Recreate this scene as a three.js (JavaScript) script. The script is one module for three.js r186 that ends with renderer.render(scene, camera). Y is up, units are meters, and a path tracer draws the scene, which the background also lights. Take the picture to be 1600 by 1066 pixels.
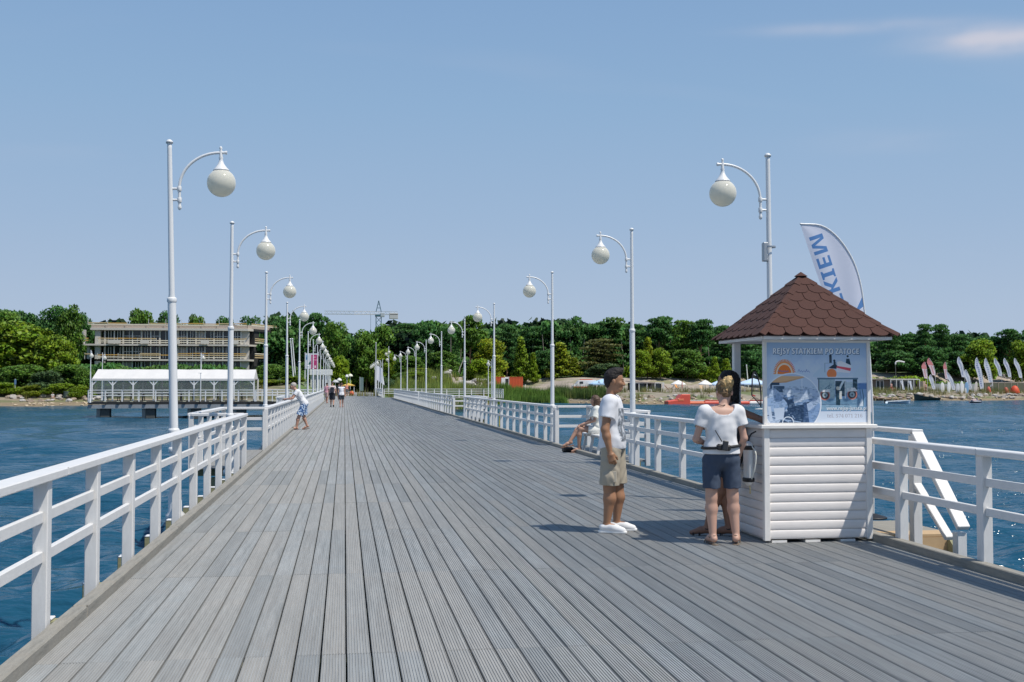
import * as THREE from 'three';
import { mergeGeometries, toCreasedNormals } from 'three/addons/utils/BufferGeometryUtils.js';
import { ImprovedNoise } from 'three/addons/math/ImprovedNoise.js';

// ---------- camera, sky, sun, exposure ----------
const scene = new THREE.Scene();
const camera = new THREE.PerspectiveCamera(33.53, 1024 / 682, 0.1, 2500);
camera.position.set(0, 1.62, 0);
camera.lookAt(14.622, 5.431, -98.852);
const renderer = new THREE.WebGLRenderer({ antialias: true });
renderer.toneMapping = THREE.LinearToneMapping;
renderer.toneMappingExposure = 1.12;
renderer.shadowMap.enabled = true;
const perlin = new ImprovedNoise();
const noise3 = (x, y, z) => perlin.noise(x, y, z);
const fbm = (x, y, z, n = 4) => { let a = 0, g = 0.5, f = 1; for (let i = 0; i < n; i++) { a += g * noise3(x * f, y * f, z * f); g *= 0.5; f *= 2.03; } return a; };
{ // clear summer sky, paler and greyer towards the horizon, with a few wisps of cirrus
  const w = 2048, h = 1024, data = new Float32Array(w * h * 4);
  const stops = [[0, .395, .475, .60], [.06, .37, .465, .605], [.14, .305, .425, .595], [.24, .245, .385, .575], [.32, .21, .345, .55], [.55, .14, .265, .48], [1, .095, .19, .39]];
  for (let j = 0; j < h; j++) {
    const el = ((j + 0.5) / h - 0.5) * Math.PI, s = Math.max(0, Math.sin(el));
    let k = 0; while (k < stops.length - 2 && s > stops[k + 1][0]) k++;
    const t = Math.min(1, Math.max(0, (s - stops[k][0]) / (stops[k + 1][0] - stops[k][0])));
    const c = [1, 2, 3].map(i => stops[k][i] + (stops[k + 1][i] - stops[k][i]) * t);
    for (let i = 0; i < w; i++) {
      const az = ((i + 0.5) / w - 0.5) * 2 * Math.PI, o = (j * w + i) * 4;
      let cl = 0;
      if (el > 0.09) { // streaky cirrus, stretched along the wind
        const x = Math.cos(az) / (s + 0.12), z = Math.sin(az) / (s + 0.12);
        const n = fbm(x * 0.9 + z * 0.35 + 3.1, z * 3.4 + 1.7, 0.5, 5) + 0.5 * fbm(x * .5 + 9, z * .8, 2.2, 3);
        cl = Math.max(0, n - 0.2) * 0.16;
      }
      // the one clear wisp on the right of the view
      const da = (az + 1.5708) - 0.147 ; // azimuth measured from the view direction
      const wx = da * 57.3, we = el * 57.3;
      const wisp = (cx, cy, rx, ry, tilt) => { const u = (wx - cx) / rx, v = (we - cy + tilt * (wx - cx)) / ry; return Math.exp(-(u * u + v * v)); };
      const tex = 0.55 + 1.3 * (fbm(wx * 0.35, we * 2.2, 7.7, 5) + 0.25);
      cl += Math.max(0, tex) * (1.0 * wisp(23.6, 15.8, 3.0, 0.55, 0.05) + 0.42 * wisp(16.8, 16.95, 3.8, 0.24, 0.03) + .10 * wisp(18.2, 11.6, 3, .5, 0.03));
      cl = Math.min(0.75, cl);
      data[o] = c[0] + (0.60 - c[0]) * cl; data[o + 1] = c[1] + (0.58 - c[1]) * cl; data[o + 2] = c[2] + (0.64 - c[2]) * cl; data[o + 3] = 1;
    }
  }
  const sky = new THREE.DataTexture(data, w, h, THREE.RGBAFormat, THREE.FloatType);
  sky.mapping = THREE.EquirectangularReflectionMapping; sky.magFilter = sky.minFilter = THREE.LinearFilter; sky.needsUpdate = true;
  scene.background = sky; scene.environment = sky;
}
const sun = new THREE.DirectionalLight(new THREE.Color(1, 0.95, 0.86), 4.0);
sun.position.set(42, 100, 37); sun.target.position.set(0, 0, 0);
sun.castShadow = true; sun.shadow.mapSize.set(4096, 4096);
Object.assign(sun.shadow.camera, { left: -140, right: 160, top: 260, bottom: -160, near: 1, far: 700 });
scene.add(sun, sun.target);

// ---------- helpers ----------
function mulberry(a) { return () => { a |= 0; a = a + 0x6D2B79F5 | 0; let t = Math.imul(a ^ a >>> 15, 1 | a); t = t + Math.imul(t ^ t >>> 7, 61 | t) ^ t; return ((t ^ t >>> 14) >>> 0) / 4294967296; }; }
const V = (x, y, z) => new THREE.Vector3(x, y, z);
const used = new Map();
function numbered(n) { const k = used.get(n) ?? 0; used.set(n, k + 1); return k ? `${n}_${String(k).padStart(3, '0')}` : n; }
function tag(o, label, category, group) { o.userData.label = label; if (category) o.userData.category = category; if (group) o.userData.group = group; return o; }
function thing(name, label, category, pos = [0, 0, 0], turn = 0, group) {
  const g = new THREE.Group(); g.name = numbered(name); g.position.set(...pos); g.rotation.y = turn; scene.add(g); return tag(g, label, category, group);
}
function structure(name, pos = [0, 0, 0]) { const g = new THREE.Group(); g.name = numbered(name); g.position.set(...pos); g.userData.kind = 'structure'; scene.add(g); return g; }
function part(parent, name, geo, mat, pos, turn) {
  const m = new THREE.Mesh(geo, mat); m.name = name; m.castShadow = m.receiveShadow = true;
  if (pos) m.position.set(...pos); if (turn) m.rotation.set(...turn); parent.add(m); return m;
}
function copyOf(src, pos, turn, label, scale) {
  const c = src.clone(); c.name = numbered(src.name.replace(/_\d{3}$/, '')); c.position.set(...pos); c.rotation.y = turn ?? src.rotation.y;
  c.userData = { ...src.userData }; if (label) c.userData.label = label; if (scale) c.scale.set(...scale); scene.add(c); return c;
}
// box with chamfered edges, uv in metres
const boxCache = new Map();
function box(w, h, d, c = 0) {
  const key = [w, h, d, c].map(v => v.toFixed(4)).join();
  if (boxCache.has(key)) return boxCache.get(key);
  const P = [], N = [], U = [], x = w / 2, y = h / 2, z = d / 2;
  const quad = (a, b, e, f) => {
    const n = V(...b).sub(V(...a)).cross(V(...f).sub(V(...a))).normalize();
    const ax = Math.abs(n.x) > .7 ? [2, 1] : Math.abs(n.y) > .7 ? [0, 2] : [0, 1];
    const long = ax.map(i => [w, h, d][i]); const sw = long[0] > long[1];
    for (const p of [a, b, e, a, e, f]) { P.push(...p); N.push(n.x, n.y, n.z); U.push(...(sw ? [p[ax[1]], p[ax[0]]] : [p[ax[0]], p[ax[1]]])); }
  };
  const X = x - c, Y = y - c, Zc = z - c;
  for (const s of [1, -1]) {
    const o = (...q) => s > 0 ? quad(...q) : quad(q[3], q[2], q[1], q[0]);
    o([s * x, -Y, Zc], [s * x, -Y, -Zc], [s * x, Y, -Zc], [s * x, Y, Zc]);
    o([-X, s * y, Zc], [X, s * y, Zc], [X, s * y, -Zc], [-X, s * y, -Zc]);
    o([-X, -Y, s * z], [X, -Y, s * z], [X, Y, s * z], [-X, Y, s * z]);
  }
  if (c) {
    for (const a of [1, -1]) for (const b of [1, -1]) {
      const o = (...q) => a * b > 0 ? quad(...q) : quad(q[3], q[2], q[1], q[0]);
      o([a * X, b * y, Zc], [a * x, b * Y, Zc], [a * x, b * Y, -Zc], [a * X, b * y, -Zc]);
      o([X, b * Y, a * z], [X, b * y, a * Zc], [-X, b * y, a * Zc], [-X, b * Y, a * z]);
      o([a * x, Y, b * Zc], [a * x, -Y, b * Zc], [a * X, -Y, b * z], [a * X, Y, b * z]);
    }
  }
  const g = new THREE.BufferGeometry();
  g.setAttribute('position', new THREE.Float32BufferAttribute(P, 3)); g.setAttribute('normal', new THREE.Float32BufferAttribute(N, 3)); g.setAttribute('uv', new THREE.Float32BufferAttribute(U, 2));
  boxCache.set(key, g); return g;
}
const boxAt = (w, h, d, x, y, z, c = 0, rot) => { const g = box(w, h, d, c).clone(); if (rot) g.applyMatrix4(new THREE.Matrix4().makeRotationFromEuler(new THREE.Euler(...rot))); return g.translate(x, y, z); };
function bar(a, b, w, h, c = 0) { // rectangular bar from a to b
  const A = V(...a), B = V(...b), L = A.distanceTo(B), g = box(w, h, L, c).clone();
  const m = new THREE.Matrix4().lookAt(B, A, Math.abs(B.y - A.y) / L > 0.99 ? V(0, 0, 1) : V(0, 1, 0));
  return g.applyMatrix4(m).translate(...A.add(B).multiplyScalar(0.5).toArray());
}
function rod(a, b, r0, r1 = r0, n = 8) { // round bar from a to b
  const A = V(...a), B = V(...b), L = A.distanceTo(B), g = new THREE.CylinderGeometry(r1, r0, L, n, 1);
  g.applyQuaternion(new THREE.Quaternion().setFromUnitVectors(V(0, 1, 0), B.clone().sub(A).normalize()));
  return g.translate(...A.add(B).multiplyScalar(0.5).toArray());
}
const lathe = (pts, n = 20) => new THREE.LatheGeometry(pts.map(p => new THREE.Vector2(...p)), n);
const tube = (pts, r, n = 24, k = 8) => new THREE.TubeGeometry(new THREE.CatmullRomCurve3(pts.map(p => V(...p))), n, r, k);
const strip = g => { const q = g.index ? g.toNonIndexed() : g; for (const k of Object.keys(q.attributes)) if (!['position', 'normal', 'uv', 'color'].includes(k)) q.deleteAttribute(k); return q; };
const join = list => { const l = list.map(strip), keep = ['uv', 'color'].filter(k => l.every(g => g.attributes[k])); l.forEach(g => ['uv', 'color'].forEach(k => { if (!keep.includes(k)) g.deleteAttribute(k); })); return mergeGeometries(l); };

// ---------- textures ----------
function dataTex(w, h, f, srgb = false, rx = 1, ry = 1) {
  const d = new Uint8Array(w * h * 4);
  for (let j = 0; j < h; j++) for (let i = 0; i < w; i++) { const c = f(i / w, j / h), o = (j * w + i) * 4; for (let k = 0; k < 3; k++) d[o + k] = Math.max(0, Math.min(255, (Array.isArray(c) ? c[k] : c) * 255)); d[o + 3] = 255; }
  const t = new THREE.DataTexture(d, w, h, THREE.RGBAFormat); t.wrapS = t.wrapT = THREE.RepeatWrapping; t.magFilter = THREE.LinearFilter; t.minFilter = THREE.LinearMipmapLinearFilter; t.generateMipmaps = true;
  if (srgb) t.colorSpace = THREE.SRGBColorSpace; t.repeat.set(rx, ry); t.needsUpdate = true; return t;
}
const wrapN = (u, v, fu, fv, s, n = 4) => { // noise that tiles
  const b = (x, y) => fbm(x * fu, y * fv, s, n), wu = u, wv = v;
  return b(u, v) * (1 - wu) * (1 - wv) + b(u - 1, v) * wu * (1 - wv) + b(u, v - 1) * (1 - wu) * wv + b(u - 1, v - 1) * wu * wv;
};
const texWood = dataTex(256, 1024, (u, v) => { // weathered grey decking: streaks along v, pale and dark blotches
  const a = wrapN(u, v, 40, 3, 1.3, 4), b = wrapN(u, v, 5, 3.5, 4.1, 4), s = wrapN(u, v, 90, 14, 8.8, 3), k = wrapN(u, v, 9, 9, 2.5, 3);
  const t = 0.86 + 0.30 * a + 0.20 * b + 0.26 * s, w = 0.5 + 1.6 * k; return [t * (1 + 0.035 * w), t * 1.0, t * (0.975 - 0.02 * w)];
}, false);
const texPaint = dataTex(256, 256, (u, v) => { const a = wrapN(u, v, 6, 6, 3.3, 4), b = wrapN(u, v, 60, 9, 5.7, 3); const t = 0.955 + 0.13 * a + 0.10 * b; return [t, t * 0.993, t * 0.98]; }, false);
const texGrain = dataTex(256, 256, (u, v) => 0.5 + wrapN(u, v, 70, 6, 6.1, 4) * 0.9, false);
const texSpeck = dataTex(256, 256, (u, v) => { const a = wrapN(u, v, 90, 90, 2.2, 2), b = wrapN(u, v, 8, 8, 7.2, 4); return 0.72 + 0.7 * a + 0.4 * b; }, false);
const texWave = dataTex(512, 512, (u, v) => 0.5 + 0.55 * wrapN(u, v, 14, 22, 1.1, 5), false);
const texSand = dataTex(512, 512, (u, v) => { const a = wrapN(u, v, 7, 7, 1.9, 5), b = wrapN(u, v, 60, 60, 3.9, 3); const t = 0.85 + 0.5 * a + 0.35 * b; return [t, t * 0.985, t * 0.96]; }, false);

// ---------- materials ----------
const std = (r, g, b, rough = 0.7, o = {}) => new THREE.MeshStandardMaterial({ color: new THREE.Color().setRGB(r, g, b), roughness: rough, ...o });
const M = {
  paint: std(.72, .71, .705, .5, { map: texPaint, bumpMap: texGrain, bumpScale: 0.0006 }),
  paintFar: std(.71, .705, .70, .55),
  lampPaint: std(.73, .73, .73, .34),
  globe: new THREE.MeshPhysicalMaterial({ color: new THREE.Color().setRGB(.86, .83, .73), roughness: .9, transmission: .5, thickness: 0, clearcoat: .6, clearcoatRoughness: .1 }),
  kerb: std(.30, .285, .255, .85, { map: texWood, bumpMap: texGrain, bumpScale: .0012 }),
  joist: std(.33, .32, .19, .9, { map: texWood }),
  dark: std(.02, .022, .024, .8), black: std(.012, .012, .014, .55), concrete: std(.34, .33, .31, .85, { map: texSpeck }), darkConcrete: std(.10, .105, .10, .85, { map: texSpeck }),
  freshWood: std(.50, .35, .20, .75, { map: texPaint }),
  steel: std(.45, .46, .47, .4, { metalness: .7 }), glassDark: std(.025, .032, .036, .08),
};

// ---------- water ----------
const WATER = -1.6, DECK_L = -1.78, DECK_R = 5.42, FIRST = -4.02, BL = 2.93, PITCH = 0.15;
{
  const R = mulberry(11), waves = [];
  for (let i = 0; i < 42; i++) { const lam = 0.28 * Math.pow(1.105, i) * (0.9 + 0.2 * R()), th = -1.42 + (R() - 0.5) * 1.7, k = 2 * Math.PI / lam; waves.push([k * Math.cos(th), k * Math.sin(th), R() * 6.283, 0.024 * Math.pow(lam, 0.95) * Math.min(1, Math.pow(1.7 / lam, 0.8)), lam]); }
  const rings = [0]; let r = 2.2; while (r < 520) { rings.push(r); r *= 1.0125; } rings.push(700, 1000, 1500);
  const angs = []; { const heading = 0.147; let t = -Math.PI; while (t < Math.PI) { angs.push(heading + t); t += Math.abs(t) < 0.62 ? 0.0024 : Math.abs(t) < 0.9 ? 0.012 : 0.1; } angs.push(heading + Math.PI); }
  const nr = rings.length, na = angs.length, P = new Float32Array(nr * na * 3), N = new Float32Array(nr * na * 3), U = new Float32Array(nr * na * 2), I = [];
  for (let j = 0; j < nr; j++) for (let i = 0; i < na; i++) {
    const rr = rings[j], x = rr * Math.sin(angs[i]), z = -rr * Math.cos(angs[i]), cell = Math.max(rr * 0.0125, rr * 0.0024, 0.03), o = j * na + i;
    let y = 0, dx = 0, dz = 0;
    const gust = 0.75 + 0.75 * noise3(x * 0.035, z * 0.05, 3.3) + 0.35 * noise3(x * 0.15, z * 0.2, 8.3);
    for (const [kx, kz, ph, am, lam] of waves) { if (lam < 2.2 * cell) continue; const f = Math.min(1, (lam / cell - 2.2) / 2), q = kx * x + kz * z + ph, s = Math.sin(q), m = am * f * gust; y += m * (s + 0.25 * Math.cos(2 * q)); const c = m * (Math.cos(q) - 0.5 * Math.sin(2 * q)); dx += c * kx; dz += c * kz; }
    P.set([x, y, z], o * 3); const l = Math.hypot(dx, 1, dz); N.set([-dx / l, 1 / l, -dz / l], o * 3); U.set([x, z], o * 2);
    if (j && i) { const a = o - na - 1, b = o - na, c = o, d = o - 1; if (j > 1) I.push(a, b, d, b, c, d); else I.push(b, c, d); }
  }
  const g = new THREE.BufferGeometry(); g.setAttribute('position', new THREE.BufferAttribute(P, 3)); g.setAttribute('normal', new THREE.BufferAttribute(N, 3)); g.setAttribute('uv', new THREE.BufferAttribute(U, 2)); g.setIndex(I);
  const wt = texWave.clone(); wt.repeat.set(1 / 9, 1 / 5.3); wt.needsUpdate = true;
  const m = new THREE.MeshPhysicalMaterial({ color: new THREE.Color().setRGB(.012, .070, .122), roughness: .14, ior: 1.33, bumpMap: wt, bumpScale: .34 });
  const water = structure('water', [0, WATER, 0]); part(water, 'water_surface', g, m);
}

// ---------- pier deck: grooved boards ----------
{
  const R = mulberry(5), deck = structure('pier_deck');
  const tones = [1, .96, 1.03, .93, 1.01, .98, 1.06, .95, 1.02, .86].map((t, i) => { const tx = texWood.clone(); tx.repeat.set(0.9, 0.30); tx.offset.set(i * .137, i * .271); tx.needsUpdate = true; const warm = (i % 3 - 1) * .007; return std((.325 + warm) * t, .333 * t, (.336 - warm) * t, .8, { map: tx }); });
  const grooved = (() => { // ribbed profile, 14.2 cm wide
    const w = .139, n = 8, s = new THREE.Shape(), d = .0048, g = .0072, pts = [[-w / 2, -.03], [w / 2, -.03], [w / 2, -.003], [w / 2 - .003, 0]];
    for (let i = n - 1; i >= 0; i--) { const c = (i + .5 - n / 2) * (w / n); pts.push([c + g / 2 + .001, 0], [c + g / 2 - .001, -d], [c - g / 2 + .001, -d], [c - g / 2 - .001, 0]); }
    pts.push([-w / 2 + .003, 0], [-w / 2, -.003]); pts.forEach((p, i) => i ? s.lineTo(...p) : s.moveTo(...p));
    const e = new THREE.ExtrudeGeometry(s, { depth: BL - .006, bevelEnabled: false }); e.translate(0, 0, -(BL - .006) / 2);
    const p = e.attributes.position, uv = e.attributes.uv; for (let i = 0; i < p.count; i++) uv.setXY(i, p.getX(i), p.getZ(i)); return e;
  })();
  const plain = boxAt(.139, .03, BL - .006, 0, -.015, 0);
  const n = Math.round((DECK_R - DECK_L) / PITCH);
  for (let row = 0; row < 6; row++) for (let i = 0; i < n; i++) {
    const m = part(deck, 'board', grooved, tones[Math.floor(R() * tones.length)], [DECK_L + PITCH * (i + .5) + (R() - .5) * .003, (R() - .5) * .003, FIRST - BL * (row + .5)]);
    if (R() > .5) m.rotation.y = Math.PI;
    m.rotation.z += (R() - .5) * .006;
  }
  const far = [], rows = 62;
  for (let row = 6; row < rows; row++) for (let i = 0; i < n; i++) { const z = FIRST - BL * (row + .5); if (z < -139 && i >= n - 6) continue; far.push([i, z]); }
  const im = new THREE.InstancedMesh(grooved, std(.335, .344, .349, .8, { map: tones[0].map }), far.length), mt = new THREE.Matrix4(), col = new THREE.Color();
  far.forEach(([i, z], k) => { mt.makeTranslation(DECK_L + PITCH * (i + .5), (R() - .5) * .003, z); im.setMatrixAt(k, mt); const t = .91 + R() * .16; im.setColorAt(k, col.setRGB(t * (1 + (R() - .5) * .03), t, t * (1 - (R() - .5) * .03))); });
  im.name = 'far_boards'; im.userData.kind = 'stuff'; im.receiveShadow = true; deck.add(im);
  // first boards behind the viewer, so that the deck does not end under the camera
  part(deck, 'rear_boards', join(Array.from({ length: n }, (_, i) => boxAt(.1415, .03, 9.9, DECK_L + PITCH * (i + .5), -.015, FIRST + 4.96))), tones[0]).userData.kind = 'stuff';

  const frame = structure('pier_frame'), J = mulberry(77);
  for (let k = -4; k < 124; k++) {
    const z = FIRST - BL / 2 * k, right = z < -139 ? 4.55 : 5.75;
    part(frame, 'joist', box(right + 2.13, .16, .12, .006), M.joist, [(right - 2.13) / 2, -.115, z]);
    if (z > -60) { part(frame, 'joist_cap', box(.12, .016, .125, .006), M.paintFar, [-2.075, -.025, z]); }
  }
  for (const x of [-1.5, 1.8, 5.2]) part(frame, 'girder', box(.26, .3, 190), M.darkConcrete, [x, -.39, -90]);
  for (let k = 0; k < 30; k++) for (const x of [-1.5, 1.8, 5.2]) part(frame, 'pile', box(.34, 3.4, .34, .03), M.darkConcrete, [x, -2.24, -5.5 - k * 5.86]);
  // kerb beams along both edges, in lengths
  const kerb = structure('kerb');
  const kerbRun = (x, z0, z1, skip) => { let z = z0, i = 0; while (z > z1) { const L = Math.min(BL * 1.5, z - z1); const gap = skip.some(([a, b]) => z - L / 2 < a && z - L / 2 > b); if (!gap) part(kerb, 'kerb_beam', box(.105, .105, L - .012, .008), M.kerb, [x + (J() - .5) * .006, .028 + (J() - .5) * .006, z - L / 2]); z -= L; i++; } };
  kerbRun(-1.815, -3.9, -175, []); kerbRun(5.47, -3.9, -136, []); kerbRun(4.55, -143, -178, []);
}

// ---------- railings ----------
const RAIL_H = 1.055;
function railing(label, pts, group, far = false, name = 'railing', mat = M.paint, step = 1.49, y = 0) {
  const t = thing(name, label, 'railing', [pts[0][0], y, pts[0][1]], 0, group), o = pts[0], c = far ? 0 : .006;
  for (let s = 0; s < pts.length - 1; s++) {
    const [x0, z0] = pts[s], [x1, z1] = pts[s + 1], L = Math.hypot(x1 - x0, z1 - z0), n = Math.max(1, Math.round(L / step)), ux = (x1 - x0) / L, uz = (z1 - z0) / L, turn = Math.atan2(ux, uz);
    for (let k = 0; k <= n; k++) {
      if (k === n && s < pts.length - 2) continue;
      const d = L * k / n; part(t, 'post', box(.095, 1.13, .105, c), mat, [x0 + ux * d - o[0], .44, z0 + uz * d - o[1]], [0, turn, 0]);
    }
    for (let k = 0; k < n; k++) { // rails fitted between the posts
      const d = L * (k + .5) / n;
      for (const h of [.765, .51]) part(t, 'rail', box(.042, .072, L / n - .105, c * .7), mat, [x0 + ux * d - o[0], h, z0 + uz * d - o[1]], [0, turn, 0]);
    }
    const m = Math.max(1, Math.round(L / (step * 3)));
    for (let k = 0; k < m; k++) { const d = L * (k + .5) / m; part(t, 'top_rail', box(.15, .058, L / m - .003, c * 1.3), mat, [x0 + ux * d - o[0], RAIL_H - .029 + (s % 2) * .003, z0 + uz * d - o[1]], [0, turn, 0]); }
  }
  return t;
}
const XL = -1.93, XR = 5.54, GR = 'white railings along the pier';
railing('white railing along the left kerb from the viewer to the first bay', [[XL, -3.26], [XL, -22.63]], GR);
railing('white railing around the small side bay beside the second lamp on the left', [[XL - .02, -22.78], [-2.95, -22.78], [-2.95, -28.75], [XL - .02, -28.75]], GR);
railing('white railing that the man in patterned shorts leans on, left side', [[XL, -28.9], [XL, -51.2]], GR);
railing('white railing of the second left bay, beyond the leaning man', [[XL - .02, -51.4], [-2.95, -51.4], [-2.95, -57.3], [XL - .02, -57.3]], GR, true, 'railing', M.paintFar);
railing('white left railing from the second bay to the tent jetty', [[XL, -57.5], [XL, -107.5]], GR, true, 'railing', M.paintFar);
railing('white left railing from the tent jetty to the shore end', [[XL, -119], [XL, -172]], GR, true, 'railing', M.paintFar);
railing('white railing on the right edge that runs behind the ticket kiosk', [[XR, -4.76], [XR, -22.65]], GR);
railing('white railing around the right bay where the woman in white sits', [[XR + .02, -23.6], [6.42, -23.6], [6.42, -29.5], [XR + .02, -29.5]], GR);
railing('white right railing with yellow ladder hoop behind, beyond seated woman', [[XR, -29.65], [XR, -51.9]], GR);
railing('white railing of the far right bay', [[XR + .02, -52.1], [6.5, -52.1], [6.5, -57.9], [XR + .02, -57.9]], GR, true, 'railing', M.paintFar);
railing('white right railing from the far bay to a short gap', [[XR, -58.1], [XR, -84]], GR, true, 'railing', M.paintFar);
railing('white right railing nearest the opening to the side jetty', [[XR, -85.4], [XR, -128]], GR, true, 'railing', M.paintFar);
railing('white railing of the narrow shore end of the pier, right side', [[4.65, -141], [4.65, -176]], GR, true, 'railing', M.paintFar);
railing('white railing across the right side jetty in front of the sandy bank', [[4.8, -139.2], [18.6, -139.2], [18.6, -133]], GR, true, 'railing', M.paintFar);
{ // thick white post where the right bay begins
  const t = thing('bay_post', 'thick square white post at the near corner of the right bay', 'post', [XR, 0, -22.8]);
  part(t, 'post_shaft', box(.19, 1.1, .17, .01), M.paint, [0, .46, 0]); part(t, 'post_cap', box(.26, .05, .26, .012), M.paint, [0, 1.035, 0]);
}
// floors of the bays
{
  const R = mulberry(8), tx = texWood.clone(); tx.repeat.set(.9, .3); tx.needsUpdate = true; const mt = std(.27, .268, .262, .8, { map: tx });
  for (const [x0, x1, z0, z1] of [[-3.0, -1.98, -28.8, -22.75], [5.6, 6.45, -29.5, -23.6], [-3.0, -1.98, -57.3, -51.4], [5.6, 6.5, -57.9, -52.1]]) {
    const s = structure('bay_floor'), n = Math.round((x1 - x0) / .15), L = Math.abs(z1 - z0);
    for (let i = 0; i < n; i++) part(s, 'board', box(.142, .03, L, .003), mt, [x0 + (i + .5) * (x1 - x0) / n, -.018, (z0 + z1) / 2]);
    for (let k = 0; k < 4; k++) part(s, 'beam', box(x1 - x0, .18, .14), M.joist, [(x0 + x1) / 2, -.13, z0 + (z1 - z0) * (k + .5) / 4]);
    for (const z of [z0 + .3 , z1 - .3]) part(s, 'pile', box(.22, 2.4, .22, .02), M.joist, [(x0 + x1) / 2, -1.42, z]);
  }
}

// ---------- globe lamps ----------
const LAMP_H = 4.76;
function makeLamp(label, group) {
  const t = thing('street_lamp', label, 'street lamp', [0, 0, 0], 0, group), m = M.lampPaint;
  const pole = part(t, 'pole', lathe([[0, -.12], [.12, -.12], [.12, -.04], [.085, 0], [.085, .2], [.062, .26], [.054, .9], [.053, 2.66], [.038, 2.78], [.03, 4.66], [.03, LAMP_H - .03], [0, LAMP_H - .03]], 20), m);
  for (const [h, r] of [[.78, .074], [1.02, .072], [2.70, .062]]) part(pole, 'collar', lathe([[.03, h - .035], [r - .012, h - .035], [r, h - .02], [r, h + .02], [r - .012, h + .035], [.03, h + .035]], 20), m);
  part(pole, 'pole_cap', lathe([[0, LAMP_H + .02], [.02, LAMP_H + .018], [.045, LAMP_H - .005], [.045, LAMP_H - .03], [0, LAMP_H - .03]], 16), m);
  const pts = [[.115, LAMP_H - .86, 0], [.115, LAMP_H - .62, 0]]; for (let k = 1; k <= 14; k++) { const q = k / 14 * Math.PI / 2; pts.push([.115 + .525 * (1 - Math.cos(q)), LAMP_H - .62 + .47 * Math.sin(q), 0]); } pts.push([.70, LAMP_H - .15, 0]);
  const arm = part(t, 'arm', tube(pts, .0185, 40, 8), m);
  for (const h of [LAMP_H - .62, LAMP_H - .765]) part(arm, 'bracket', join([rod([0, h, 0], [.14, h, 0], .016), lathe([[.012, h - .03], [.028, h - .03], [.028, h + .03], [.012, h + .03]], 12).translate(.115, 0, 0)]), m);
  part(arm, 'finial', join([lathe([[0, LAMP_H - .9], [.02, LAMP_H - .885], [.026, LAMP_H - .86], [.018, LAMP_H - .83]], 12).translate(.115, 0, 0), rod([.70, LAMP_H - .15, 0], [.725, LAMP_H - .15, 0], .024)]), m);
  const g = part(t, 'globe', new THREE.SphereGeometry(.183, 36, 24), M.globe, [.645, LAMP_H - .545, 0]);
  part(t, 'hanger', lathe([[0, .48], [.012, .475], [.022, .455], [.012, .44], [.02, .42], [.022, .34], [.03, .325], [.022, .31], [.03, .28], [.04, .25], [.07, .205], [.1, .172], [.104, .15], [.0, .15]], 20), m, [.645, LAMP_H - .545, 0]);
  return t;
}
const ordinals = ['first', 'second', 'third', 'fourth', 'fifth', 'sixth', 'seventh', 'eighth', 'ninth', 'tenth', 'eleventh', 'twelfth', 'thirteenth', 'fourteenth', 'fifteenth', 'sixteenth'];
let lamp0;
{
  const W = mulberry(21), GL = 'globe lamps along the pier';
  const leftZ = [15.0, 22.4, 32.3, 44.2, 56.1, 68.9, 80.8, 92.6, 104.6, 121, 133, 145, 157, 169], rightZ = [14.7, 22.2, 31.1, 43.6, 54.4, 67.7, 80.5, 92.4, 105, 117, 142.5, 151, 160, 169, 177];
  for (const [side, list] of [['left', leftZ], ['right', rightZ]]) list.forEach((z, i) => {
    const label = side === 'left' ? `white globe lamp on the left railing, ${ordinals[i]} from the viewer` : `white globe lamp on the kiosk side of the pier, ${ordinals[i]} from the viewer`;
    const x = side === 'left' ? (i ? -2.18 : -2.13) : z > 140 ? 4.72 : 5.74, turn = side === 'left' ? 0 : Math.PI;
    const o = lamp0 ? copyOf(lamp0, [x, 0, -z], turn, label) : (lamp0 = makeLamp(label, GL), lamp0.position.set(x, 0, -z), lamp0);
    o.rotation.order = 'YXZ'; o.rotation.z = (W() - .5) * .008; o.rotation.x = (W() - .5) * .008;
    if (side === 'left' && i === 0) o.rotation.z = .026;
    if (side === 'right' && i === 0) { o.rotation.z = -.006; }
  });
}
{ // small grey box strapped to the first right lamp
  const t = thing('junction_box', 'small grey box strapped to the lamp pole above the kiosk roof', 'box', [5.66, 3.42, -14.7]);
  part(t, 'box_body', box(.07, .26, .08, .01), M.steel); part(t, 'strap', lathe([[.07, -.012], [.074, -.012], [.074, .012], [.07, .012]], 16), M.steel, [.075, .07, 0]);
}

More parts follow.
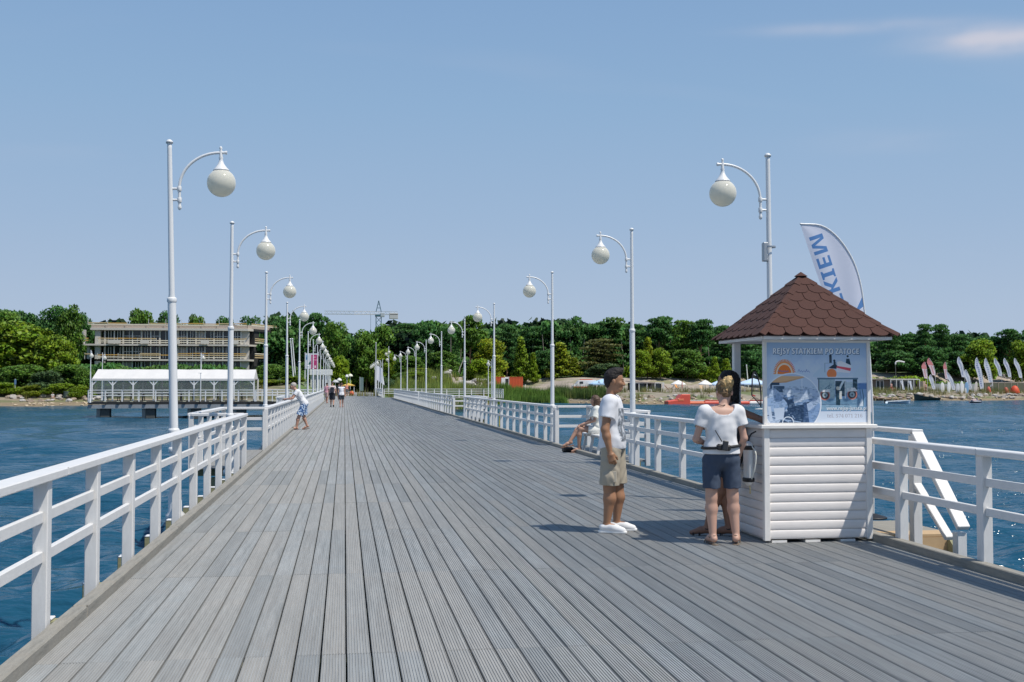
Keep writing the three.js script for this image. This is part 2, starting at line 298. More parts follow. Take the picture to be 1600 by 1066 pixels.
// ---------- ticket kiosk ----------
const KX0 = 4.25, KX1 = 5.41, KZ0 = -11.1, KZ1 = -12.07, COUNTER = 1.205, EAVE = 2.09;
{
  const t = thing('ticket_kiosk', 'white log-board ticket kiosk with brown shingle hip roof and blue cruise poster', 'kiosk', [KX0, 0, KZ0]);
  const W = KX1 - KX0, D = KZ0 - KZ1, R = mulberry(3);
  const white = std(.80, .755, .735, .55, { map: texPaint, bumpMap: texGrain, bumpScale: .001 }), trim = std(.80, .775, .75, .5, { map: texPaint });
  // rounded log boards
  const n = 12, h0 = .035, bh = (COUNTER - .045 - h0) / n, prof = L => { const s = new THREE.Shape(); s.moveTo(0, -bh / 2 + .003); for (let i = 0; i <= 10; i++) { const q = i / 10 * Math.PI; s.lineTo(.010 + .010 * Math.sin(q), -Math.cos(q) * (bh / 2 - .0015)); } s.lineTo(0, bh / 2 - .003); const g = new THREE.ExtrudeGeometry(s, { depth: L, bevelEnabled: false, curveSegments: 3 }).translate(0, 0, -L / 2); const p = g.attributes.position, u = g.attributes.uv; for (let i = 0; i < p.count; i++) u.setXY(i, p.getY(i) * 3, p.getZ(i)); return toCreasedNormals(g, .6); };
  const gF = prof(W - .1), gS = prof(D - .1);
  for (let i = 0; i < n; i++) {
    const y = h0 + bh * (i + .5), j = () => (R() - .5) * .003;
    part(t, 'siding_board', gF, white, [W / 2, y, -.03 + j()], [0, -Math.PI / 2, 0]);
    part(t, 'siding_board', gS, white, [.03 + j(), y, -D / 2], [0, Math.PI, 0]);
    part(t, 'siding_board', gS, white, [W - .03 + j(), y, -D / 2]);
    part(t, 'siding_board', gF, white, [W / 2, y, -D + .03 + j()], [0, Math.PI / 2, 0]);
  }
  part(t, 'inner_wall', join([boxAt(W - .07, COUNTER - .08, .012, W / 2, COUNTER / 2, -.036), boxAt(W - .07, COUNTER - .08, .012, W / 2, COUNTER / 2, -D + .036), boxAt(.012, COUNTER - .08, D - .1, .036, COUNTER / 2, -D / 2), boxAt(.012, COUNTER - .08, D - .1, W - .036, COUNTER / 2, -D / 2)]), trim);
  for (const [x, z] of [[.025, -.025], [W - .025, -.025], [.025, -D + .025], [W - .025, -D + .025]]) part(t, 'corner_board', box(.062, COUNTER - .045, .062, .004), trim, [x, COUNTER / 2 - .0, z]);
  for (const x of [.16, .52, .9]) part(t, 'floor_batten', box(.16, .024, D - .06), trim, [x, .012, -D / 2 + .012]);
  part(t, 'counter', join([boxAt(W + .1, .04, D + .09, W / 2, COUNTER - .02, -D / 2, .006)]), trim);
  // posts, poster, fascia
  const up = EAVE - COUNTER - .02;
  part(t, 'roof_post', box(.035, up, .045, .003), trim, [.018, COUNTER + up / 2, -.024]);
  part(t, 'roof_post', box(.035, up, .045, .003), trim, [W - .018, COUNTER + up / 2, -.024]);
  part(t, 'roof_post', box(.075, up, .075, .004), trim, [.04, COUNTER + up / 2, -D + .04]);
  part(t, 'roof_post', box(.075, up, .075, .004), trim, [W - .04, COUNTER + up / 2, -D + .04]);
  part(t, 'side_wall', box(.02, up, D - .14), trim, [W - .02, COUNTER + up / 2, -D / 2 - .02]);
  part(t, 'ceiling', box(W + .12, .014, D + .30), trim, [W / 2 + .04, EAVE + .02, -D / 2 - .03]);

  const cv = document.createElement('canvas'), cw = 1024, ch = 800; cv.width = cw; cv.height = ch; const c = cv.getContext('2d');
  const fillPoly = (col, pts) => { c.fillStyle = col; c.beginPath(); pts.forEach((p, i) => i ? c.lineTo(p[0], p[1]) : c.moveTo(p[0], p[1])); c.closePath(); c.fill(); };
  const rect = (col, x, y, w, h) => { c.fillStyle = col; c.fillRect(x, y, w, h); };
  const lineTo = (col, w, pts) => { c.strokeStyle = col; c.lineWidth = w; c.beginPath(); pts.forEach((p, i) => i ? c.lineTo(p[0], p[1]) : c.moveTo(p[0], p[1])); c.stroke(); };
  const disc = (col, x, y, r, a0 = 0, a1 = 6.2832) => { c.fillStyle = col; c.beginPath(); c.arc(x, y, r, a0, a1); c.fill(); };
  for (let y = 0; y < ch; y += 4) { const k = y / ch, q = Math.min(1, k * 1.7); rect(`rgb(${Math.round(158 + 66 * q)},${Math.round(192 + 38 * q)},${Math.round(230 + 14 * q)})`, 0, y, cw, 4); }
  for (let i = 0; i < 160; i++) { c.globalAlpha = .10; disc('#dfe6f2', R() * cw, 150 + R() * 260, 20 + R() * 60); } c.globalAlpha = 1;
  fillPoly('#8fb0d4', [[560, 430], [1024, 405], [1024, 660], [560, 660]]); fillPoly('#5f88bd', [[840, 440], [960, 412], [1024, 418], [1024, 470], [840, 470]]);
  rect('#7fa6c8', 520, 560, 504, 130); rect('#dfe9f7', 520, 700, 504, 100);
  // headline
  c.font = 'bold 77px sans-serif'; c.textAlign = 'left'; c.textBaseline = 'alphabetic';
  const head = 'REJSY STATKIEM PO ZATOCE', hw = c.measureText(head).width, hs = 890 / hw;
  c.save(); c.translate(62, 122); c.scale(hs, 1); c.lineWidth = 9; c.strokeStyle = '#5c789c'; c.strokeText(head, 3, 3); c.fillStyle = '#f4f8fd'; c.fillText(head, 0, 0); c.restore();
  // half sun
  c.save(); c.beginPath(); c.rect(0, 0, cw, 322); c.clip();
  for (let i = 0; i <= 22; i++) { const q = Math.PI + i / 22 * Math.PI, x = 182, y = 318; lineTo(i > 15 ? '#f07a6a' : '#f5924a', 10, [[x + Math.cos(q) * 92, y + Math.sin(q) * 116], [x + Math.cos(q) * 112, y + Math.sin(q) * 142]]); }
  c.save(); c.translate(182, 318); c.scale(1, 1.25); disc('#f79a54', 0, 0, 96); disc('#fbe3c8', 0, 0, 84); disc('#f9822a', 0, 0, 70); c.restore(); c.restore();
  lineTo('#6a74b4', 5, [[112, 300], [124, 284], [134, 300], [146, 286], [158, 302], [170, 288], [180, 302], [192, 288], [204, 302], [216, 288], [226, 300]]);
  lineTo('#7f95c8', 5, [[318, 300], [330, 276], [340, 298], [356, 288], [366, 302], [380, 288], [394, 302], [408, 276], [412, 300], [426, 290], [440, 306]]);
  // ship photograph on the right
  fillPoly('#c9dcec', [[470, 330], [560, 250], [640, 330], [640, 350], [470, 350]]); fillPoly('#cfdfed', [[880, 330], [965, 230], [1024, 320], [1024, 350], [880, 350]]);
  rect('#2a3f52', 640, 150, 26, 60); disc('#1c2c3c', 652, 142, 14); rect('#93aec4', 590, 215, 8, 90); rect('#9fb6c8', 590, 210, 130, 6); fillPoly('#1f3346', [[630, 262], [700, 215], [735, 255], [720, 270]]); disc('#2a3f52', 692, 188, 12); rect('#24384a', 684, 198, 22, 46);
  fillPoly('#173f58', [[806, 232], [815, 168], [848, 168], [862, 232]]); disc('#17303f', 830, 144, 11);
  fillPoly('#f6f2f4', [[720, 200], [760, 190], [870, 236], [862, 262], [722, 240]]); fillPoly('#ef5a66', [[718, 240], [862, 262], [856, 292], [714, 258]]); fillPoly('#f4eef2', [[714, 258], [856, 292], [850, 312], [712, 300]]);
  disc('#f98a4c', 664, 318, 50); rect('#e9f0f6', 600, 350, 280, 14);
  rect('#5f8095', 515, 358, 420, 16); rect('#a9c0c6', 525, 374, 170, 190); rect('#2c4a58', 525, 374, 10, 200); rect('#1f3e4c', 700, 390, 110, 150); rect('#e8eef0', 796, 374, 10, 190); fillPoly('#e4edf0', [[700, 530], [775, 378], [800, 378], [718, 540]]); rect('#c6d6da', 808, 400, 70, 110); rect('#23424e', 880, 374, 46, 190);
  lineTo('#4a6d7e', 6, [[590, 470], [640, 430], [620, 480], [660, 450]]);
  rect('#6f95b2', 530, 566, 420, 60); rect('#3b5f80', 540, 620, 300, 6); rect('#8db0c8', 540, 626, 440, 50);
  for (const [x, y] of [[592, 530], [872, 524]]) { disc('#d98a7a', x, y, 52); disc('#8a3c34', x, y, 44); disc('#2b3036', x, y, 38); disc('#a7b8bf', x, y, 26); disc('#3a4046', x, y, 9); }
  fillPoly('#f3f0ee', [[560, 480], [640, 470], [650, 500], [560, 500]]); fillPoly('#f3f0ee', [[820, 462], [900, 455], [930, 490], [830, 495]]);
  rect('#14394a', 705, 480, 44, 150); disc('#e6d9c4', 726, 462, 18); rect('#d8d6cf', 740, 490, 26, 80); lineTo('#2f5d74', 7, [[975, 470], [992, 560], [985, 640]]); lineTo('#2f5d74', 5, [[950, 460], [965, 560]]);
  fillPoly('#e2ecf4', [[935, 640], [975, 560], [985, 600], [985, 640]]);
  for (let i = 0; i < 500; i++) { c.globalAlpha = .14; rect(['#dfe9f2', '#2c4a5e', '#9fb8c8', '#5f86a6'][i % 4], 530 + R() * 420, 376 + R() * 280, 5 + R() * 26, 4 + R() * 14); } c.globalAlpha = 1;
  c.font = 'bold 44px sans-serif'; c.fillStyle = '#22384c'; c.fillText('www.rejsy-jurata.pl', 611, 681); c.fillStyle = '#f5f9fc'; c.fillText('www.rejsy-jurata.pl', 608, 677);
  c.font = '50px serif'; c.fillStyle = '#a9a2ac'; c.save(); c.translate(612, 752); c.scale(365 / c.measureText('tel. 574 071 216').width, 1); c.fillText('tel. 574 071 216', 0, 0); c.restore();
  // round inset: seats on deck
  c.save(); c.beginPath(); c.arc(255, 612, 302, 0, 6.2832); c.fillStyle = '#eef3fa'; c.fill(); c.beginPath(); c.arc(255, 612, 290, 0, 6.2832); c.clip();
  rect('#b9cbe4', 0, 300, 580, 500); rect('#c8d8ea', 0, 340, 580, 130); fillPoly('#e9b98a', [[0, 410], [140, 340], [420, 345], [190, 395], [40, 420]]); fillPoly('#d79f6e', [[0, 418], [190, 392], [420, 345], [200, 405]]);
  rect('#46566c', 36, 400, 20, 90); rect('#3c5872', 70, 440, 110, 60); rect('#2f4760', 40, 405, 90, 26); rect('#dfe8f4', 352, 370, 12, 150);
  fillPoly('#1e3a5c', [[150, 560], [260, 520], [400, 640], [540, 700], [560, 800], [120, 800], [210, 680]]);
  fillPoly('#9db8dc', [[0, 480], [90, 470], [200, 600], [215, 640], [60, 690], [0, 700]]); fillPoly('#bccfe8', [[0, 470], [85, 462], [130, 500], [30, 560], [0, 560]]); fillPoly('#6f93c0', [[60, 690], [215, 640], [205, 665], [70, 712]]);
  for (const [x, y, w] of [[160, 470, 90], [250, 510, 90], [270, 550, 110], [350, 520, 110], [200, 490, 70]]) { fillPoly('#d8e3f1', [[x, y], [x + w, y - 10], [x + w + 10, y + 40], [x + 10, y + 60]]); fillPoly('#7e9cc4', [[x + 10, y + 60], [x + w + 10, y + 40], [x + w, y + 70], [x + 16, y + 86]]); fillPoly('#243f60', [[x + 14, y + 86], [x + w, y + 70], [x + w, y + 84], [x + 20, y + 100]]); }
  fillPoly('#88a6cf', [[400, 640], [520, 560], [560, 700], [560, 800], [430, 800]]); fillPoly('#b6c9e3', [[405, 620], [520, 545], [540, 600], [420, 690]]); fillPoly('#35537c', [[380, 600], [402, 590], [430, 800], [370, 800]]);
  for (let i = 0; i < 26; i++) lineTo(i % 3 ? '#2a4568' : '#a6bddb', 5 + R() * 8, [[R() * 320, 690 + R() * 110], [R() * 380, 680 + R() * 120]]);
  for (let i = 0; i < 900; i++) { c.globalAlpha = .16; const x = R() * 560, y = 440 + R() * 360, w = 6 + R() * 34, h = 4 + R() * 16; rect(['#e8eef8', '#2a4a74', '#8aa6cc', '#c8d6ea', '#14304e'][i % 5], x, y, w, h); } c.globalAlpha = 1;
  c.lineWidth = 10; c.strokeStyle = '#dfe8f2'; c.beginPath(); c.arc(215, 800, 56, Math.PI, 6.28); c.stroke(); fillPoly('#cfdcee', [[10, 640], [40, 640], [60, 780], [30, 790]]); fillPoly('#cfdcee', [[70, 660], [180, 650], [170, 760], [90, 780]]);
  c.restore();
  const pt = new THREE.CanvasTexture(cv); pt.colorSpace = THREE.SRGBColorSpace;
  const pw = W - .07, phh = up - .03, pg = new THREE.BoxGeometry(pw, phh, .006); { const u = pg.attributes.uv; for (let i = 0; i < 24; i++) if (i < 16 || i > 19) u.setXY(i, .01, .99); }
  part(t, 'poster', pg, new THREE.MeshStandardMaterial({ map: pt, roughness: .4, color: new THREE.Color().setRGB(.88, .88, .88) }), [W / 2, COUNTER + up / 2 + .005, -.02]);
  part(t, 'poster_frame', join([boxAt(W - .07, .018, .012, W / 2, COUNTER + .01, -.012), boxAt(W - .07, .022, .012, W / 2, COUNTER + up - .01, -.012)]), trim);

  // hip roof: board slopes, shingles, hip caps, white fascia under the tabs
  const ex0 = 4.15 - KX0, ex1 = 5.60 - KX0, ez0 = -10.9 - KZ0, ez1 = -12.33 - KZ0, A = V((ex0 + ex1) / 2, 2.80, (ez0 + ez1) / 2), E = EAVE + .035;
  const roof = part(t, 'roof', (() => { const c4 = [V(ex0 + .02, E - .02, ez0 - .02), V(ex1 - .02, E - .02, ez0 - .02), V(ex1 - .02, E - .02, ez1 + .02), V(ex0 + .02, E - .02, ez1 + .02)], ap = A.clone().setY(A.y - .02), P = []; for (let i = 0; i < 4; i++) { const a = c4[i], b = c4[(i + 1) % 4]; P.push(...a.toArray(), ...b.toArray(), ...ap.toArray()); } P.push(...c4[0].toArray(), ...c4[2].toArray(), ...c4[1].toArray(), ...c4[0].toArray(), ...c4[3].toArray(), ...c4[2].toArray()); const g = new THREE.BufferGeometry(); g.setAttribute('position', new THREE.Float32BufferAttribute(P, 3)); g.setAttribute('uv', new THREE.Float32BufferAttribute(new Array(P.length / 3 * 2).fill(0), 2)); g.computeVertexNormals(); return g; })(), std(.09, .035, .025, .9));
  part(t, 'fascia', join([boxAt(ex1 - ex0 - .07, .036, .018, (ex0 + ex1) / 2, E - .031, ez0 - .035), boxAt(ex1 - ex0 - .07, .036, .018, (ex0 + ex1) / 2, E - .031, ez1 + .035), boxAt(.018, .035, ez0 - ez1 - .09, ex0 + .035, E - .031, (ez0 + ez1) / 2), boxAt(.018, .035, ez0 - ez1 - .09, ex1 - .035, E - .031, (ez0 + ez1) / 2)]), trim);
  const tx = texSpeck.clone(); tx.repeat.set(9, 9); tx.needsUpdate = true;
  const shm = [.96, 1, 1.05, .92].map(k => std(.098 * k, .040 * k, .029 * k, .92, { map: tx, bumpMap: tx, bumpScale: .0015 }));
  const cs = [V(ex0, E, ez0), V(ex1, E, ez0), V(ex1, E, ez1), V(ex0, E, ez1)];
  for (let f = 0; f < 4; f++) {
    const a = cs[f], b = cs[(f + 1) % 4], mid = a.clone().add(b).multiplyScalar(.5), ux = b.clone().sub(a).normalize(), uy = A.clone().sub(mid), H = uy.length(); uy.normalize(); const nn = ux.clone().cross(uy).normalize(), L = a.distanceTo(b);
    const basis = new THREE.Matrix4().makeBasis(ux, uy, nn).setPosition(mid), rows = 7, rh = H / rows, tw = .186;
    for (let r = 0; r < rows; r++) {
      const half = L / 2 * (1 - (r) / rows), halfT = L / 2 * (1 - (r + 1.0) / rows), off = (r % 2) * tw / 2;
      for (let k = -5; k <= 5; k++) {
        const cx = k * tw + off; if (Math.abs(cx) > half + tw * .3) continue;
        // tab outline clipped by the hips
        const yb = r * rh - (r ? .045 : .03), yt = (r + 1) * rh + .01, lim = y => Math.max(0, L / 2 * (1 - Math.max(0, y) / H) - .002), cl = (x, y) => [Math.max(-lim(y), Math.min(lim(y), x)), y];
        const o = [[-tw / 2 + .004, yt], [-tw / 2 + .004, yb + .05], [-tw * .36, yb + .022], [-tw * .2, yb + .004], [0, yb], [tw * .2, yb + .004], [tw * .36, yb + .022], [tw / 2 - .004, yb + .05], [tw / 2 - .004, yt]].map(([x, y]) => cl(cx + x, y)).filter((p, i, q) => !i || Math.hypot(p[0] - q[i - 1][0], p[1] - q[i - 1][1]) > .004);
        let ar = 0; o.forEach((p, i) => { const q = o[(i + 1) % o.length]; ar += p[0] * q[1] - q[0] * p[1]; }); if (Math.abs(ar) < .004) continue;
        const s = new THREE.Shape(); (ar < 0 ? o.slice().reverse() : o).forEach((p, i) => i ? s.lineTo(...p) : s.moveTo(...p));
        const g = new THREE.ExtrudeGeometry(s, { depth: .007, bevelEnabled: false }), p = g.attributes.position;
        for (let i = 0; i < p.count; i++) p.setZ(i, p.getZ(i) + .003 + .008 * (1 - (p.getY(i) - yb) / (yt - yb)));
        g.computeVertexNormals(); g.applyMatrix4(basis);
        part(roof, 'shingle', g, shm[Math.floor(R() * 4)]);
      }
    }
    // hip caps: lapped strips from corner to apex
    const out = V(a.x - A.x, 0, a.z - A.z).normalize();
    for (let k = 0; k < 6; k++) { const p = a.clone().lerp(A, k / 6 - .012), q = a.clone().lerp(A, (k + 1.06) / 6); p.y += .026; q.y += .012; p.addScaledVector(out, k ? 0 : .025); part(roof, 'hip_cap', (() => { const d = q.clone().sub(p), side = V(-out.z, 0, out.x), P = [], w = .058, dn = .03, th = V(0, .008, 0); const A1 = p.clone().addScaledVector(side, w).add(V(0, -dn, 0)).addScaledVector(out, -.012), A2 = p.clone(), A3 = p.clone().addScaledVector(side, -w).add(V(0, -dn, 0)).addScaledVector(out, -.012); const tri = (...v) => v.forEach(x => P.push(...x.toArray())); const B = [A1, A2, A3].map(v => v.clone().add(d)), T = [A1, A2, A3]; for (let i = 0; i < 2; i++) { tri(T[i], B[i], B[i + 1], T[i], B[i + 1], T[i + 1]); const t0 = T[i].clone().sub(th), t1 = T[i + 1].clone().sub(th); tri(t0, T[i], T[i + 1], t0, T[i + 1], t1); } const g = new THREE.BufferGeometry(); g.setAttribute('position', new THREE.Float32BufferAttribute(P, 3)); g.setAttribute('uv', new THREE.Float32BufferAttribute(P.flatMap((v, i) => i % 3 < 2 ? [P[i - i % 3] * 1 + (i % 3 ? P[i - i % 3 + 2] : P[i - i % 3 + 1])] : []), 2)); g.computeVertexNormals(); return g; })(), shm[k % 4]); }
  }
  part(roof, 'ridge_cap', new THREE.ConeGeometry(.075, .05, 8).translate(A.x, A.y + .01, A.z), shm[1]);
}
// feather flag behind the kiosk
{
  const z = -12.95, top = [5.433, 3.554], low = [6.247, 2.478];
  const t = thing('feather_flag', 'white feather flag with vertical blue lettering behind the kiosk roof', 'flag', [low[0] + .04, 0, z]);
  const o = (px, py) => [px - low[0] - .04, py];
  const outer = [[.04, 0], [.05, 1.0], [.02, 1.9], o(low[0], low[1]), o(6.19, 2.866), o(6.091, 3.146), o(5.903, 3.407), o(5.708, 3.536), o(top[0], top[1])];
  const curve = new THREE.CatmullRomCurve3(outer.map(([x, y]) => V(x, y, 0)));
  part(t, 'pole', new THREE.TubeGeometry(curve, 60, .011, 8), M.lampPaint);
  part(t, 'base_plate', lathe([[0, .06], [.03, .06], [.16, .02], [.16, 0], [0, 0]], 20), M.black, [.04, 0, 0]);
  // cloth between the curved pole and the straight inner edge
  const nu = 34, nv = 14, P = [], U = [], I = [], bottomY = 1.35, inner = y => { const k = (top[1] - y) / (top[1] - 2.852); return top[0] - low[0] - .04 + (5.668 - 5.433) * k * (1 + .03 * k); };
  for (let j = 0; j <= nu; j++) {
    const s = j / nu, c = curve.getPointAt(.315 + (1 - .315) * (1 - s)); // from the tip down the pole
    const y0 = top[1] - (top[1] - bottomY) * Math.pow(s, 1.0), xi = inner(y0);
    const a = V(Math.min(xi, c.x), y0, 0), b = c;
    for (let i = 0; i <= nv; i++) { const k = i / nv, p = a.clone().lerp(b, k); p.z = .035 * Math.sin(k * Math.PI) * (Math.sin(s * 7 + k * 4) * .6 + .5) * Math.min(1, s * 3); P.push(p.x, p.y, p.z); U.push(k, 1 - s); }
  }
  const tri = []; for (let j = 0; j < nu; j++) for (let i = 0; i < nv; i++) { const q = j * (nv + 1) + i; tri.push(q, q + nv + 1, q + 1, q + 1, q + nv + 1, q + nv + 2); }
  const g = new THREE.BufferGeometry(); g.setAttribute('position', new THREE.Float32BufferAttribute(P, 3)); 
  // print laid out in the cloth's own plane, metres from the tip along the straight edge
  const ang = Math.atan2(5.668 - 5.433, top[1] - 2.852), ca = Math.cos(ang), sa = Math.sin(ang), UV = [];
  for (let i = 0; i < P.length; i += 3) { const dx = P[i] - (top[0] - low[0] - .04), dy = top[1] - P[i + 1]; UV.push((dx * ca - dy * sa) / .9 + .02, 1 - (dx * sa + dy * ca) / 1.8); }
  g.setAttribute('uv', new THREE.Float32BufferAttribute(UV, 2)); g.setIndex(tri); g.computeVertexNormals();
  const cv = document.createElement('canvas'); cv.width = 512; cv.height = 1024; const c = cv.getContext('2d'); c.fillStyle = '#e6e8f2'; c.fillRect(0, 0, 512, 1024);
  c.save(); c.translate(108, 92 + 850); c.rotate(-Math.PI / 2); c.font = 'bold 110px sans-serif'; c.fillStyle = '#5d8fc8'; c.textBaseline = 'top'; const tw = c.measureText('STATKIEM').width; c.scale(850 / tw, -1.3); c.fillText('STATKIEM', 0, -48); c.restore();
  c.fillStyle = '#5d8fc8'; c.beginPath(); c.moveTo(180, 700); c.lineTo(330, 560); c.lineTo(330, 660); c.closePath(); c.fill();
  const ft = new THREE.CanvasTexture(cv); ft.colorSpace = THREE.SRGBColorSpace;
  part(t, 'flag_cloth', g, new THREE.MeshPhysicalMaterial({ map: ft, roughness: .95, side: THREE.DoubleSide, transmission: .3, thickness: 0, color: new THREE.Color().setRGB(.92, .92, .95) }));
}
// stair landing outside the right railing
{
  const t = structure('stair_landing', [5.62, 0, -12.25]);
  for (let i = 0; i < 8; i++) part(t, 'board', box(.9, .035, .14, .004), i < 2 ? M.freshWood : M.kerb, [.5, -.02, .62 - i * .15]);
  part(t, 'beam', box(.9, .2, .1), M.freshWood, [.5, -.14, .65]); part(t, 'beam', box(.12, .2, 1.2), M.joist, [.95, -.14, .1]);
  for (let i = 0; i < 5; i++) part(t, 'tread', box(.8, .04, .25, .004), M.kerb, [.5, -.22 - i * .2, .85 + i * .25]);
  for (const x of [.1, .9]) part(t, 'stringer', bar([x, -.12, .66], [x, -1.3, 2.1], .06, .2), M.joist);
  part(t, 'pile', box(.2, 2.2, .2, .02), M.joist, [.9, -1.3, .5]);
}
{ // sloping hand rails of the stairs down to the water
  const t = thing('stair_railing', 'white handrail that slopes down outside the right railing beside the kiosk', 'railing', [6.0, 0, -10.6]);
  // outer rail: level along the landing, then down towards the viewer
  const hi = [6.05, 1.104, -11.368], lo = [6.05, 0.198, -10.458], mi = [6.05, 0.645, -11.491], ml = [6.05, 0.062, -10.724];
  const L = q => [q[0] - 6.0, q[1], q[2] + 10.6];
  part(t, 'hand_rail', bar(L(hi), L(lo), .13, .055, .006), M.paint);
  part(t, 'hand_rail', bar(L([hi[0], hi[1] + .008, hi[2] + .03]), L([hi[0], hi[1] + .008, hi[2] - 2.1]), .13, .05, .006), M.paint);
  part(t, 'lower_rail', bar(L(mi), L(ml), .09, .05, .006), M.paint);
  for (const h of [.7, .35]) part(t, 'lower_rail', bar(L([hi[0], h, hi[2] - .06]), L([hi[0], h, hi[2] - 2.1]), .042, .07, .004), M.paint);
  part(t, 'post', box(.1, 1.25, .1, .006), M.paint, L([hi[0] - .002, hi[1] - .66, hi[2] - .03]));
  part(t, 'post', box(.1, 1.35, .1, .006), M.paint, L([lo[0] - .002, lo[1] - .72, lo[2] + -.07]));
  part(t, 'post', box(.1, 1.25, .1, .006), M.paint, L([hi[0], hi[1] - .66, hi[2] - 2.0]));
}
{
  const t = thing('mooring_post', 'short white capped post beside the landing under the right railing', 'post', [7.165, -.2, -13.5]);
  part(t, 'post_block', box(.12, .3, .12, .01), std(.5, .5, .28, .7)); part(t, 'post_cover', box(.1, .24, .03, .006), M.paint, [-.03, .04, .075]);
}
// slatted bench in the right bay
{
  const t = thing('bench', 'white slatted bench in the right bay under the seated woman', 'bench', [6.0, 0, -26.3]);
  for (let i = 0; i < 4; i++) part(t, 'seat_slat', box(.09, .03, 1.9, .005), M.paint, [-.2 + i * .105, .43, 0]);
  for (let i = 0; i < 3; i++) part(t, 'back_slat', box(.025, .09, 1.9, .005), M.paint, [.22 + i * .03, .56 + i * .13, 0]);
  for (const z of [-.8, .0, .8]) { const l = part(t, 'leg', join([bar([-.24, 0, z], [-.16, .415, z], .06, .06, .004), bar([.14, .415, z], [.3, 0, z], .06, .06, .004), bar([.18, .42, z], [.3, .88, z], .05, .05, .004), bar([-.24, .385, z + .045], [.22, .385, z + .045], .03, .05)]), M.paint); }
}
{ // yellow ladder hoops at the water side
  const t = thing('ladder_hoop', 'yellow tubular ladder hoop behind the right railing', 'ladder', [5.78, 0, -41.989]);
  part(t, 'hoop', tube([[0, -.6, -.25], [0, .45, -.25], [0, .55, -.12], [0, .55, .12], [0, .45, .25], [0, -.6, .25]], .03, 40), std(.62, .5, .08, .4));
  for (let i = 0; i < 3; i++) part(t, 'rung', rod([0, -.5 + i * .28, -.25], [0, -.5 + i * .28, .25], .02), std(.62, .5, .08, .4));
}

// ---------- people: bodies and clothes as smooth fields, meshed with surface nets ----------
function surfaceNets(f, lo, hi, cell, paint) {
  const n = [0, 1, 2].map(i => Math.ceil((hi[i] - lo[i]) / cell) + 2), [nx, ny, nz] = n, F = new Float32Array(nx * ny * nz);
  for (let k = 0; k < nz; k++) for (let j = 0; j < ny; j++) for (let i = 0; i < nx; i++) F[(k * ny + j) * nx + i] = f(lo[0] + i * cell, lo[1] + j * cell, lo[2] + k * cell);
  const id = new Int32Array(nx * ny * nz).fill(-1), P = [], I = [], at = (i, j, k) => (k * ny + j) * nx + i;
  for (let k = 0; k < nz - 1; k++) for (let j = 0; j < ny - 1; j++) for (let i = 0; i < nx - 1; i++) {
    let m = 0; const c = []; for (let q = 0; q < 8; q++) { const v = F[at(i + (q & 1), j + (q >> 1 & 1), k + (q >> 2))]; c.push(v); if (v < 0) m++; }
    if (m === 0 || m === 8) continue;
    let x = 0, y = 0, z = 0, e = 0;
    for (let q = 0; q < 8; q++) for (const b of [1, 2, 4]) { const r = q | b; if (r === q) continue; if ((c[q] < 0) !== (c[r] < 0)) { const t = c[q] / (c[q] - c[r]); x += (q & 1) + (b === 1 ? t : 0); y += (q >> 1 & 1) + (b === 2 ? t : 0); z += (q >> 2) + (b === 4 ? t : 0); e++; } }
    id[at(i, j, k)] = P.length / 3; P.push(lo[0] + (i + x / e) * cell, lo[1] + (j + y / e) * cell, lo[2] + (k + z / e) * cell);
  }
  const quad = (a, b, c, d, flip) => { if (Math.min(a, b, c, d) < 0) return; flip ? I.push(a, c, b, a, d, c) : I.push(a, b, c, a, c, d); };
  for (let k = 1; k < nz - 1; k++) for (let j = 1; j < ny - 1; j++) for (let i = 1; i < nx - 1; i++) {
    const v = F[at(i, j, k)] < 0;
    if (v !== F[at(i + 1, j, k)] < 0) quad(id[at(i, j - 1, k - 1)], id[at(i, j, k - 1)], id[at(i, j, k)], id[at(i, j - 1, k)], !v);
    if (v !== F[at(i, j + 1, k)] < 0) quad(id[at(i - 1, j, k - 1)], id[at(i - 1, j, k)], id[at(i, j, k)], id[at(i, j, k - 1)], !v);
    if (v !== F[at(i, j, k + 1)] < 0) quad(id[at(i - 1, j - 1, k)], id[at(i, j - 1, k)], id[at(i, j, k)], id[at(i - 1, j, k)], !v);
  }
  const N = [], e = cell * .5, C = [];
  for (let i = 0; i < P.length; i += 3) { const [x, y, z] = [P[i], P[i + 1], P[i + 2]], g = V(f(x + e, y, z) - f(x - e, y, z), f(x, y + e, z) - f(x, y - e, z), f(x, y, z + e) - f(x, y, z - e)).normalize(); N.push(g.x, g.y, g.z); if (paint) C.push(...paint(x, y, z, g)); }
  const g = new THREE.BufferGeometry(); g.setAttribute('position', new THREE.Float32BufferAttribute(P, 3)); g.setAttribute('normal', new THREE.Float32BufferAttribute(N, 3)); if (paint) g.setAttribute('color', new THREE.Float32BufferAttribute(C, 3)); g.setIndex(I); return g;
}
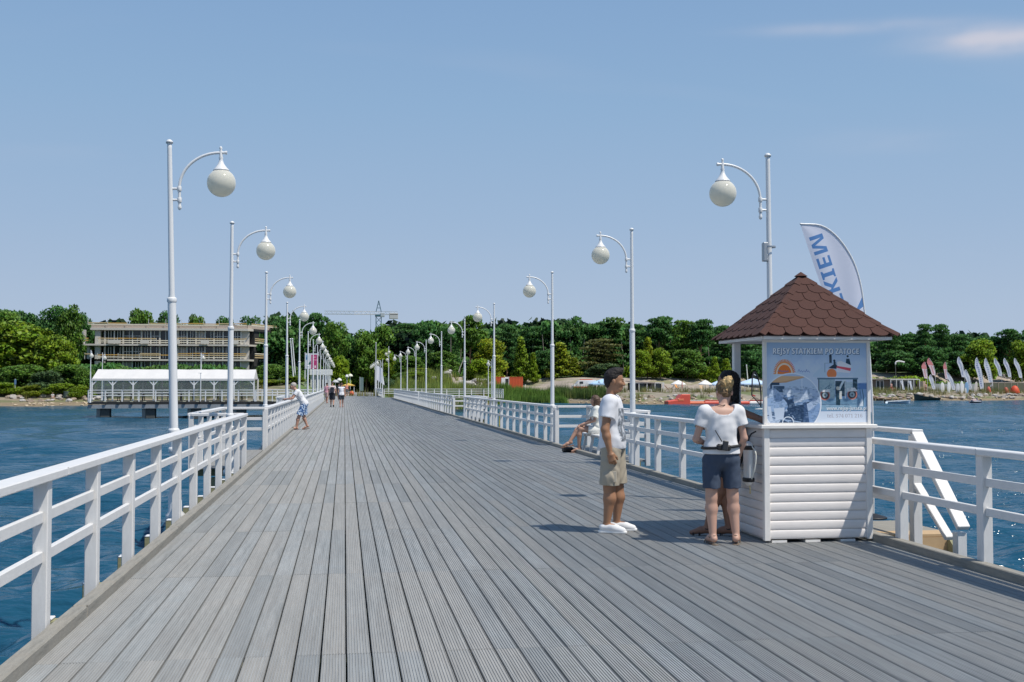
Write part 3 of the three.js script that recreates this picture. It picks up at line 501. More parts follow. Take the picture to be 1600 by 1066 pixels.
// primitives: tapered capsule and turned ellipsoid
const rc = (a, b, ra, rb = ra, k = .02) => { const [ax, ay, az] = a, bx = b[0] - ax, by = b[1] - ay, bz = b[2] - az, L = bx * bx + by * by + bz * bz || 1e-9; return { k, lo: [0, 1, 2].map(i => Math.min(a[i], b[i]) - Math.max(ra, rb)), hi: [0, 1, 2].map(i => Math.max(a[i], b[i]) + Math.max(ra, rb)), d: (x, y, z) => { const px = x - ax, py = y - ay, pz = z - az, h = Math.max(0, Math.min(1, (px * bx + py * by + pz * bz) / L)); return Math.hypot(px - bx * h, py - by * h, pz - bz * h) - ra - (rb - ra) * h; } }; };
const el = (c, r, k = .03, rx = 0, ry = 0) => { const cx = Math.cos(rx), sx = Math.sin(rx), cy = Math.cos(ry), sy = Math.sin(ry), m = Math.max(...r); return { k, lo: c.map(v => v - m), hi: c.map(v => v + m), d: (x, y, z) => { let px = x - c[0], py = y - c[1], pz = z - c[2]; let qx = cy * px - sy * pz, qz = sy * px + cy * pz; const qy = cx * py + sx * qz; qz = -sx * py + cx * qz; const k0 = Math.hypot(qx / r[0], qy / r[1], qz / r[2]), k1 = Math.hypot(qx / r[0] ** 2, qy / r[1] ** 2, qz / r[2] ** 2); return k1 < 1e-9 ? -Math.min(...r) : k0 * (k0 - 1) / k1; } }; };
const field = prims => (x, y, z) => { let d = 1e3; for (const p of prims) { const e = p.d(x, y, z), h = Math.max(0, 1 - Math.abs(d - e) / p.k); d = Math.min(d, e) - h * h * p.k * .25; } return d; };
const bounds = (prims, m) => [[0, 1, 2].map(i => Math.min(...prims.map(p => p.lo[i])) - m), [0, 1, 2].map(i => Math.max(...prims.map(p => p.hi[i])) + m)];
const mix = (a, b, t) => a.map((v, i) => v + (b[i] - v) * t);
const off = (a, x, y, z) => [a[0] + x, a[1] + y, a[2] + z];
const cut = (n, o) => { const L = Math.hypot(...n), m = n.map(v => v / L); return (x, y, z) => (x - o[0]) * m[0] + (y - o[1]) * m[1] + (z - o[2]) * m[2]; }; // positive beyond the plane

function hand(wrist, elbow, palmDir, side, curl, cell) { // palm, four unequal bent fingers and a thumb from the side of the palm
  const W = V(...wrist), d = W.clone().sub(V(...elbow)).normalize(), n = V(...palmDir), s = d.clone().cross(n).normalize().multiplyScalar(side); n.copy(s.clone().cross(d).multiplyScalar(side)).normalize();
  const at = (a, b, c) => W.clone().addScaledVector(d, a).addScaledVector(s, b).addScaledVector(n, c).toArray(), prims = [rc(at(-.03, 0, 0), at(.02, 0, 0), .026, .028, .02), rc(at(.03, -.022, 0), at(.085, -.026, 0), .019, .016, .02), rc(at(.03, .0, 0), at(.09, .0, 0), .02, .017, .02), rc(at(.03, .02, 0), at(.085, .024, 0), .019, .016, .02)];
  [[.068, -.031], [.078, -.011], [.072, .01], [.055, .03]].forEach(([L, b], i) => { let a = .088 - Math.abs(i - 1.2) * .004, c = 0, q = curl * .5; let p = at(a, b, c); const l = [.45, .32, .26]; for (const f of l) { q += curl * .55; const a2 = a + Math.cos(q) * L * f, c2 = c + Math.sin(q) * L * f, p2 = at(a2, b * 1.05, c2); prims.push(rc(p, p2, .0092, .0082, .006)); a = a2; c = c2; p = p2; } });
  const t0 = at(.02, -.028, .006), t1 = at(.058, -.052, .02), t2 = at(.088, -.056, .03 + curl * .01); prims.push(rc(t0, t1, .0135, .0115, .014), rc(t1, t2, .0112, .009, .006));
  const [lo, hi] = bounds(prims, cell * 2); return surfaceNets(field(prims), lo, hi, cell);
}
const skinMat = (r, g, b) => std(r, g, b, .55);
function person(name, label, o) {
  const t = thing(name, label, 'person', o.pos, o.turn, o.group), J = o.J, cell = o.cell ?? .012, s = o.girth ?? 1, fem = o.female;
  const tilt = o.tilt ?? 0, up = V(0, Math.cos(tilt), Math.sin(tilt)), fwd = V(0, -Math.sin(tilt), Math.cos(tilt));
  const rel = (base, x, y, z) => [base[0] + x, base[1] + up.y * y + fwd.y * z, base[2] + up.z * y + fwd.z * z];
  const pel = J.pelvis, ch = J.chest, torso = (q, gr) => [el(rel(pel, 0, 0, -.012), [.158 * s * (fem ? 1.06 : 1) + q, .125 + q, .112 * s + q], .06, tilt * .5), el(mix(pel, ch, .52), [.128 * s * (fem ? .94 : 1.06) + q, .16 + q, .092 * s + q], .06, tilt), el(rel(ch, 0, .0, 0), [.158 * s * (fem ? .92 : 1.04) + q, .185 + q, .104 * s + q], .06, tilt), rc(mix(J.shoulder[0], J.shoulder[1], .1), mix(J.shoulder[0], J.shoulder[1], .9), .055 * s + q, .055 * s + q, .06)];
  const leg = (i, q = 0) => { const h = J.hip[i], k = J.knee[i], a = J.ankle[i], c = mix(k, a, .3), dir = V(...a).sub(V(...k)).normalize(), back = V(0, dir.z, -dir.y).normalize(); const cc = off(c, back.x * .012, back.y * .012, back.z * .014); return [rc(h, k, .085 * s + q, .056 * s + q, .04), rc(k, cc, .054 * s + q, .060 * s + q, .03), rc(cc, a, .059 * s + q, .036 + q, .03)]; };
  const foot = (i, q = 0) => { const a = J.ankle[i], e = J.toe[i], dx = e[0] - a[0], dy = e[1] - a[1], dz = e[2] - a[2]; return [rc(off(a, -dx * .2, -.035 + (dy + .06) * -.2, -dz * .2), off(a, dx * .4, (dy) * .45 - .005, dz * .4), .035 + q, .035 + q, .03), rc(off(a, dx * .4, dy * .55, dz * .4), e, .036 + q, .025 + q, .03)]; };
  const hd = J.head, yaw = o.headYaw ?? 0, pit = o.headPitch ?? 0, cyw = Math.cos(yaw), syw = Math.sin(yaw), cp = Math.cos(pit), sp = Math.sin(pit);
  const H = (x, y, z) => { const y1 = y * cp - z * sp, z1 = y * sp + z * cp; return [hd[0] + x * cyw + z1 * syw, hd[1] + y1, hd[2] - x * syw + z1 * cyw]; };
  const arm = i => [rc(J.shoulder[i], J.elbow[i], .049 * s * (fem ? .86 : 1), .039 * s * (fem ? .88 : 1), .03), rc(J.elbow[i], mix(J.elbow[i], J.wrist[i], .3), .039 * s * (fem ? .88 : 1), .04 * s * (fem ? .86 : 1), .02), rc(mix(J.elbow[i], J.wrist[i], .3), J.wrist[i], .04 * s * (fem ? .86 : 1), .026, .02)];
  const ang = -pit, neckTop = H(0, -.07, -.025);
  const skin = [...torso(0), ...leg(0), ...leg(1), ...foot(0), ...foot(1), ...arm(0), ...arm(1), rc(J.neck, neckTop, .055 * (fem ? .86 : 1), .052 * (fem ? .88 : 1), .035),
    el(H(0, .03, -.012), [.076, .098, .098], .02, ang, -yaw), el(H(0, -.035, .028), [.06, .082, .068], .03, ang, -yaw), rc(H(-.022, -.088, .055), H(.022, -.088, .055), .022, .022, .03)];
  const faceCell = o.faceCell ?? cell * .6, face = [el(H(0, .03, -.012), [.076, .098, .098], .02, ang, -yaw), el(H(0, -.035, .028), [.06, .082, .068], .03, ang, -yaw), rc(H(-.02, -.09, .056), H(.02, -.09, .056), .021, .021, .025), rc(H(0, .012, .088), H(0, -.022, .108), .010, .0135, .012), rc(H(-.013, -.026, .094), H(.013, -.026, .094), .009, .009, .008), rc(H(-.034, .022, .078), H(.034, .022, .078), .013, .013, .014), rc(H(-.02, -.052, .09), H(.02, -.052, .09), .0075, .0075, .006), rc(H(-.017, -.064, .088), H(.017, -.064, .088), .008, .008, .006), rc(H(-.048, -.015, .06), H(-.04, -.02, .07), .02, .02, .02), rc(H(.048, -.015, .06), H(.04, -.02, .07), .02, .02, .02),
    el(H(-.078, -.005, -.012), [.011, .032, .02], .008, ang, -yaw), el(H(.078, -.005, -.012), [.011, .032, .02], .008, ang, -yaw), rc(neckTop, mix(neckTop, J.neck, .35), .05 * (fem ? .88 : 1), .052 * (fem ? .88 : 1), .03)];
  const geos = []; { const [lo, hi] = bounds(skin, cell * 2); geos.push(surfaceNets(field(skin), lo, hi, cell)); }
  { const [lo, hi] = bounds(face, cell * 2); geos.push(surfaceNets(field(face), lo, hi, faceCell)); }
  if (o.hands) o.hands.forEach(([i, dir, curl]) => geos.push(hand(J.wrist[i], J.elbow[i], dir, i ? -1 : 1, curl, .004))); else for (const i of [0, 1]) { const d = V(...J.wrist[i]).sub(V(...J.elbow[i])).normalize(), w = V(...J.wrist[i]), p = [rc(J.wrist[i], w.clone().addScaledVector(d, .08).toArray(), .028, .034, .02), rc(w.clone().addScaledVector(d, .08).toArray(), w.clone().addScaledVector(d, .16).toArray(), .03, .018, .02)], [lo, hi] = bounds(p, .02); geos.push(surfaceNets(field(p), lo, hi, .008)); }
  part(t, 'body', join(geos), o.skin);
  if (o.eyes !== false) for (const sgn of [-1, 1]) { part(t, 'eye', new THREE.SphereGeometry(.011, 10, 8), M.black, H(sgn * .031, .008, .079)); part(t, 'eyebrow', tube([H(sgn * .014, .03, .091), H(sgn * .032, .036, .087), H(sgn * .05, .028, .073)], .0045, 8, 5), o.hair); }
  // hair
  const hair = (o.hairPrims ? o.hairPrims(H) : [el(H(0, .05, -.022), [.084, .094, .104], .02, ang, -yaw)]), fc = cut([0 + syw * cp, -.35, cyw * cp], H(0, .055, .062)), hf0 = field(hair), hw = o.hairNoise ?? .006, hf = (x, y, z) => Math.max(hf0(x, y, z) + hw * noise3(x * 42, y * 42, z * 42) + hw * .5 * noise3(x * 90, y * 30, z * 90), o.hairCut === false ? -1 : fc(x, y, z));
  { const [lo, hi] = bounds(hair, .02); part(t, 'hair', surfaceNets(hf, lo, hi, o.faceCell ?? cell * .7, o.hairPaint && ((x, y, z) => o.hairPaint(x, y, z, H))), o.hairPaint ? std(1, 1, 1, .65, { vertexColors: true }) : o.hair); }
  const wrinkle = (x, y, z) => .0035 * Math.sin(y * 38 + 6 * Math.sin(x * 9 + z * 7)) * noise3(x * 8, y * 8, z * 8) * 2 + .004 * noise3(x * 16, y * 12, z * 16);
  if (o.top) { // shirt
    const q = o.top.loose ?? .016, pr = [...torso(q), rc(rel(mix(pel, ch, .25), -.07, 0, 0), rel(mix(pel, ch, .25), .07, 0, 0), .085 * s + q, .085 * s + q, .06)], sl = o.top.sleeve ?? .5;
    if (o.top.hem < -.05) pr.push(rc(rel(pel, -.06, o.top.hem, 0), rel(pel, .06, o.top.hem, 0), .1 * s + q, .1 * s + q, .08));
    const sleeves = [0, 1].map(i => ({ p: [rc(off(J.shoulder[i], 0, 0, 0), J.elbow[i], .056 * s + q * .6, .058 * s + q * .9, .04)], c: cut(J.elbow[i].map((v, k) => v - J.shoulder[i][k]), mix(J.shoulder[i], J.elbow[i], sl)) }));
    const body = field(pr), sf = sleeves.map(a => field(a.p)), hem = cut(up.clone().negate().toArray(), rel(pel, 0, o.top.hem, 0)), nk = o.top.neck ?? { c: rel(J.neck, 0, .055, .03), r: .085 }, nf = el(nk.c, Array.isArray(nk.r) ? nk.r : [nk.r, nk.r, nk.r], .01).d;
    const f = (x, y, z) => { const a = body(x, y, z); let d = a; sleeves.forEach((c, i) => { const e = Math.max(sf[i](x, y, z), c.c(x, y, z)), h = Math.max(0, 1 - Math.abs(d - e) / .04); d = Math.min(d, e) - h * h * .01; }); return Math.max(d + wrinkle(x, y, z), hem(x, y, z), -nf(x, y, z)); };
    const all = [...pr, ...sleeves.flatMap(a => a.p)], [lo, hi] = bounds(all, .03); part(t, o.top.name, surfaceNets(f, lo, hi, cell * .85, o.top.paint), o.top.mat);
  }
  if (o.bottom) { // shorts or skirt
    const q = o.bottom.loose ?? .018, L = o.bottom.leg, pr = [el(rel(pel, 0, 0, -.012), [.158 * s * (fem ? 1.06 : 1) + q, .125 + q, .112 * s + q], .06, tilt * .5)], cl = [0, 1].map(i => cut(J.knee[i].map((v, k) => v - J.hip[i][k]), mix(J.hip[i], J.knee[i], L))), lf = [0, 1].map(i => field([rc(J.hip[i], J.knee[i], .09 * s + q, (.078 + (o.bottom.flare ?? 0)) * s + q, .03), ...(o.bottom.flare && o.bottom.pocket ? [el(off(mix(J.hip[i], J.knee[i], .72), (i ? -1 : 1) * .085, 0, 0), [.035, .075, .065], .02)] : [])]));
    const pf = field(pr), waist = cut(up.toArray(), rel(pel, 0, o.bottom.waist ?? .09, 0));
    const f = (x, y, z) => { let d = Math.max(pf(x, y, z), cl[0](x, y, z) * .3 - .2); for (const i of [0, 1]) { const e = Math.max(lf[i](x, y, z), cl[i](x, y, z)), h = Math.max(0, 1 - Math.abs(d - e) / .03); d = Math.min(d, e) - h * h * .0075; } return Math.max(d + wrinkle(x + 3, y, z), waist(x, y, z)); };
    const all = [...pr, rc(J.hip[0], J.knee[0], .15, .13), rc(J.hip[1], J.knee[1], .15, .13)], [lo, hi] = bounds(all, .03); part(t, o.bottom.name, surfaceNets(f, lo, hi, cell * .85, o.bottom.paint), o.bottom.mat);
  }
  if (o.shoe) for (const i of [0, 1]) {
    if (o.shoe === 'sandal') {
      const a = J.ankle[i], e = J.toe[i], sh = t; const dx = e[0] - a[0], dz = e[2] - a[2], L = Math.hypot(dx, dz) || 1, ux = dx / L, uz = dz / L, y0 = Math.min(a[1] - .08, e[1] - .026);
      const s0 = [a[0] - ux * .06, a[1] - .085, a[2] - uz * .06], s1 = [e[0] + ux * .03, e[1] - .032, e[2] + uz * .03];
      const sole = [rc(s0, mix(s0, s1, .5), .036, .034, .02), rc(mix(s0, s1, .5), s1, .036, .034, .02)], ff = field(sole), plane = cut([0, 1, 0].map((v, k) => v), [0, Math.max(s0[1], s1[1]) + .0, 0]); const nrm = V(s1[0] - s0[0], s1[1] - s0[1], s1[2] - s0[2]).normalize(), upv = V(0, 1, 0).addScaledVector(nrm, -nrm.y).normalize(), cu = cut(upv.toArray(), s0), cd = cut(upv.clone().negate().toArray(), off(s0, -upv.x * .022, -upv.y * .022, -upv.z * .022));
      const [lo, hi] = bounds(sole, .02), g = surfaceNets((x, y, z) => Math.max(ff(x, y, z), cu(x, y, z), cd(x, y, z)), lo, hi, .007);
      const sp_ = part(t, 'sandal', g, o.shoeMat), px = -uz, pz = ux, band = k => { const c = mix(s0, s1, k), hgt = .062 - .035 * k; return tube([[c[0] + px * .038, c[1], c[2] + pz * .038], [c[0] + px * .03, c[1] + hgt * .75, c[2] + pz * .03], [c[0], c[1] + hgt, c[2]], [c[0] - px * .03, c[1] + hgt * .75, c[2] - pz * .03], [c[0] - px * .038, c[1], c[2] - pz * .038]], .006, 14, 6); };
      part(sp_, 'strap', join([band(.55), band(.8), tube([[a[0] + px * .04, a[1] - .02, a[2] + pz * .04], [a[0] + ux * .045, a[1] + .0, a[2] + uz * .045], [a[0] - px * .04, a[1] - .02, a[2] - pz * .04], [a[0] - ux * .05, a[1] - .0, a[2] - uz * .05], [a[0] + px * .04, a[1] - .02, a[2] + pz * .04]], .006, 20, 6)]), o.shoeMat);
    } else {
      const pr = foot(i, .012), f = field(pr), a = J.ankle[i], top = cut([0, 1, 0], [0, a[1] + .0, 0]), bot = cut([0, -1, 0], [0, Math.min(a[1] - .09, J.toe[i][1] - .03) + .002, 0]), [lo, hi] = bounds(pr, .03); const sh = part(t, 'shoe', surfaceNets((x, y, z) => Math.max(f(x, y, z), top(x, y, z)), lo, hi, .008), o.shoeMat);
      const dx = J.toe[i][0] - a[0], dz = J.toe[i][2] - a[2], s0 = [a[0] - dx * .28, .016, a[2] - dz * .28], s1 = [J.toe[i][0] + dx * .06, .016, J.toe[i][2] + dz * .06], so = [rc(s0, mix(s0, s1, .5), .044, .04, .02), rc(mix(s0, s1, .5), s1, .042, .036, .02)], ff = field(so), [l2, h2] = bounds(so, .02); part(sh, 'sole', surfaceNets((x, y, z) => Math.max(ff(x, y, z), y - .03, -y + .001), l2, h2, .007), o.soleMat ?? o.shoeMat);
    }
  }
  return { t, H, rel, up };
}
const stand = (h = 1, o = {}) => ({ pelvis: [0, .93 * h, 0], chest: [0, 1.27 * h, -.005], neck: [0, 1.46 * h, -.02], head: [0, 1.635 * h, .015], shoulder: [[.178, 1.405 * h, -.015], [-.178, 1.405 * h, -.015]], elbow: [[.225, 1.11 * h, -.03], [-.225, 1.11 * h, -.03]], wrist: [[.225, .865 * h, .03], [-.225, .865 * h, .03]], hip: [[.088, .88 * h, 0], [-.088, .88 * h, 0]], knee: [[.095, .49 * h, .015], [-.095, .49 * h, .015]], ankle: [[.1, .092, -.02], [-.1, .092, -.02]], toe: [[.125, .028, .15], [-.125, .028, .15]], ...o });
const cloth = (r, g, b, o = {}) => std(r, g, b, .9, o), clothV = std(1, 1, 1, .9, { vertexColors: true });
const HAIR = { dark: std(.012, .008, .007, .75), blonde: std(.50, .35, .17, .65), brown: std(.085, .045, .025, .55), grey: std(.42, .38, .35, .7) };

{ // man in profile, facing the kiosk
  const shirt = [.68, .69, .73];
  const P = person('person', 'dark haired man in white printed T-shirt and khaki shorts standing in profile', { pos: [2.93, 0, -12.2], turn: 1.2, skin: skinMat(.33, .17, .095), hair: HAIR.dark, cell: .0115, faceCell: .005,
    J: stand(1.012, { hip: [[.1, .89, .01], [-.1, .89, -.01]], pelvis: [0, .945, .005], chest: [0, 1.285, -.02], neck: [0, 1.475, -.03], head: [0, 1.65, .022], elbow: [[.225, 1.125, -.05], [-.235, 1.13, -.055]], wrist: [[.23, .88, .0], [-.235, .88, .0]], knee: [[.1, .495, .035], [-.105, .495, -.03]], ankle: [[.10, .095, .02], [-.105, .095, -.06]], toe: [[.13, .03, .20], [-.125, .03, .12]] }),
    headPitch: .12, headYaw: .12, girth: 1.13, hands: [[0, [-1, 0, 0], .55], [1, [1, 0, 0], .6]],
    hairPrims: H => [el(H(0, .046, -.03), [.085, .092, .1], .02), el(H(0, .11, .015), [.066, .048, .08], .03), el(H(0, .125, .065), [.05, .032, .045], .02), el(H(0, -.012, -.075), [.067, .074, .042], .02)], hairNoise: .005,
    top: { name: 'shirt', mat: clothV, hem: -.03, sleeve: .58, loose: .024, paint: (x, y, z, n) => { const front = n.z > -.05 && Math.abs(x) < .15 && y > 1.0 && y < 1.36, q = noise3(x * 22, y * 14, 3) + .6 * noise3(x * 50, y * 40, 1); if (front && q > -.25) { const k = q > .15 ? .12 : .28; return [k, k * 1.12, k * 1.3]; } return shirt; } },
    bottom: { name: 'shorts', mat: cloth(.38, .335, .265), leg: .94, waist: .07, loose: .010, flare: .008, pocket: true }, shoe: 'trainer', shoeMat: cloth(.72, .72, .73), soleMat: cloth(.8, .8, .8) });
  part(P.t, 'pocket_flap', box(.012, .12, .13, .004), cloth(.46, .41, .33), [-.197, .62, -.0], [0, 0, -.08]); part(P.t, 'pocket_flap', box(.012, .12, .13, .004), cloth(.46, .41, .33), [.197, .62, 0], [0, 0, .08]);
}
{ // blonde woman seen from behind
  const P = person('person', 'blonde woman seen from behind in white T-shirt and navy shorts at the counter', { pos: [3.80, 0, -11.13], turn: Math.PI - .05, female: true, skin: skinMat(.50, .30, .225), hair: HAIR.blonde, cell: .0115, faceCell: .006, girth: 1.0, headPitch: .42, eyes: false,
    J: stand(.95, { neck: [-.02, 1.37, .01], head: [-.06, 1.53, .085], elbow: [[.255, 1.06, .02], [-.235, 1.07, -.02]], wrist: [[.12, 1.01, .2], [-.20, .86, .09]], knee: [[.105, .47, .0], [-.12, .47, .005]], hip: [[.1, .83, 0], [-.1, .83, 0]], ankle: [[.10, .092, -.03], [-.14, .092, -.03]], toe: [[.115, .028, .14], [-.195, .028, .13]] }),
    hands: [[0, [0, 1, 0], .4], [1, [1, 0, 0], .9]],
    hairPrims: H => [el(H(0, .04, -.02), [.084, .09, .098], .02), el(H(-.022, .075, -.112), [.06, .058, .05], .02), el(H(-.045, .115, -.1), [.032, .032, .032], .01), el(H(0, -.035, -.07), [.052, .045, .035], .02), el(H(.035, .06, -.12), [.03, .035, .03], .01)], hairNoise: .01, hairPaint: (x, y, z, H) => { const b = H(-.022, .075, -.112), d = Math.hypot(x - b[0], y - b[1], z - b[2]), k = Math.max(0, Math.min(1, (.105 - d) / .05)), n = .8 + .6 * noise3(x * 60, y * 25, z * 60); return [(.17 + .40 * k) * n, (.10 + .29 * k) * n, (.045 + .13 * k) * n]; },
    top: { name: 'shirt', mat: cloth(.69, .685, .70), hem: .03, sleeve: .5, loose: .022, neck: { c: [0, 1.405, -.03], r: [.128, .125, .13] } },
    bottom: { name: 'shorts', mat: cloth(.047, .066, .105), leg: .74, waist: .085, loose: .006, flare: .006 }, shoe: 'sandal', shoeMat: std(.16, .12, .09, .7) });
  part(P.t, 'necklace', tube([[.05, 1.405, .02], [.03, 1.41, -.045], [0, 1.405, -.062], [-.03, 1.41, -.045], [-.05, 1.405, .02]], .004, 20, 6), M.black);
}
{ // belt bag and radio on the blonde woman's back
  const t = thing('waist_bag', 'black waist strap with hand radio worn over the white T-shirt', 'belt bag', [3.80, .985, -11.13], Math.PI - .05);
  part(t, 'strap', (() => { const g = new THREE.TorusGeometry(.186, .015, 8, 40).rotateX(Math.PI / 2); g.scale(1.04, 1, .86); return g.rotateZ(-.07); })(), M.black);
  part(t, 'pouch', box(.15, .06, .04, .014), M.black, [.02, .0, -.165], [0, 0, .1]); part(t, 'radio', box(.055, .1, .035, .008), std(.03, .032, .036, .4), [.012, .02, -.19], [0, 0, .15]); part(t, 'antenna', rod([.045, .06, -.19], [.115, .175, -.192], .006, .004), M.black);
}
{ // dark-haired woman leaning on the counter beyond her
  const P = person('person', 'woman with long dark hair leaning on the counter, mostly hidden behind the blonde woman', { pos: [4.12, 0, -11.72], turn: -Math.PI / 2 - .5, female: true, skin: skinMat(.27, .135, .085), hair: HAIR.dark, cell: .013, faceCell: .007, tilt: .12, headPitch: .05, headYaw: -.1,
    J: stand(.96, { pelvis: [0, .92, -.02], chest: [.0, 1.24, .02], neck: [0, 1.455, .04], head: [0, 1.635, .05], shoulder: [[.18, 1.35, -.08], [-.165, 1.36, .06]], elbow: [[.22, 1.245, -.36], [-.2, 1.16, .02]], wrist: [[.0, 1.245, -.44], [-.1, 1.16, .24]], ankle: [[.10, .092, .25], [.04, .092, .03]], toe: [[.11, .028, .42], [.03, .028, .2]], knee: [[.1, .48, .12], [.02, .48, .05]] }),
    hairPrims: H => [el(H(0, .045, -.025), [.088, .095, .102], .03), rc(H(0, .02, -.07), H(0, -.2, -.09), .072, .04, .05), rc(H(-.05, -.02, -.05), H(-.06, -.2, -.06), .045, .03, .05)], hairNoise: .008,
    top: { name: 'tank_top', mat: cloth(.03, .03, .035), hem: -.02, sleeve: .02, loose: .012, neck: { c: [0, 1.45, .1], r: [.13, .13, .13] } }, bottom: { name: 'shorts', mat: cloth(.035, .035, .045), leg: .6, waist: .08, loose: .014 }, shoe: 'sandal', shoeMat: M.black });
}
{ // woman in white on the bench, legs crossed, looking along the bay
  person('person', 'seated woman in white lace top with crossed legs on the right bay bench', { pos: [5.96, 0, -26.3], turn: -Math.PI / 2 - .12, female: true, skin: skinMat(.42, .24, .17), hair: HAIR.brown, cell: .014, faceCell: .007, headYaw: -.55, headPitch: .1, tilt: .1,
    J: { pelvis: [0, .55, -.02], chest: [0, .89, .03], neck: [0, 1.07, .05], head: [.01, 1.225, .085], shoulder: [[.165, 1.025, .045], [-.165, 1.025, .045]], elbow: [[.22, .77, .12], [-.2, .77, .16]], wrist: [[.1, .68, .33], [-.03, .67, .37]], hip: [[.09, .52, .02], [-.09, .52, .02]], knee: [[.05, .56, .43], [-.03, .61, .43]], ankle: [[.02, .11, .46], [.06, .27, .68]], toe: [[.03, .035, .63], [.09, .17, .84]] },
    hairPrims: H => [el(H(0, .045, -.02), [.088, .095, .105], .03), rc(H(0, .0, -.06), H(0, -.13, -.07), .075, .065, .04), rc(H(.05, 0, -.02), H(.055, -.12, -.03), .035, .03, .03), rc(H(-.05, 0, -.02), H(-.055, -.12, -.03), .035, .03, .03)],
    top: { name: 'lace_top', mat: cloth(.74, .73, .67), hem: -.12, sleeve: .75, loose: .035, neck: { c: [0, 1.12, .09], r: .09 } }, bottom: { name: 'skirt', mat: cloth(.72, .71, .66), leg: .55, waist: .1, loose: .035 }, shoe: 'sandal', shoeMat: std(.25, .13, .08, .7) });
  const b = thing('handbag', 'small black bag standing on the deck by the crossed feet', 'bag', [5.28, 0, -26.6], .3);
  part(b, 'bag_body', box(.26, .12, .16, .03), M.black, [0, .06, 0]); part(b, 'strap', tube([[-.1, .11, 0], [-.06, .17, .01], [.06, .17, 0], [.1, .11, 0]], .008, 16), M.black);
}
{ // man leaning on the left railing
  const pat = (x, y, z) => { const q = noise3(x * 24, y * 24, z * 24); return q > .12 ? [.62, .70, .78] : q > -.15 ? [.10, .24, .48] : [.02, .06, .2]; };
  person('person', 'grey haired man in white shirt and blue patterned shorts leaning on left railing', { pos: [-1.52, 0, -41.1], turn: -Math.PI / 2 + .1, skin: skinMat(.47, .26, .185), hair: HAIR.grey, cell: .016, faceCell: .009, tilt: .42, headPitch: .1, girth: 1.06,
    J: { pelvis: [0, .93, -.1], chest: [0, 1.24, .08], neck: [0, 1.405, .18], head: [0, 1.545, .29], shoulder: [[.18, 1.35, .16], [-.18, 1.35, .16]], elbow: [[.24, 1.12, .32], [-.24, 1.12, .32]], wrist: [[.1, 1.09, .52], [-.1, 1.09, .52]], hip: [[.09, .88, -.1], [-.09, .88, -.1]], knee: [[.1, .48, .08], [-.1, .49, -.1]], ankle: [[.1, .092, .17], [-.1, .14, -.22]], toe: [[.11, .028, .35], [-.11, .03, -.06]] },
    hairPrims: H => [el(H(0, .05, -.022), [.084, .09, .102], .02)], top: { name: 'shirt', mat: cloth(.68, .68, .70), hem: -.06, sleeve: .5, loose: .022 }, bottom: { name: 'shorts', mat: clothV, leg: .9, waist: .06, loose: .025, flare: .02, paint: pat }, shoe: 'sandal', shoeMat: std(.16, .08, .05, .7) });
}
// couple walking away and a few more on the pier
const walkJ = (h, ph) => stand(h, { knee: [[.09, .49 * h, .05 * ph], [-.09, .5 * h, -.05 * ph]], ankle: [[.09, .1, .16 * ph], [-.09, .15, -.2 * ph]], toe: [[.1, .035, .16 * ph + .16], [-.1, .05, -.2 * ph + .15]], wrist: [[.25, .88 * h, -.06 * ph], [-.25, .88 * h, .1 * ph]] });
{
  const P = person('person', 'walker with dark backpack and black shorts, back turned, on the pier ahead', { pos: [-.86, 0, -82], turn: Math.PI, skin: skinMat(.5, .28, .2), hair: HAIR.brown, cell: .022, girth: 1.12, J: walkJ(1.02, 1), eyes: false, top: { name: 'shirt', mat: cloth(.70, .58, .55), hem: -.05, sleeve: .5 }, bottom: { name: 'shorts', mat: cloth(.018, .02, .03), leg: .95, loose: .03 }, shoe: 'trainer', shoeMat: M.black });
  const b = thing('backpack', 'dark backpack on the back of the larger walker', 'backpack', [-.86, 1.2, -81.83]); part(b, 'pack_body', box(.28, .44, .16, .05), cloth(.02, .022, .035)); part(b, 'pocket', box(.2, .18, .05, .02), cloth(.03, .033, .05), [0, -.1, .09]);
  person('person', 'slimmer walker in white vest and dark shorts, back turned, beside the backpack', { pos: [-.2, 0, -80.5], turn: Math.PI, female: true, skin: skinMat(.5, .28, .2), hair: HAIR.brown, cell: .022, J: walkJ(.97, -.8), eyes: false, top: { name: 'vest', mat: cloth(.78, .77, .79), hem: -.06, sleeve: .1 }, bottom: { name: 'shorts', mat: cloth(.03, .04, .05), leg: .8, loose: .02 }, shoe: 'trainer', shoeMat: cloth(.5, .3, .25) });
  person('person', 'person in pink top by the left railing behind the walking couple', { pos: [-1.45, 0, -96], turn: 2.6, skin: skinMat(.48, .26, .19), hair: HAIR.dark, cell: .03, J: walkJ(.98, .6), eyes: false, top: { name: 'shirt', mat: cloth(.70, .34, .38), hem: -.05, sleeve: .5 }, bottom: { name: 'shorts', mat: cloth(.6, .4, .36), leg: .8 } });
  person('person', 'dark clad person just ahead of the walking couple, near the stall', { pos: [-.52, 0, -112], turn: 2.9, skin: skinMat(.42, .24, .17), hair: HAIR.dark, cell: .03, J: walkJ(1, .6), eyes: false, top: { name: 'shirt', mat: cloth(.03, .03, .04), hem: -.05, sleeve: .5 }, bottom: { name: 'shorts', mat: cloth(.1, .1, .14), leg: .9 } });
  person('person', 'person in salmon shirt standing by the yellow roofed stall', { pos: [.32, 0, -158], turn: .4, skin: skinMat(.45, .25, .18), hair: HAIR.dark, cell: .035, J: walkJ(1, .4), eyes: false, top: { name: 'shirt', mat: cloth(.62, .26, .2), hem: -.05, sleeve: .5 }, bottom: { name: 'shorts', mat: cloth(.1, .1, .12), leg: .9 } });
}
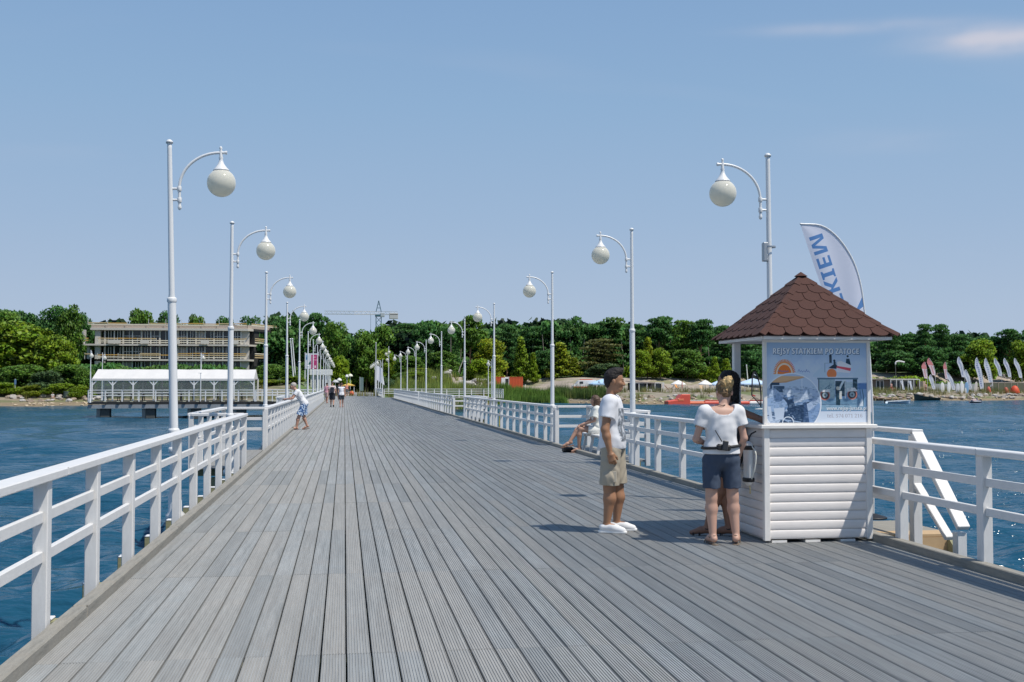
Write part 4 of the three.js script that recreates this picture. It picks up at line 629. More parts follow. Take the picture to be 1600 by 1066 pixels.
{ // white rescue float hung on the kiosk side
  const t = thing('rescue_float', 'long white padded rescue float with black bands hanging on kiosk side', 'rescue float', [4.14, .80, -11.27]);
  const f = part(t, 'float_pad', (() => { const g = new THREE.CapsuleGeometry(.062, .34, 10, 20); g.scale(.75, 1, 1.25); return g; })(), std(.70, .70, .68, .6));
  for (const y of [.165, -.165]) part(f, 'band', (() => { const g = new THREE.TorusGeometry(.063, .011, 8, 28).rotateX(Math.PI / 2); g.scale(.78, 2, 1.27); return g.translate(0, y, 0); })(), M.black);
  part(t, 'cord', tube([[.0, .2, .06], [.03, .12, .13], [.02, -.05, .125], [.0, -.16, .08]], .007, 24), std(.75, .74, .66, .7)); part(t, 'tail', tube([[0, -.2, 0], [.01, -.26, .02], [.02, -.31, -.01]], .008, 12), std(.6, .52, .3, .7));
  part(t, 'hanger', tube([[0, .23, 0], [.03, .3, 0], [.085, .33, 0]], .008, 12), M.black);
}

// ---------- terrain ----------
const SHORE = [[-400, -150], [-200, -150], [-140, -163], [-80, -169], [-49, -172], [-37, -175], [-22, -172], [-9, -152], [6, -143], [18, -150], [25, -186], [30, -196], [37, -190], [47, -178], [70, -187], [103, -207], [136, -211], [200, -226], [420, -250]];
const lerpList = (L, x) => { if (x <= L[0][0]) return L[0][1]; for (let i = 1; i < L.length; i++) if (x <= L[i][0]) { const t = (x - L[i - 1][0]) / (L[i][0] - L[i - 1][0]); return L[i - 1][1] + (L[i][1] - L[i - 1][1]) * t; } return L[L.length - 1][1]; };
const PROF_R = [[-12, -3.2], [-2, -2.1], [0, -1.62], [2.5, -.8], [9, .1], [18, .4], [34, .5], [40, 1.4], [47, 2.9], [56, 3.3], [120, 4.2], [300, 5]];
const PROF_L = [[-12, -3.2], [-2, -2.1], [0, -1.62], [2, -1.2], [6, -.5], [12, .25], [17, .8], [24, 1.5], [60, 3], [120, 4.2], [300, 5]];
function groundY(x, z) {
  const t = lerpList(SHORE, x) - z, k = Math.min(1, Math.max(0, (x + 4) / 12)), base = lerpList(PROF_L, t) * (1 - k) + lerpList(PROF_R, t) * k;
  let y = base + (t > 0 ? Math.min(1, t / 12) * (.30 * noise3(x * .11, z * .11, 1) + .16 * noise3(x * .33, z * .33, 4)) : 0);
  if (x > 85 && t > 40) y += 1.3 * Math.min(1, (x - 85) / 18) * Math.min(1, (t - 40) / 6);
  if (x > 12 && x < 34 && t > 4) y += 1.5 * Math.exp(-(((x - 23) / 6) ** 2) - ((z + 196) / 6) ** 2) * (1 + .5 * noise3(x * .5, z * .5, 2)); // rubble bank
  const lane = Math.max(0, Math.min(1, (Math.abs(x - 1.6) - 6) / 9)); if (z < -140) y = Math.min(y, -.12 + lane * 9); // level lane that the pier runs into
  return y;
}
{
  const P = [], U = [], C = [], I = [], nx = 300, nz = 130, R = mulberry(19);
  for (let j = 0; j <= nz; j++) for (let i = 0; i <= nx; i++) {
    const u = i / nx * 2 - 1, x = 20 + (Math.abs(u) < .6 ? u * 250 : Math.sign(u) * (150 + (Math.abs(u) - .6) * 900)), t = -10 + 75 * (j / nz) + (j / nz > .75 ? ((j / nz - .75) * 4) ** 2 * 330 : 0), z = lerpList(SHORE, x) - t, y = groundY(x, z); P.push(x, y, z); U.push(x, z);
    const g = noise3(x * .09, z * .16, 6) + .6 * noise3(x * .4, z * .5, 2), left = x < -6;
    let c = [.40, .335, .27];
    if (t < (left ? 3 : 1.4)) c = [.30, .235, .15]; else if (left) c = g > -.1 ? [.21, .21, .10] : [.36, .29, .21]; else if (t < 15) c = g > .12 ? [.17, .20, .08] : [.36, .31, .24]; else if (t < 36) c = [.42, .36, .30]; else if (t < 52) c = g > .2 ? [.3, .29, .17] : [.47, .40, .34]; else c = [.08, .13, .04];
    if (t > 30 && left) c = [.06, .10, .03];
    if (x > 8 && x < 17.5 && t > 16) c = g > -.3 ? [.15, .22, .05] : [.33, .30, .17];
    if (Math.abs(x - 1.6) < 9 && t > -2) c = g > -.2 ? [.12, .20, .05] : [.24, .25, .12];
    C.push(...c.map(v => v * (.9 + .25 * noise3(x * 1.1, z * 1.1, 9))));
    if (i && j) { const a = (j - 1) * (nx + 1) + i - 1; I.push(a, a + 1, a + nx + 2, a, a + nx + 2, a + nx + 1); }
  }
  const g = new THREE.BufferGeometry(); g.setAttribute('position', new THREE.Float32BufferAttribute(P, 3)); g.setAttribute('uv', new THREE.Float32BufferAttribute(U, 2)); g.setAttribute('color', new THREE.Float32BufferAttribute(C, 3)); g.setIndex(I); g.computeVertexNormals();
  const tx = texSand.clone(); tx.repeat.set(.22, .22); tx.needsUpdate = true;
  const land = structure('ground'); part(land, 'ground_surface', g, std(1, 1, 1, .95, { vertexColors: true, map: tx, bumpMap: tx, bumpScale: .12, side: THREE.DoubleSide }));
  const path = structure('path'); part(path, 'paving', boxAt(7.6, .1, 90, 1.6, -.075, -227), std(.30, .30, .30, .9, { map: tx }));
}

// ---------- foliage ----------
const leafMat = (o = {}) => new THREE.MeshPhysicalMaterial({ roughness: .95, transmission: .5, thickness: 0, specularIntensity: .12, vertexColors: true, side: THREE.DoubleSide, ...o });
const LEAF = leafMat();
function cards(list, seed, spec) { // many small bent leaf clumps through the lobes' volume
  const R = mulberry(seed), P = [], N = [], C = [], q = new THREE.Quaternion(), e = new THREE.Euler();
  const gauss = () => R() + R() + R() - 1.5;
  for (const [cx, cy, cz, rx, ry, rz, tone = 1] of list) {
    const n = Math.round(spec.density * (rx * ry + ry * rz + rx * rz) * 4.2);
    for (let i = 0; i < n; i++) {
      let dx = gauss(), dy = gauss(), dz = gauss(); const l = Math.hypot(dx, dy, dz) || 1; dx /= l; dy /= l; dz /= l; const rr = .62 + .6 * R();
      if (spec.flat && dy < -.2 && R() < .7) continue;
      const x = cx + dx * rx * rr, y = cy + dy * ry * rr, z = cz + dz * rz * rr, s = spec.size * (.6 + .8 * R());
      e.set(R() * 6.28, R() * 6.28, R() * 6.28); q.setFromEuler(e);
      const pts = [[-s, 0, -s * .4], [0, s * .22, -s * .75], [s, 0, -s * .3], [s * .1, -s * .1, s * .8]].map(p => V(...p).applyQuaternion(q));
      const nn = V(dx / rx, dy / ry, dz / rz).normalize(); nn.x += (R() - .5) * 1.3; nn.y += (R() + .05) * 1.3; nn.z += (R() - .5) * 1.3; nn.normalize();
      const v = (.35 + .65 * tone) * (.78 + .5 * R()), hue = R(), c = [spec.color[0] * v * (.9 + .35 * hue), spec.color[1] * v, spec.color[2] * v * (1.1 - .3 * hue)];
      for (const k of [0, 1, 2, 0, 2, 3]) { P.push(x + pts[k].x, y + pts[k].y, z + pts[k].z); N.push(nn.x, nn.y, nn.z); C.push(...c); }
    }
  }
  const g = new THREE.BufferGeometry(); g.setAttribute('position', new THREE.Float32BufferAttribute(P, 3)); g.setAttribute('normal', new THREE.Float32BufferAttribute(N, 3)); g.setAttribute('color', new THREE.Float32BufferAttribute(C, 3)); return g;
}
const bark = std(.13, .085, .06, .95), pineBark = std(.30, .17, .10, .9), greyBark = std(.2, .18, .15, .95);
function lobes(kind, seed) { // crown laid out for a tree 10 m high
  const R = mulberry(seed), L = [];
  if (kind === 'broad') { L.push([0, 5.6, 0, 2.6, 2.9, 2.6, .8]); for (let i = 0; i < 17; i++) { const a = i * 2.4, y = 2.3 + 6.6 * ((i + .5) / 17), r = 3.3 * Math.sin(Math.min(1, (10.6 - y) / 7) * 1.5) * (.75 + .4 * R()); L.push([Math.cos(a) * r * .8, y, Math.sin(a) * r * .8, 1.15 + .7 * R(), .85 + .55 * R(), 1.15 + .7 * R(), .75 + .5 * R()]); } }
  if (kind === 'tall') { for (let i = 0; i < 16; i++) { const a = i * 2.4, y = 2.6 + 6.8 * (i / 15), r = (1.7 - .95 * Math.abs(i / 15 - .4)) * (.6 + .7 * R()); L.push([Math.cos(a) * r, y, Math.sin(a) * r, .95 + .6 * R(), .7 + .5 * R(), .95 + .6 * R(), .7 + .6 * R()]); } }
  if (kind === 'pine') { for (let i = 0; i < 13; i++) { const a = i * 2.4, y = 5.6 + 3.9 * (i / 12), r = (2.5 - 1.6 * (i / 12)) * (.35 + .8 * R()); L.push([Math.cos(a) * r, y, Math.sin(a) * r, 1.0 + .75 * R(), .38 + .25 * R(), 1.0 + .75 * R(), .7 + .6 * R()]); } }
  if (kind === 'layered') { for (let i = 0; i < 18; i++) { const a = i * 2.1, y = 2.2 + 7.2 * (i / 17), r = 3.1 * (1 - .6 * (i / 17)) * (.35 + .75 * R()); L.push([Math.cos(a) * r, y, Math.sin(a) * r, 1.5 + .8 * R(), .34 + .22 * R(), 1.3 + .8 * R(), .65 + .6 * R()]); } }
  if (kind === 'cone') { for (let i = 0; i < 22; i++) { const a = i * 2.4, y = .9 + 8.8 * (i / 21), r = 2.0 * (1 - i / 21) * (.55 + .5 * R()) + .1; L.push([Math.cos(a) * r, y, Math.sin(a) * r, .75 + .5 * (1 - i / 21), .65 + .25 * R(), .75 + .5 * (1 - i / 21), .7 + .6 * R()]); } }
  if (kind === 'bush') { for (let i = 0; i < 12; i++) { const a = i * 2.4, y = 1.4 + 6.4 * R(), r = 3.6 * Math.sqrt(R()) * (1.1 - y / 12); L.push([Math.cos(a) * r, y, Math.sin(a) * r, 1.5 + .9 * R(), 1.3 + .8 * R(), 1.5 + .9 * R(), .75 + .5 * R()]); } }
  return L;
}
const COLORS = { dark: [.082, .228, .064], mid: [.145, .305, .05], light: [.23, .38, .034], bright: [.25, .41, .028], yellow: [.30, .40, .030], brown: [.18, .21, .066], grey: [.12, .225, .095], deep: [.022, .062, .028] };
const crowns = new Map();
function crown(kind, color, v) { const k = kind + color + v; if (!crowns.has(k)) crowns.set(k, cards(lobes(kind, 40 + v * 7 + kind.length), 9 + v, { color: COLORS[color], density: kind === 'pine' || kind === 'layered' ? 30 : kind === 'cone' ? 26 : 21, size: kind === 'broad' || kind === 'bush' ? .215 : .175, flat: kind === 'pine' || kind === 'layered' })); return crowns.get(k); }
const trunks = new Map();
function trunk(kind) {
  if (trunks.has(kind)) return trunks.get(kind); const R = mulberry(kind.length * 31), L = [], topY = kind === 'pine' ? 9 : kind === 'cone' ? 8.6 : 8;
  const mid = [(R() - .5) * .5, topY * .5, (R() - .5) * .5], tip = [(R() - .5) * .7, topY, (R() - .5) * .7];
  L.push(rod([0, -.6, 0], mid, .2, .14, 7), rod(mid, tip, .14, .035, 7));
  for (let i = 0; i < 9; i++) { const y = topY * (.38 + .06 * i), a = i * 2.4, b = mix(mid, tip, Math.max(0, (y - mid[1]) / (topY - mid[1]))); L.push(rod([b[0], y, b[2]], [Math.cos(a) * (2.2 - i * .12), y + .9, Math.sin(a) * (2.2 - i * .12)], .06, .02, 5)); }
  const g = join(L); trunks.set(kind, g); return g;
}
function tree(name, label, kind, color, x, z, H, W, group, v = 0, sink = 0, barkMat) {
  const y = groundY(x, z) - sink, t = thing(name, label, name.includes('bush') ? 'bush' : 'tree', [x, y, z], (x * 7.3 + z * 3.1) % 6.28, group), spread = { broad: 7.6, tall: 5.6, pine: 6.4, layered: 7.6, cone: 5, bush: 9 }[kind];
  const c = part(t, 'crown', crown(kind, color, v), LEAF); c.scale.set(W / spread, H / 10, W / spread);
  const b = part(t, kind === 'bush' ? 'stem' : 'trunk', trunk(kind), barkMat ?? (kind === 'pine' || kind === 'layered' ? pineBark : bark)); b.scale.set(Math.max(.55, H / 12), H / 10.2, Math.max(.55, H / 12)); return t;
}
{
  const G = 'trees of the wood behind the shore';
  const list = [
    ['broadleaf_tree', 'large pale green broad tree above the left shore, at the picture edge', 'broad', 'light', -53.2, -196, 12.19, 13.48, 0, 0],
    ['broadleaf_tree', 'smaller light green round tree leaning right of the large pale one', 'broad', 'light', -46.8, -193, 9.58, 7.91, 1, 0],
    ['broadleaf_tree', 'dark green tree top behind the large pale tree, leftmost on the skyline', 'broad', 'mid', -59.7, -212, 14.52, 7.96, 1, 0],
    ['broadleaf_tree', 'dark rounded tree top behind the gap between the two pale left trees', 'broad', 'dark', -56.6, -214, 14.91, 6.91, 0, 0],
    ['tall_tree', 'tall twiggy dark tree left of the unfinished building', 'tall', 'dark', -50.6, -210, 15.16, 5.90, 0, 0],
    ['tall_tree', 'tall tree with ragged bare top just left of the unfinished building', 'tall', 'mid', -47.5, -207, 15.22, 4.93, 1, 0],
    ['tall_tree', 'dark tree touching the left corner of the unfinished building', 'tall', 'dark', -52.0, -238, 15.86, 4.38, 1, 0],
    ['broadleaf_tree', 'round green tree rising over the roof of the unfinished building', 'broad', 'mid', -44.8, -262, 18.69, 7.15, 0, 0],
    ['broadleaf_tree', 'low dark tree top behind the first lamp, over the building roof', 'broad', 'dark', -39.5, -264, 17.87, 6.94, 1, 0],
    ['broadleaf_tree', 'small rounded tree top over the middle of the building roof', 'broad', 'mid', -33.1, -263, 17.57, 4.91, 0, 0],
    ['broadleaf_tree', 'faint tree top over the right half of the building roof', 'broad', 'dark', -26.7, -262, 16.70, 5.78, 1, 0],
    ['broadleaf_tree', 'low tree top over the right end of the building roof', 'tall', 'dark', -21.0, -262, 16.75, 5.80, 0, 0],
    ['tall_tree', 'dark tree right of the building behind the third left lamp', 'tall', 'dark', -13.2, -235, 14.72, 5.22, 0, 0],
    ['pine_tree', 'pine standing behind the leaning flagpoles', 'layered', 'dark', -10.8, -238, 15.97, 5.29, 1, 0],
    ['pine_tree', 'umbrella pine rising above the fifth left lamp globe', 'pine', 'dark', -5.7, -232, 16.17, 6.21, 0, 0],
    ['tall_tree', 'tree with pointed top left of the sky gap over the pier end', 'tall', 'mid', -1.8, -228, 13.78, 5.10, 0, 0],
    ['broadleaf_tree', 'bright green low tree left of the dark path opening', 'broad', 'bright', -0.9, -214, 6.94, 4.07, 1, 0],
    ['broadleaf_tree', 'dark tree in the dip of the skyline at the pier end', 'broad', 'dark', 1.5, -250, 11.76, 5.88, 0, 0],
    ['broadleaf_tree', 'large mid green tree above the path opening, left of the crane', 'broad', 'mid', 4.4, -236, 12.67, 7.15, 1, 0],
    ['broadleaf_tree', 'rounded tree under the crane mast', 'broad', 'mid', 8.5, -240, 14.50, 8.10, 0, 0],
    ['broadleaf_tree', 'bright lower tree right of the path opening', 'broad', 'light', 7.6, -222, 8.41, 4.99, 1, 0],
    ['pine_tree', 'broad topped pine right of the crane mast', 'layered', 'dark', 13.2, -243, 14.84, 7.68, 0, 0],
    ['broadleaf_tree', 'dense dark tree behind the seventh right lamp', 'broad', 'dark', 17.2, -238, 14.47, 7.54, 1, 0],
    ['tall_tree', 'dark tree left of the lone umbrella pine', 'tall', 'dark', 21.4, -236, 13.45, 5.89, 0, 0],
    ['pine_tree', 'lone umbrella pine with long bare orange trunk behind the fourth right lamp', 'pine', 'mid', 24.9, -224, 15.18, 6.88, 1, 0],
    ['tall_tree', 'yellowish green tree right of the lone umbrella pine', 'tall', 'yellow', 28.4, -221, 10.37, 5.79, 0, 0],
    ['broadleaf_tree', 'low bright green tree on the sandy bank left of the container', 'bush', 'bright', 25.6, -217, 7.11, 5.43, 0, 0],
    ['broadleaf_tree', 'mid green tree low behind the fifth right lamp', 'broad', 'mid', 18.5, -218, 8.09, 6.91, 0, 0],
    ['broadleaf_tree', 'low green tree on the bank behind the sixth right lamp', 'broad', 'mid', 12.4, -218, 7.08, 6.14, 1, 0],
    ['pine_tree', 'dark pine crown above the orange container', 'layered', 'dark', 35.0, -244, 14.79, 6.14, 1, 0],
    ['pine_tree', 'wide dark pine left of the third right lamp pole', 'layered', 'dark', 41.2, -246, 14.52, 7.90, 0, 0],
    ['pine_tree', 'dark pine right of the third right lamp pole', 'layered', 'dark', 47.0, -246, 14.70, 5.10, 1, 0],
    ['pine_tree', 'pointed dark pine standing highest between the second and third right lamps', 'tall', 'dark', 49.9, -244, 16.17, 5.07, 0, 0],
    ['pine_tree', 'pine with bare crooked limbs behind the man in the printed shirt', 'layered', 'dark', 57.4, -246, 15.78, 7.69, 0, 0],
    ['conifer_tree', 'yellow tipped narrow conifer behind the reeds', 'cone', 'light', 36.2, -232, 10.97, 3.98, 0, 0],
    ['conifer_tree', 'slim bright green conifer left of the third right lamp pole', 'cone', 'bright', 38.4, -230, 7.87, 2.64, 1, 0],
    ['conifer_tree', 'bright yellow green conifer right of the third right lamp pole', 'cone', 'yellow', 44.4, -231, 9.92, 5.85, 0, 0],
    ['conifer_tree', 'small yellow conifer beside the larger bright one', 'cone', 'yellow', 47.0, -230, 6.98, 3.44, 1, 0],
    ['pine_tree', 'brownish spreading pine above the white van', 'layered', 'brown', 53.0, -233, 11.24, 9.70, 1, 0],
    ['broadleaf_tree', 'dark bluish bush-like tree above the blue gazebo', 'bush', 'grey', 53.1, -229, 6.18, 7.68, 0, 0],
    ['broadleaf_tree', 'dark low tree behind the yellow tipped conifer', 'broad', 'dark', 41.8, -236, 9.13, 5.42, 0, 0],
    ['pine_tree', 'big umbrella pine right of the second right lamp pole', 'pine', 'dark', 69.7, -246, 16.89, 8.90, 0, 0],
    ['pine_tree', 'dark pine just behind the second right lamp pole', 'layered', 'dark', 64.1, -247, 15.32, 6.32, 0, 0],
    ['pine_tree', 'dense rounded pine in the middle of the right wood', 'layered', 'mid', 75.4, -246, 16.22, 7.20, 0, 0],
    ['pine_tree', 'pine with pale bare stem left of the kiosk roof', 'pine', 'dark', 78.6, -243, 15.93, 7.13, 1, 0],
    ['pine_tree', 'pine on the skyline touching the kiosk roof edge', 'layered', 'dark', 84.3, -246, 14.99, 6.65, 1, 0],
    ['conifer_tree', 'bright conifer behind the beach pavilion', 'cone', 'yellow', 63.2, -232, 11.00, 4.05, 0, 0],
    ['broadleaf_tree', 'bright green rounded tree left of the bright conifer', 'broad', 'bright', 61.3, -230, 8.90, 4.81, 0, 0],
    ['broadleaf_tree', 'bright green rounded tree right of the bright conifer', 'broad', 'light', 65.7, -231, 9.22, 4.85, 1, 0],
    ['broadleaf_tree', 'dark leafy tree over the right end of the clipped hedge', 'broad', 'mid', 72.5, -234, 9.21, 8.21, 0, 0],
    ['conifer_tree', 'light green small conifer left of the kiosk post', 'cone', 'bright', 77.5, -231, 7.10, 3.25, 0, 0],
    ['conifer_tree', 'light green small conifer nearest the kiosk post', 'cone', 'bright', 80.0, -231, 6.84, 3.80, 1, 0],
    ['pine_tree', 'dark pine seen through the open side of the kiosk', 'layered', 'dark', 90.1, -246, 13.29, 8.70, 0, 0],
    ['broadleaf_tree', 'dark tree seen through the open side of the kiosk', 'broad', 'dark', 88.4, -236, 9.34, 6.96, 0, 0],
    ['pine_tree', 'dark pine just right of the kiosk roof', 'layered', 'dark', 132.1, -262, 14.29, 7.88, 0, 0],
    ['pine_tree', 'dark pine between the kiosk roof and the highest twin pines', 'layered', 'dark', 138.5, -264, 14.26, 7.64, 1, 0],
    ['pine_tree', 'first of the two highest pines on the right skyline', 'layered', 'dark', 142.2, -262, 16.74, 5.07, 0, 0],
    ['pine_tree', 'second of the two highest pines on the right skyline', 'layered', 'dark', 146.8, -263, 16.67, 6.37, 1, 0],
    ['broadleaf_tree', 'dark tree with flat top behind the pink feather flags', 'broad', 'dark', 139.0, -255, 10.94, 9.86, 0, 0],
    ['pine_tree', 'dark pine right of the highest twin pines', 'layered', 'dark', 152.5, -264, 14.36, 7.05, 0, 0],
    ['broadleaf_tree', 'olive green rounded tree behind the middle feather flags', 'broad', 'light', 151.7, -254, 12.36, 8.66, 1, 0],
    ['broadleaf_tree', 'dark tree behind the olive green rounded one', 'broad', 'dark', 161.6, -266, 14.18, 8.11, 0, 0],
    ['pine_tree', 'flat topped pine above the last feather flags', 'pine', 'dark', 164.8, -262, 15.47, 8.01, 0, 0],
    ['broadleaf_tree', 'light green tree at the right picture edge behind the flags', 'broad', 'light', 163.4, -254, 12.43, 7.78, 0, 0],
    ['pine_tree', 'dark pine at the right picture edge', 'layered', 'dark', 172.3, -264, 15.62, 8.10, 1, 0],
    ['broadleaf_tree', 'dark tree behind the glazed beach bar', 'broad', 'dark', 131.3, -256, 9.70, 9.24, 1, 0],
    ['broadleaf_tree', 'dark tree behind the upright boards', 'broad', 'dark', 148.4, -257, 9.80, 7.80, 0, 0],
  ];
  for (const [name, label, kind, color, x, z, top, w, v] of list) { const H = top - groundY(x, z); tree(name, label, kind, color, x, z, H, w, G, v); }
}
{ // the wood behind: one dark mass that reads as a whole
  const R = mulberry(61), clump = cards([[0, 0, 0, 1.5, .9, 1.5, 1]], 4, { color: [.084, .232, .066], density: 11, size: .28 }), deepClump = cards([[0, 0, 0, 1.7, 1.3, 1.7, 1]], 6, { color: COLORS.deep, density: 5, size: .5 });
  const wood = thing('woodland', 'dark green wood that closes the shore behind the single trees', 'wood'); wood.userData.kind = 'stuff';
  const line = [[-400, 16], [-68, 16], [-54, 13], [-20, 13], [-14, 15], [-3, 14.5], [2.5, 10.5], [6, 10.5], [11, 14], [60, 15.2], [120, 13.8], [420, 14]];
  const put = [], deep = [], m = new THREE.Matrix4(), q = new THREE.Quaternion(), col = new THREE.Color();
  const zone = (n, x0, x1, d0, d1, lo, hiMul, arr, sc) => { for (let i = 0; i < n; i++) { const x = x0 + (x1 - x0) * R(), t = d0 + (d1 - d0) * R(), z = Math.min(lerpList(SHORE, x), -178) - t; if (Math.abs(x - 1.6) < 5 && z > -222) continue; const gy = groundY(x, z), top = lerpList(line, x) * hiMul * (.95 + .16 * noise3(x * .12, z * .1, 5)); const y = gy + lo + (top - lo - gy) * Math.pow(R(), .8); arr.push([x, y, z, sc * (.7 + .7 * R())]); } };
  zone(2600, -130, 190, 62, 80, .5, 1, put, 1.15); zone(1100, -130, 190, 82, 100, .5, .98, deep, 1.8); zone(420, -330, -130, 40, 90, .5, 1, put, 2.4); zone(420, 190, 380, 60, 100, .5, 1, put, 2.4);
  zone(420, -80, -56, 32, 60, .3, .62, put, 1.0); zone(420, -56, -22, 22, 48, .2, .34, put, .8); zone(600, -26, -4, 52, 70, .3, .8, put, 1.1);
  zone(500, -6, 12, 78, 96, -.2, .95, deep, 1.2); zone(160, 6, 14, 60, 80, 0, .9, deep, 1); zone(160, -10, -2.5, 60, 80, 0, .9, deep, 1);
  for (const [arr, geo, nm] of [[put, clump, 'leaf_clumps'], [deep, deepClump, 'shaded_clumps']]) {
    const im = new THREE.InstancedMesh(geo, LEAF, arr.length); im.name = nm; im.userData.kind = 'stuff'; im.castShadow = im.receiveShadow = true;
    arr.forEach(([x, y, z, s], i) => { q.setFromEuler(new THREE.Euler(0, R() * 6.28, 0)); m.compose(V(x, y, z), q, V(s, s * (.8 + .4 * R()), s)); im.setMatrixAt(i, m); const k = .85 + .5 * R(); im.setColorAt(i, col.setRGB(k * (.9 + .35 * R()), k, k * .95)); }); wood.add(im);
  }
  const poles = thing('woodland_stems', 'thin pale stems standing in the dark wood behind the shore', 'tree stems'); poles.userData.kind = 'stuff';
  part(poles, 'stems', join(Array.from({ length: 46 }, () => { const x = 20 + R() * 120, z = lerpList(SHORE, x) - 58 - R() * 6, y = groundY(x, z); return rod([x, y, z], [x + (R() - .5) * 1.5, y + 7 + R() * 4, z], .14, .07, 5); })), greyBark).userData.kind = 'stuff';
}
{ // shrubs, hedges, reeds, shore weeds
  const bushes = [
    ['wide mid green bush below the large pale tree', 'mid', -50.2, -186, 5.06, 8.98],
    ['bluish green bush above the left rubble shore', 'grey', -45.9, -184, 3.95, 6.34],
    ['dark green bush between the pale trees and the tent', 'mid', -43.5, -188, 5.12, 7.10],
    ['light green bush left of the tent gable', 'mid', -40.2, -186, 4.49, 4.43],
    ['yellow green low bush at the left picture edge', 'bright', -51.3, -182, 2.06, 5.85],
    ['yellowish low bush right of the shore sign', 'yellow', -47.1, -181, 1.67, 4.28],
    ['bright low bush above the dark bin', 'bright', -43.3, -182, 1.96, 5.49],
    ['bright weedy bush by the left end of the tent', 'bright', -40.0, -181, 1.67, 4.30],
    ['bush in front of the building, left part', 'mid', -34.4, -184, 4.57, 7.00],
    ['bush in front of the building behind the first lamp', 'mid', -29.0, -184, 4.58, 7.03],
    ['bush in front of the building, middle part', 'grey', -22.9, -185, 4.41, 7.10],
    ['bush in front of the building between twin lamps and corner', 'mid', -17.3, -184, 4.51, 6.69],
    ['dark bush right of the tent', 'mid', -12.3, -190, 5.25, 5.89],
    ['dark bush under the leaning flagpoles', 'mid', -8.6, -190, 4.83, 5.27],
    ['yellow green weeds right of the tent', 'yellow', -12.3, -178, 1.87, 5.90],
    ['yellow green weeds behind the leaning man', 'bright', -8.1, -178, 1.87, 5.53],
    ['green bush behind the striped billboard', 'mid', -5.7, -205, 6.24, 5.02],
    ['rounded grey green bush right of the far lamps', 'grey', 7.0, -186, 2.93, 3.76],
    ['yellow green scrub at the foot of the sandy bank', 'yellow', 13.8, -200, 2.58, 4.51],
    ['green scrub left of the sandy bank behind the eighth right lamp', 'mid', 10.3, -196, 3.22, 4.86],
    ['yellow green scrub behind the far right lamps', 'bright', 12.0, -192, 2.76, 4.33],
    ['low green scrub on the rubble bank', 'mid', 19.3, -205, 2.95, 4.18],
  ];
  bushes.forEach(([label, color, x, z, top, w], i) => tree('bush', label, 'bush', color, x, z, Math.max(1.2, top - groundY(x, z)), w, 'bushes along the shore', i % 2));
  const hedge = (label, x0, x1, z, h, depth, color, seed) => {
    const R = mulberry(seed), L = []; for (let x = x0; x < x1; x += 1.1) L.push([x - x0, h * .5 + .25 * (R() - .5) * h, (R() - .5) * depth * .4, 1.2, h * .55, depth * .5, .8 + .4 * R()]);
    const t = thing('hedge', label, 'hedge', [x0, groundY((x0 + x1) / 2, z) - .3, z], 0, 'low hedges on the sand bank'); part(t, 'leaves', cards(L, seed, { color: COLORS[color], density: 7, size: .26 }), LEAF);
  };
  hedge('long clipped yellow green hedge on the bank behind the beach pavilion', 60.607, 79.722, -237, 2.4, 3, 'bright', 3);
  hedge('low yellow green hedge on the bank right of the orange container', 36.853, 49.329, -238, 1.6, 3, 'bright', 5);
  hedge('yellow green hedge on the bank above the glazed beach bar', 122.663, 136.432, -250, 2.1, 3, 'bright', 6);
  hedge('low scrub line behind the row of feather flags', 138.011, 150.295, -252, 1.2, 2.4, 'mid', 8);
  const R = mulberry(91), blade = (() => { const g = new THREE.BufferGeometry(), P = [], C = []; for (let i = 0; i < 10; i++) { const a = R() * 6.28, x = (R() - .5) * .5, z = (R() - .5) * .5, h = .8 + .5 * R(), l = .25 * (R() - .2), w = .035; P.push(x - w * Math.cos(a), 0, z - w * Math.sin(a), x + w * Math.cos(a), 0, z + w * Math.sin(a), x + l * Math.sin(a), h, z + l * Math.cos(a)); const k = .7 + .6 * R(); for (let j = 0; j < 3; j++) C.push(.9 * k * (j < 2 ? 1.3 : 1), k, .7 * k); } g.setAttribute('position', new THREE.Float32BufferAttribute(P, 3)); g.setAttribute('color', new THREE.Float32BufferAttribute(C, 3)); g.computeVertexNormals(); return g; })();
  const field2 = (name, label, cat, color, pts, sy) => { const im = new THREE.InstancedMesh(blade, std(...color, .8, { vertexColors: true, side: THREE.DoubleSide }), pts.length), m = new THREE.Matrix4(), q = new THREE.Quaternion(), c = new THREE.Color(); im.name = numbered(name); im.userData = { label, category: cat, kind: 'stuff' }; im.castShadow = im.receiveShadow = true; pts.forEach(([x, y, z, s], i) => { q.setFromEuler(new THREE.Euler(0, R() * 6.28, 0)); m.compose(V(x, y, z), q, V(s, s * sy * (.8 + .4 * R()), s)); im.setMatrixAt(i, m); const k = .75 + .5 * R(); im.setColorAt(i, c.setRGB(k * (.9 + .3 * R()), k, k)); }); scene.add(im); };
  const reed = []; for (let i = 0; i < 2600; i++) { const x = 22 + 15 * R(), s = lerpList(SHORE, x), z = s + 3.5 - 9 * R(); if (noise3(x * .3, z * .3, 5) < -.35) continue; reed.push([x, Math.max(WATER - .3, groundY(x, z)), z, 1.15 + .6 * R() * (x < 33 ? 1 : .6)]); }
  field2('reeds', 'tall green reeds at the water edge in front of the orange container', 'reeds', [.10, .19, .03], reed, .8);
  const reed2 = []; for (let i = 0; i < 500; i++) { const x = 36 + 8 * R(), z = lerpList(SHORE, x) - 2 - 7 * R(); reed2.push([x, groundY(x, z), z, .8 + .5 * R()]); } field2('reeds', 'low patch of green shore grass left of the seated woman', 'grass', [.075, .13, .03], reed2, 1.2);
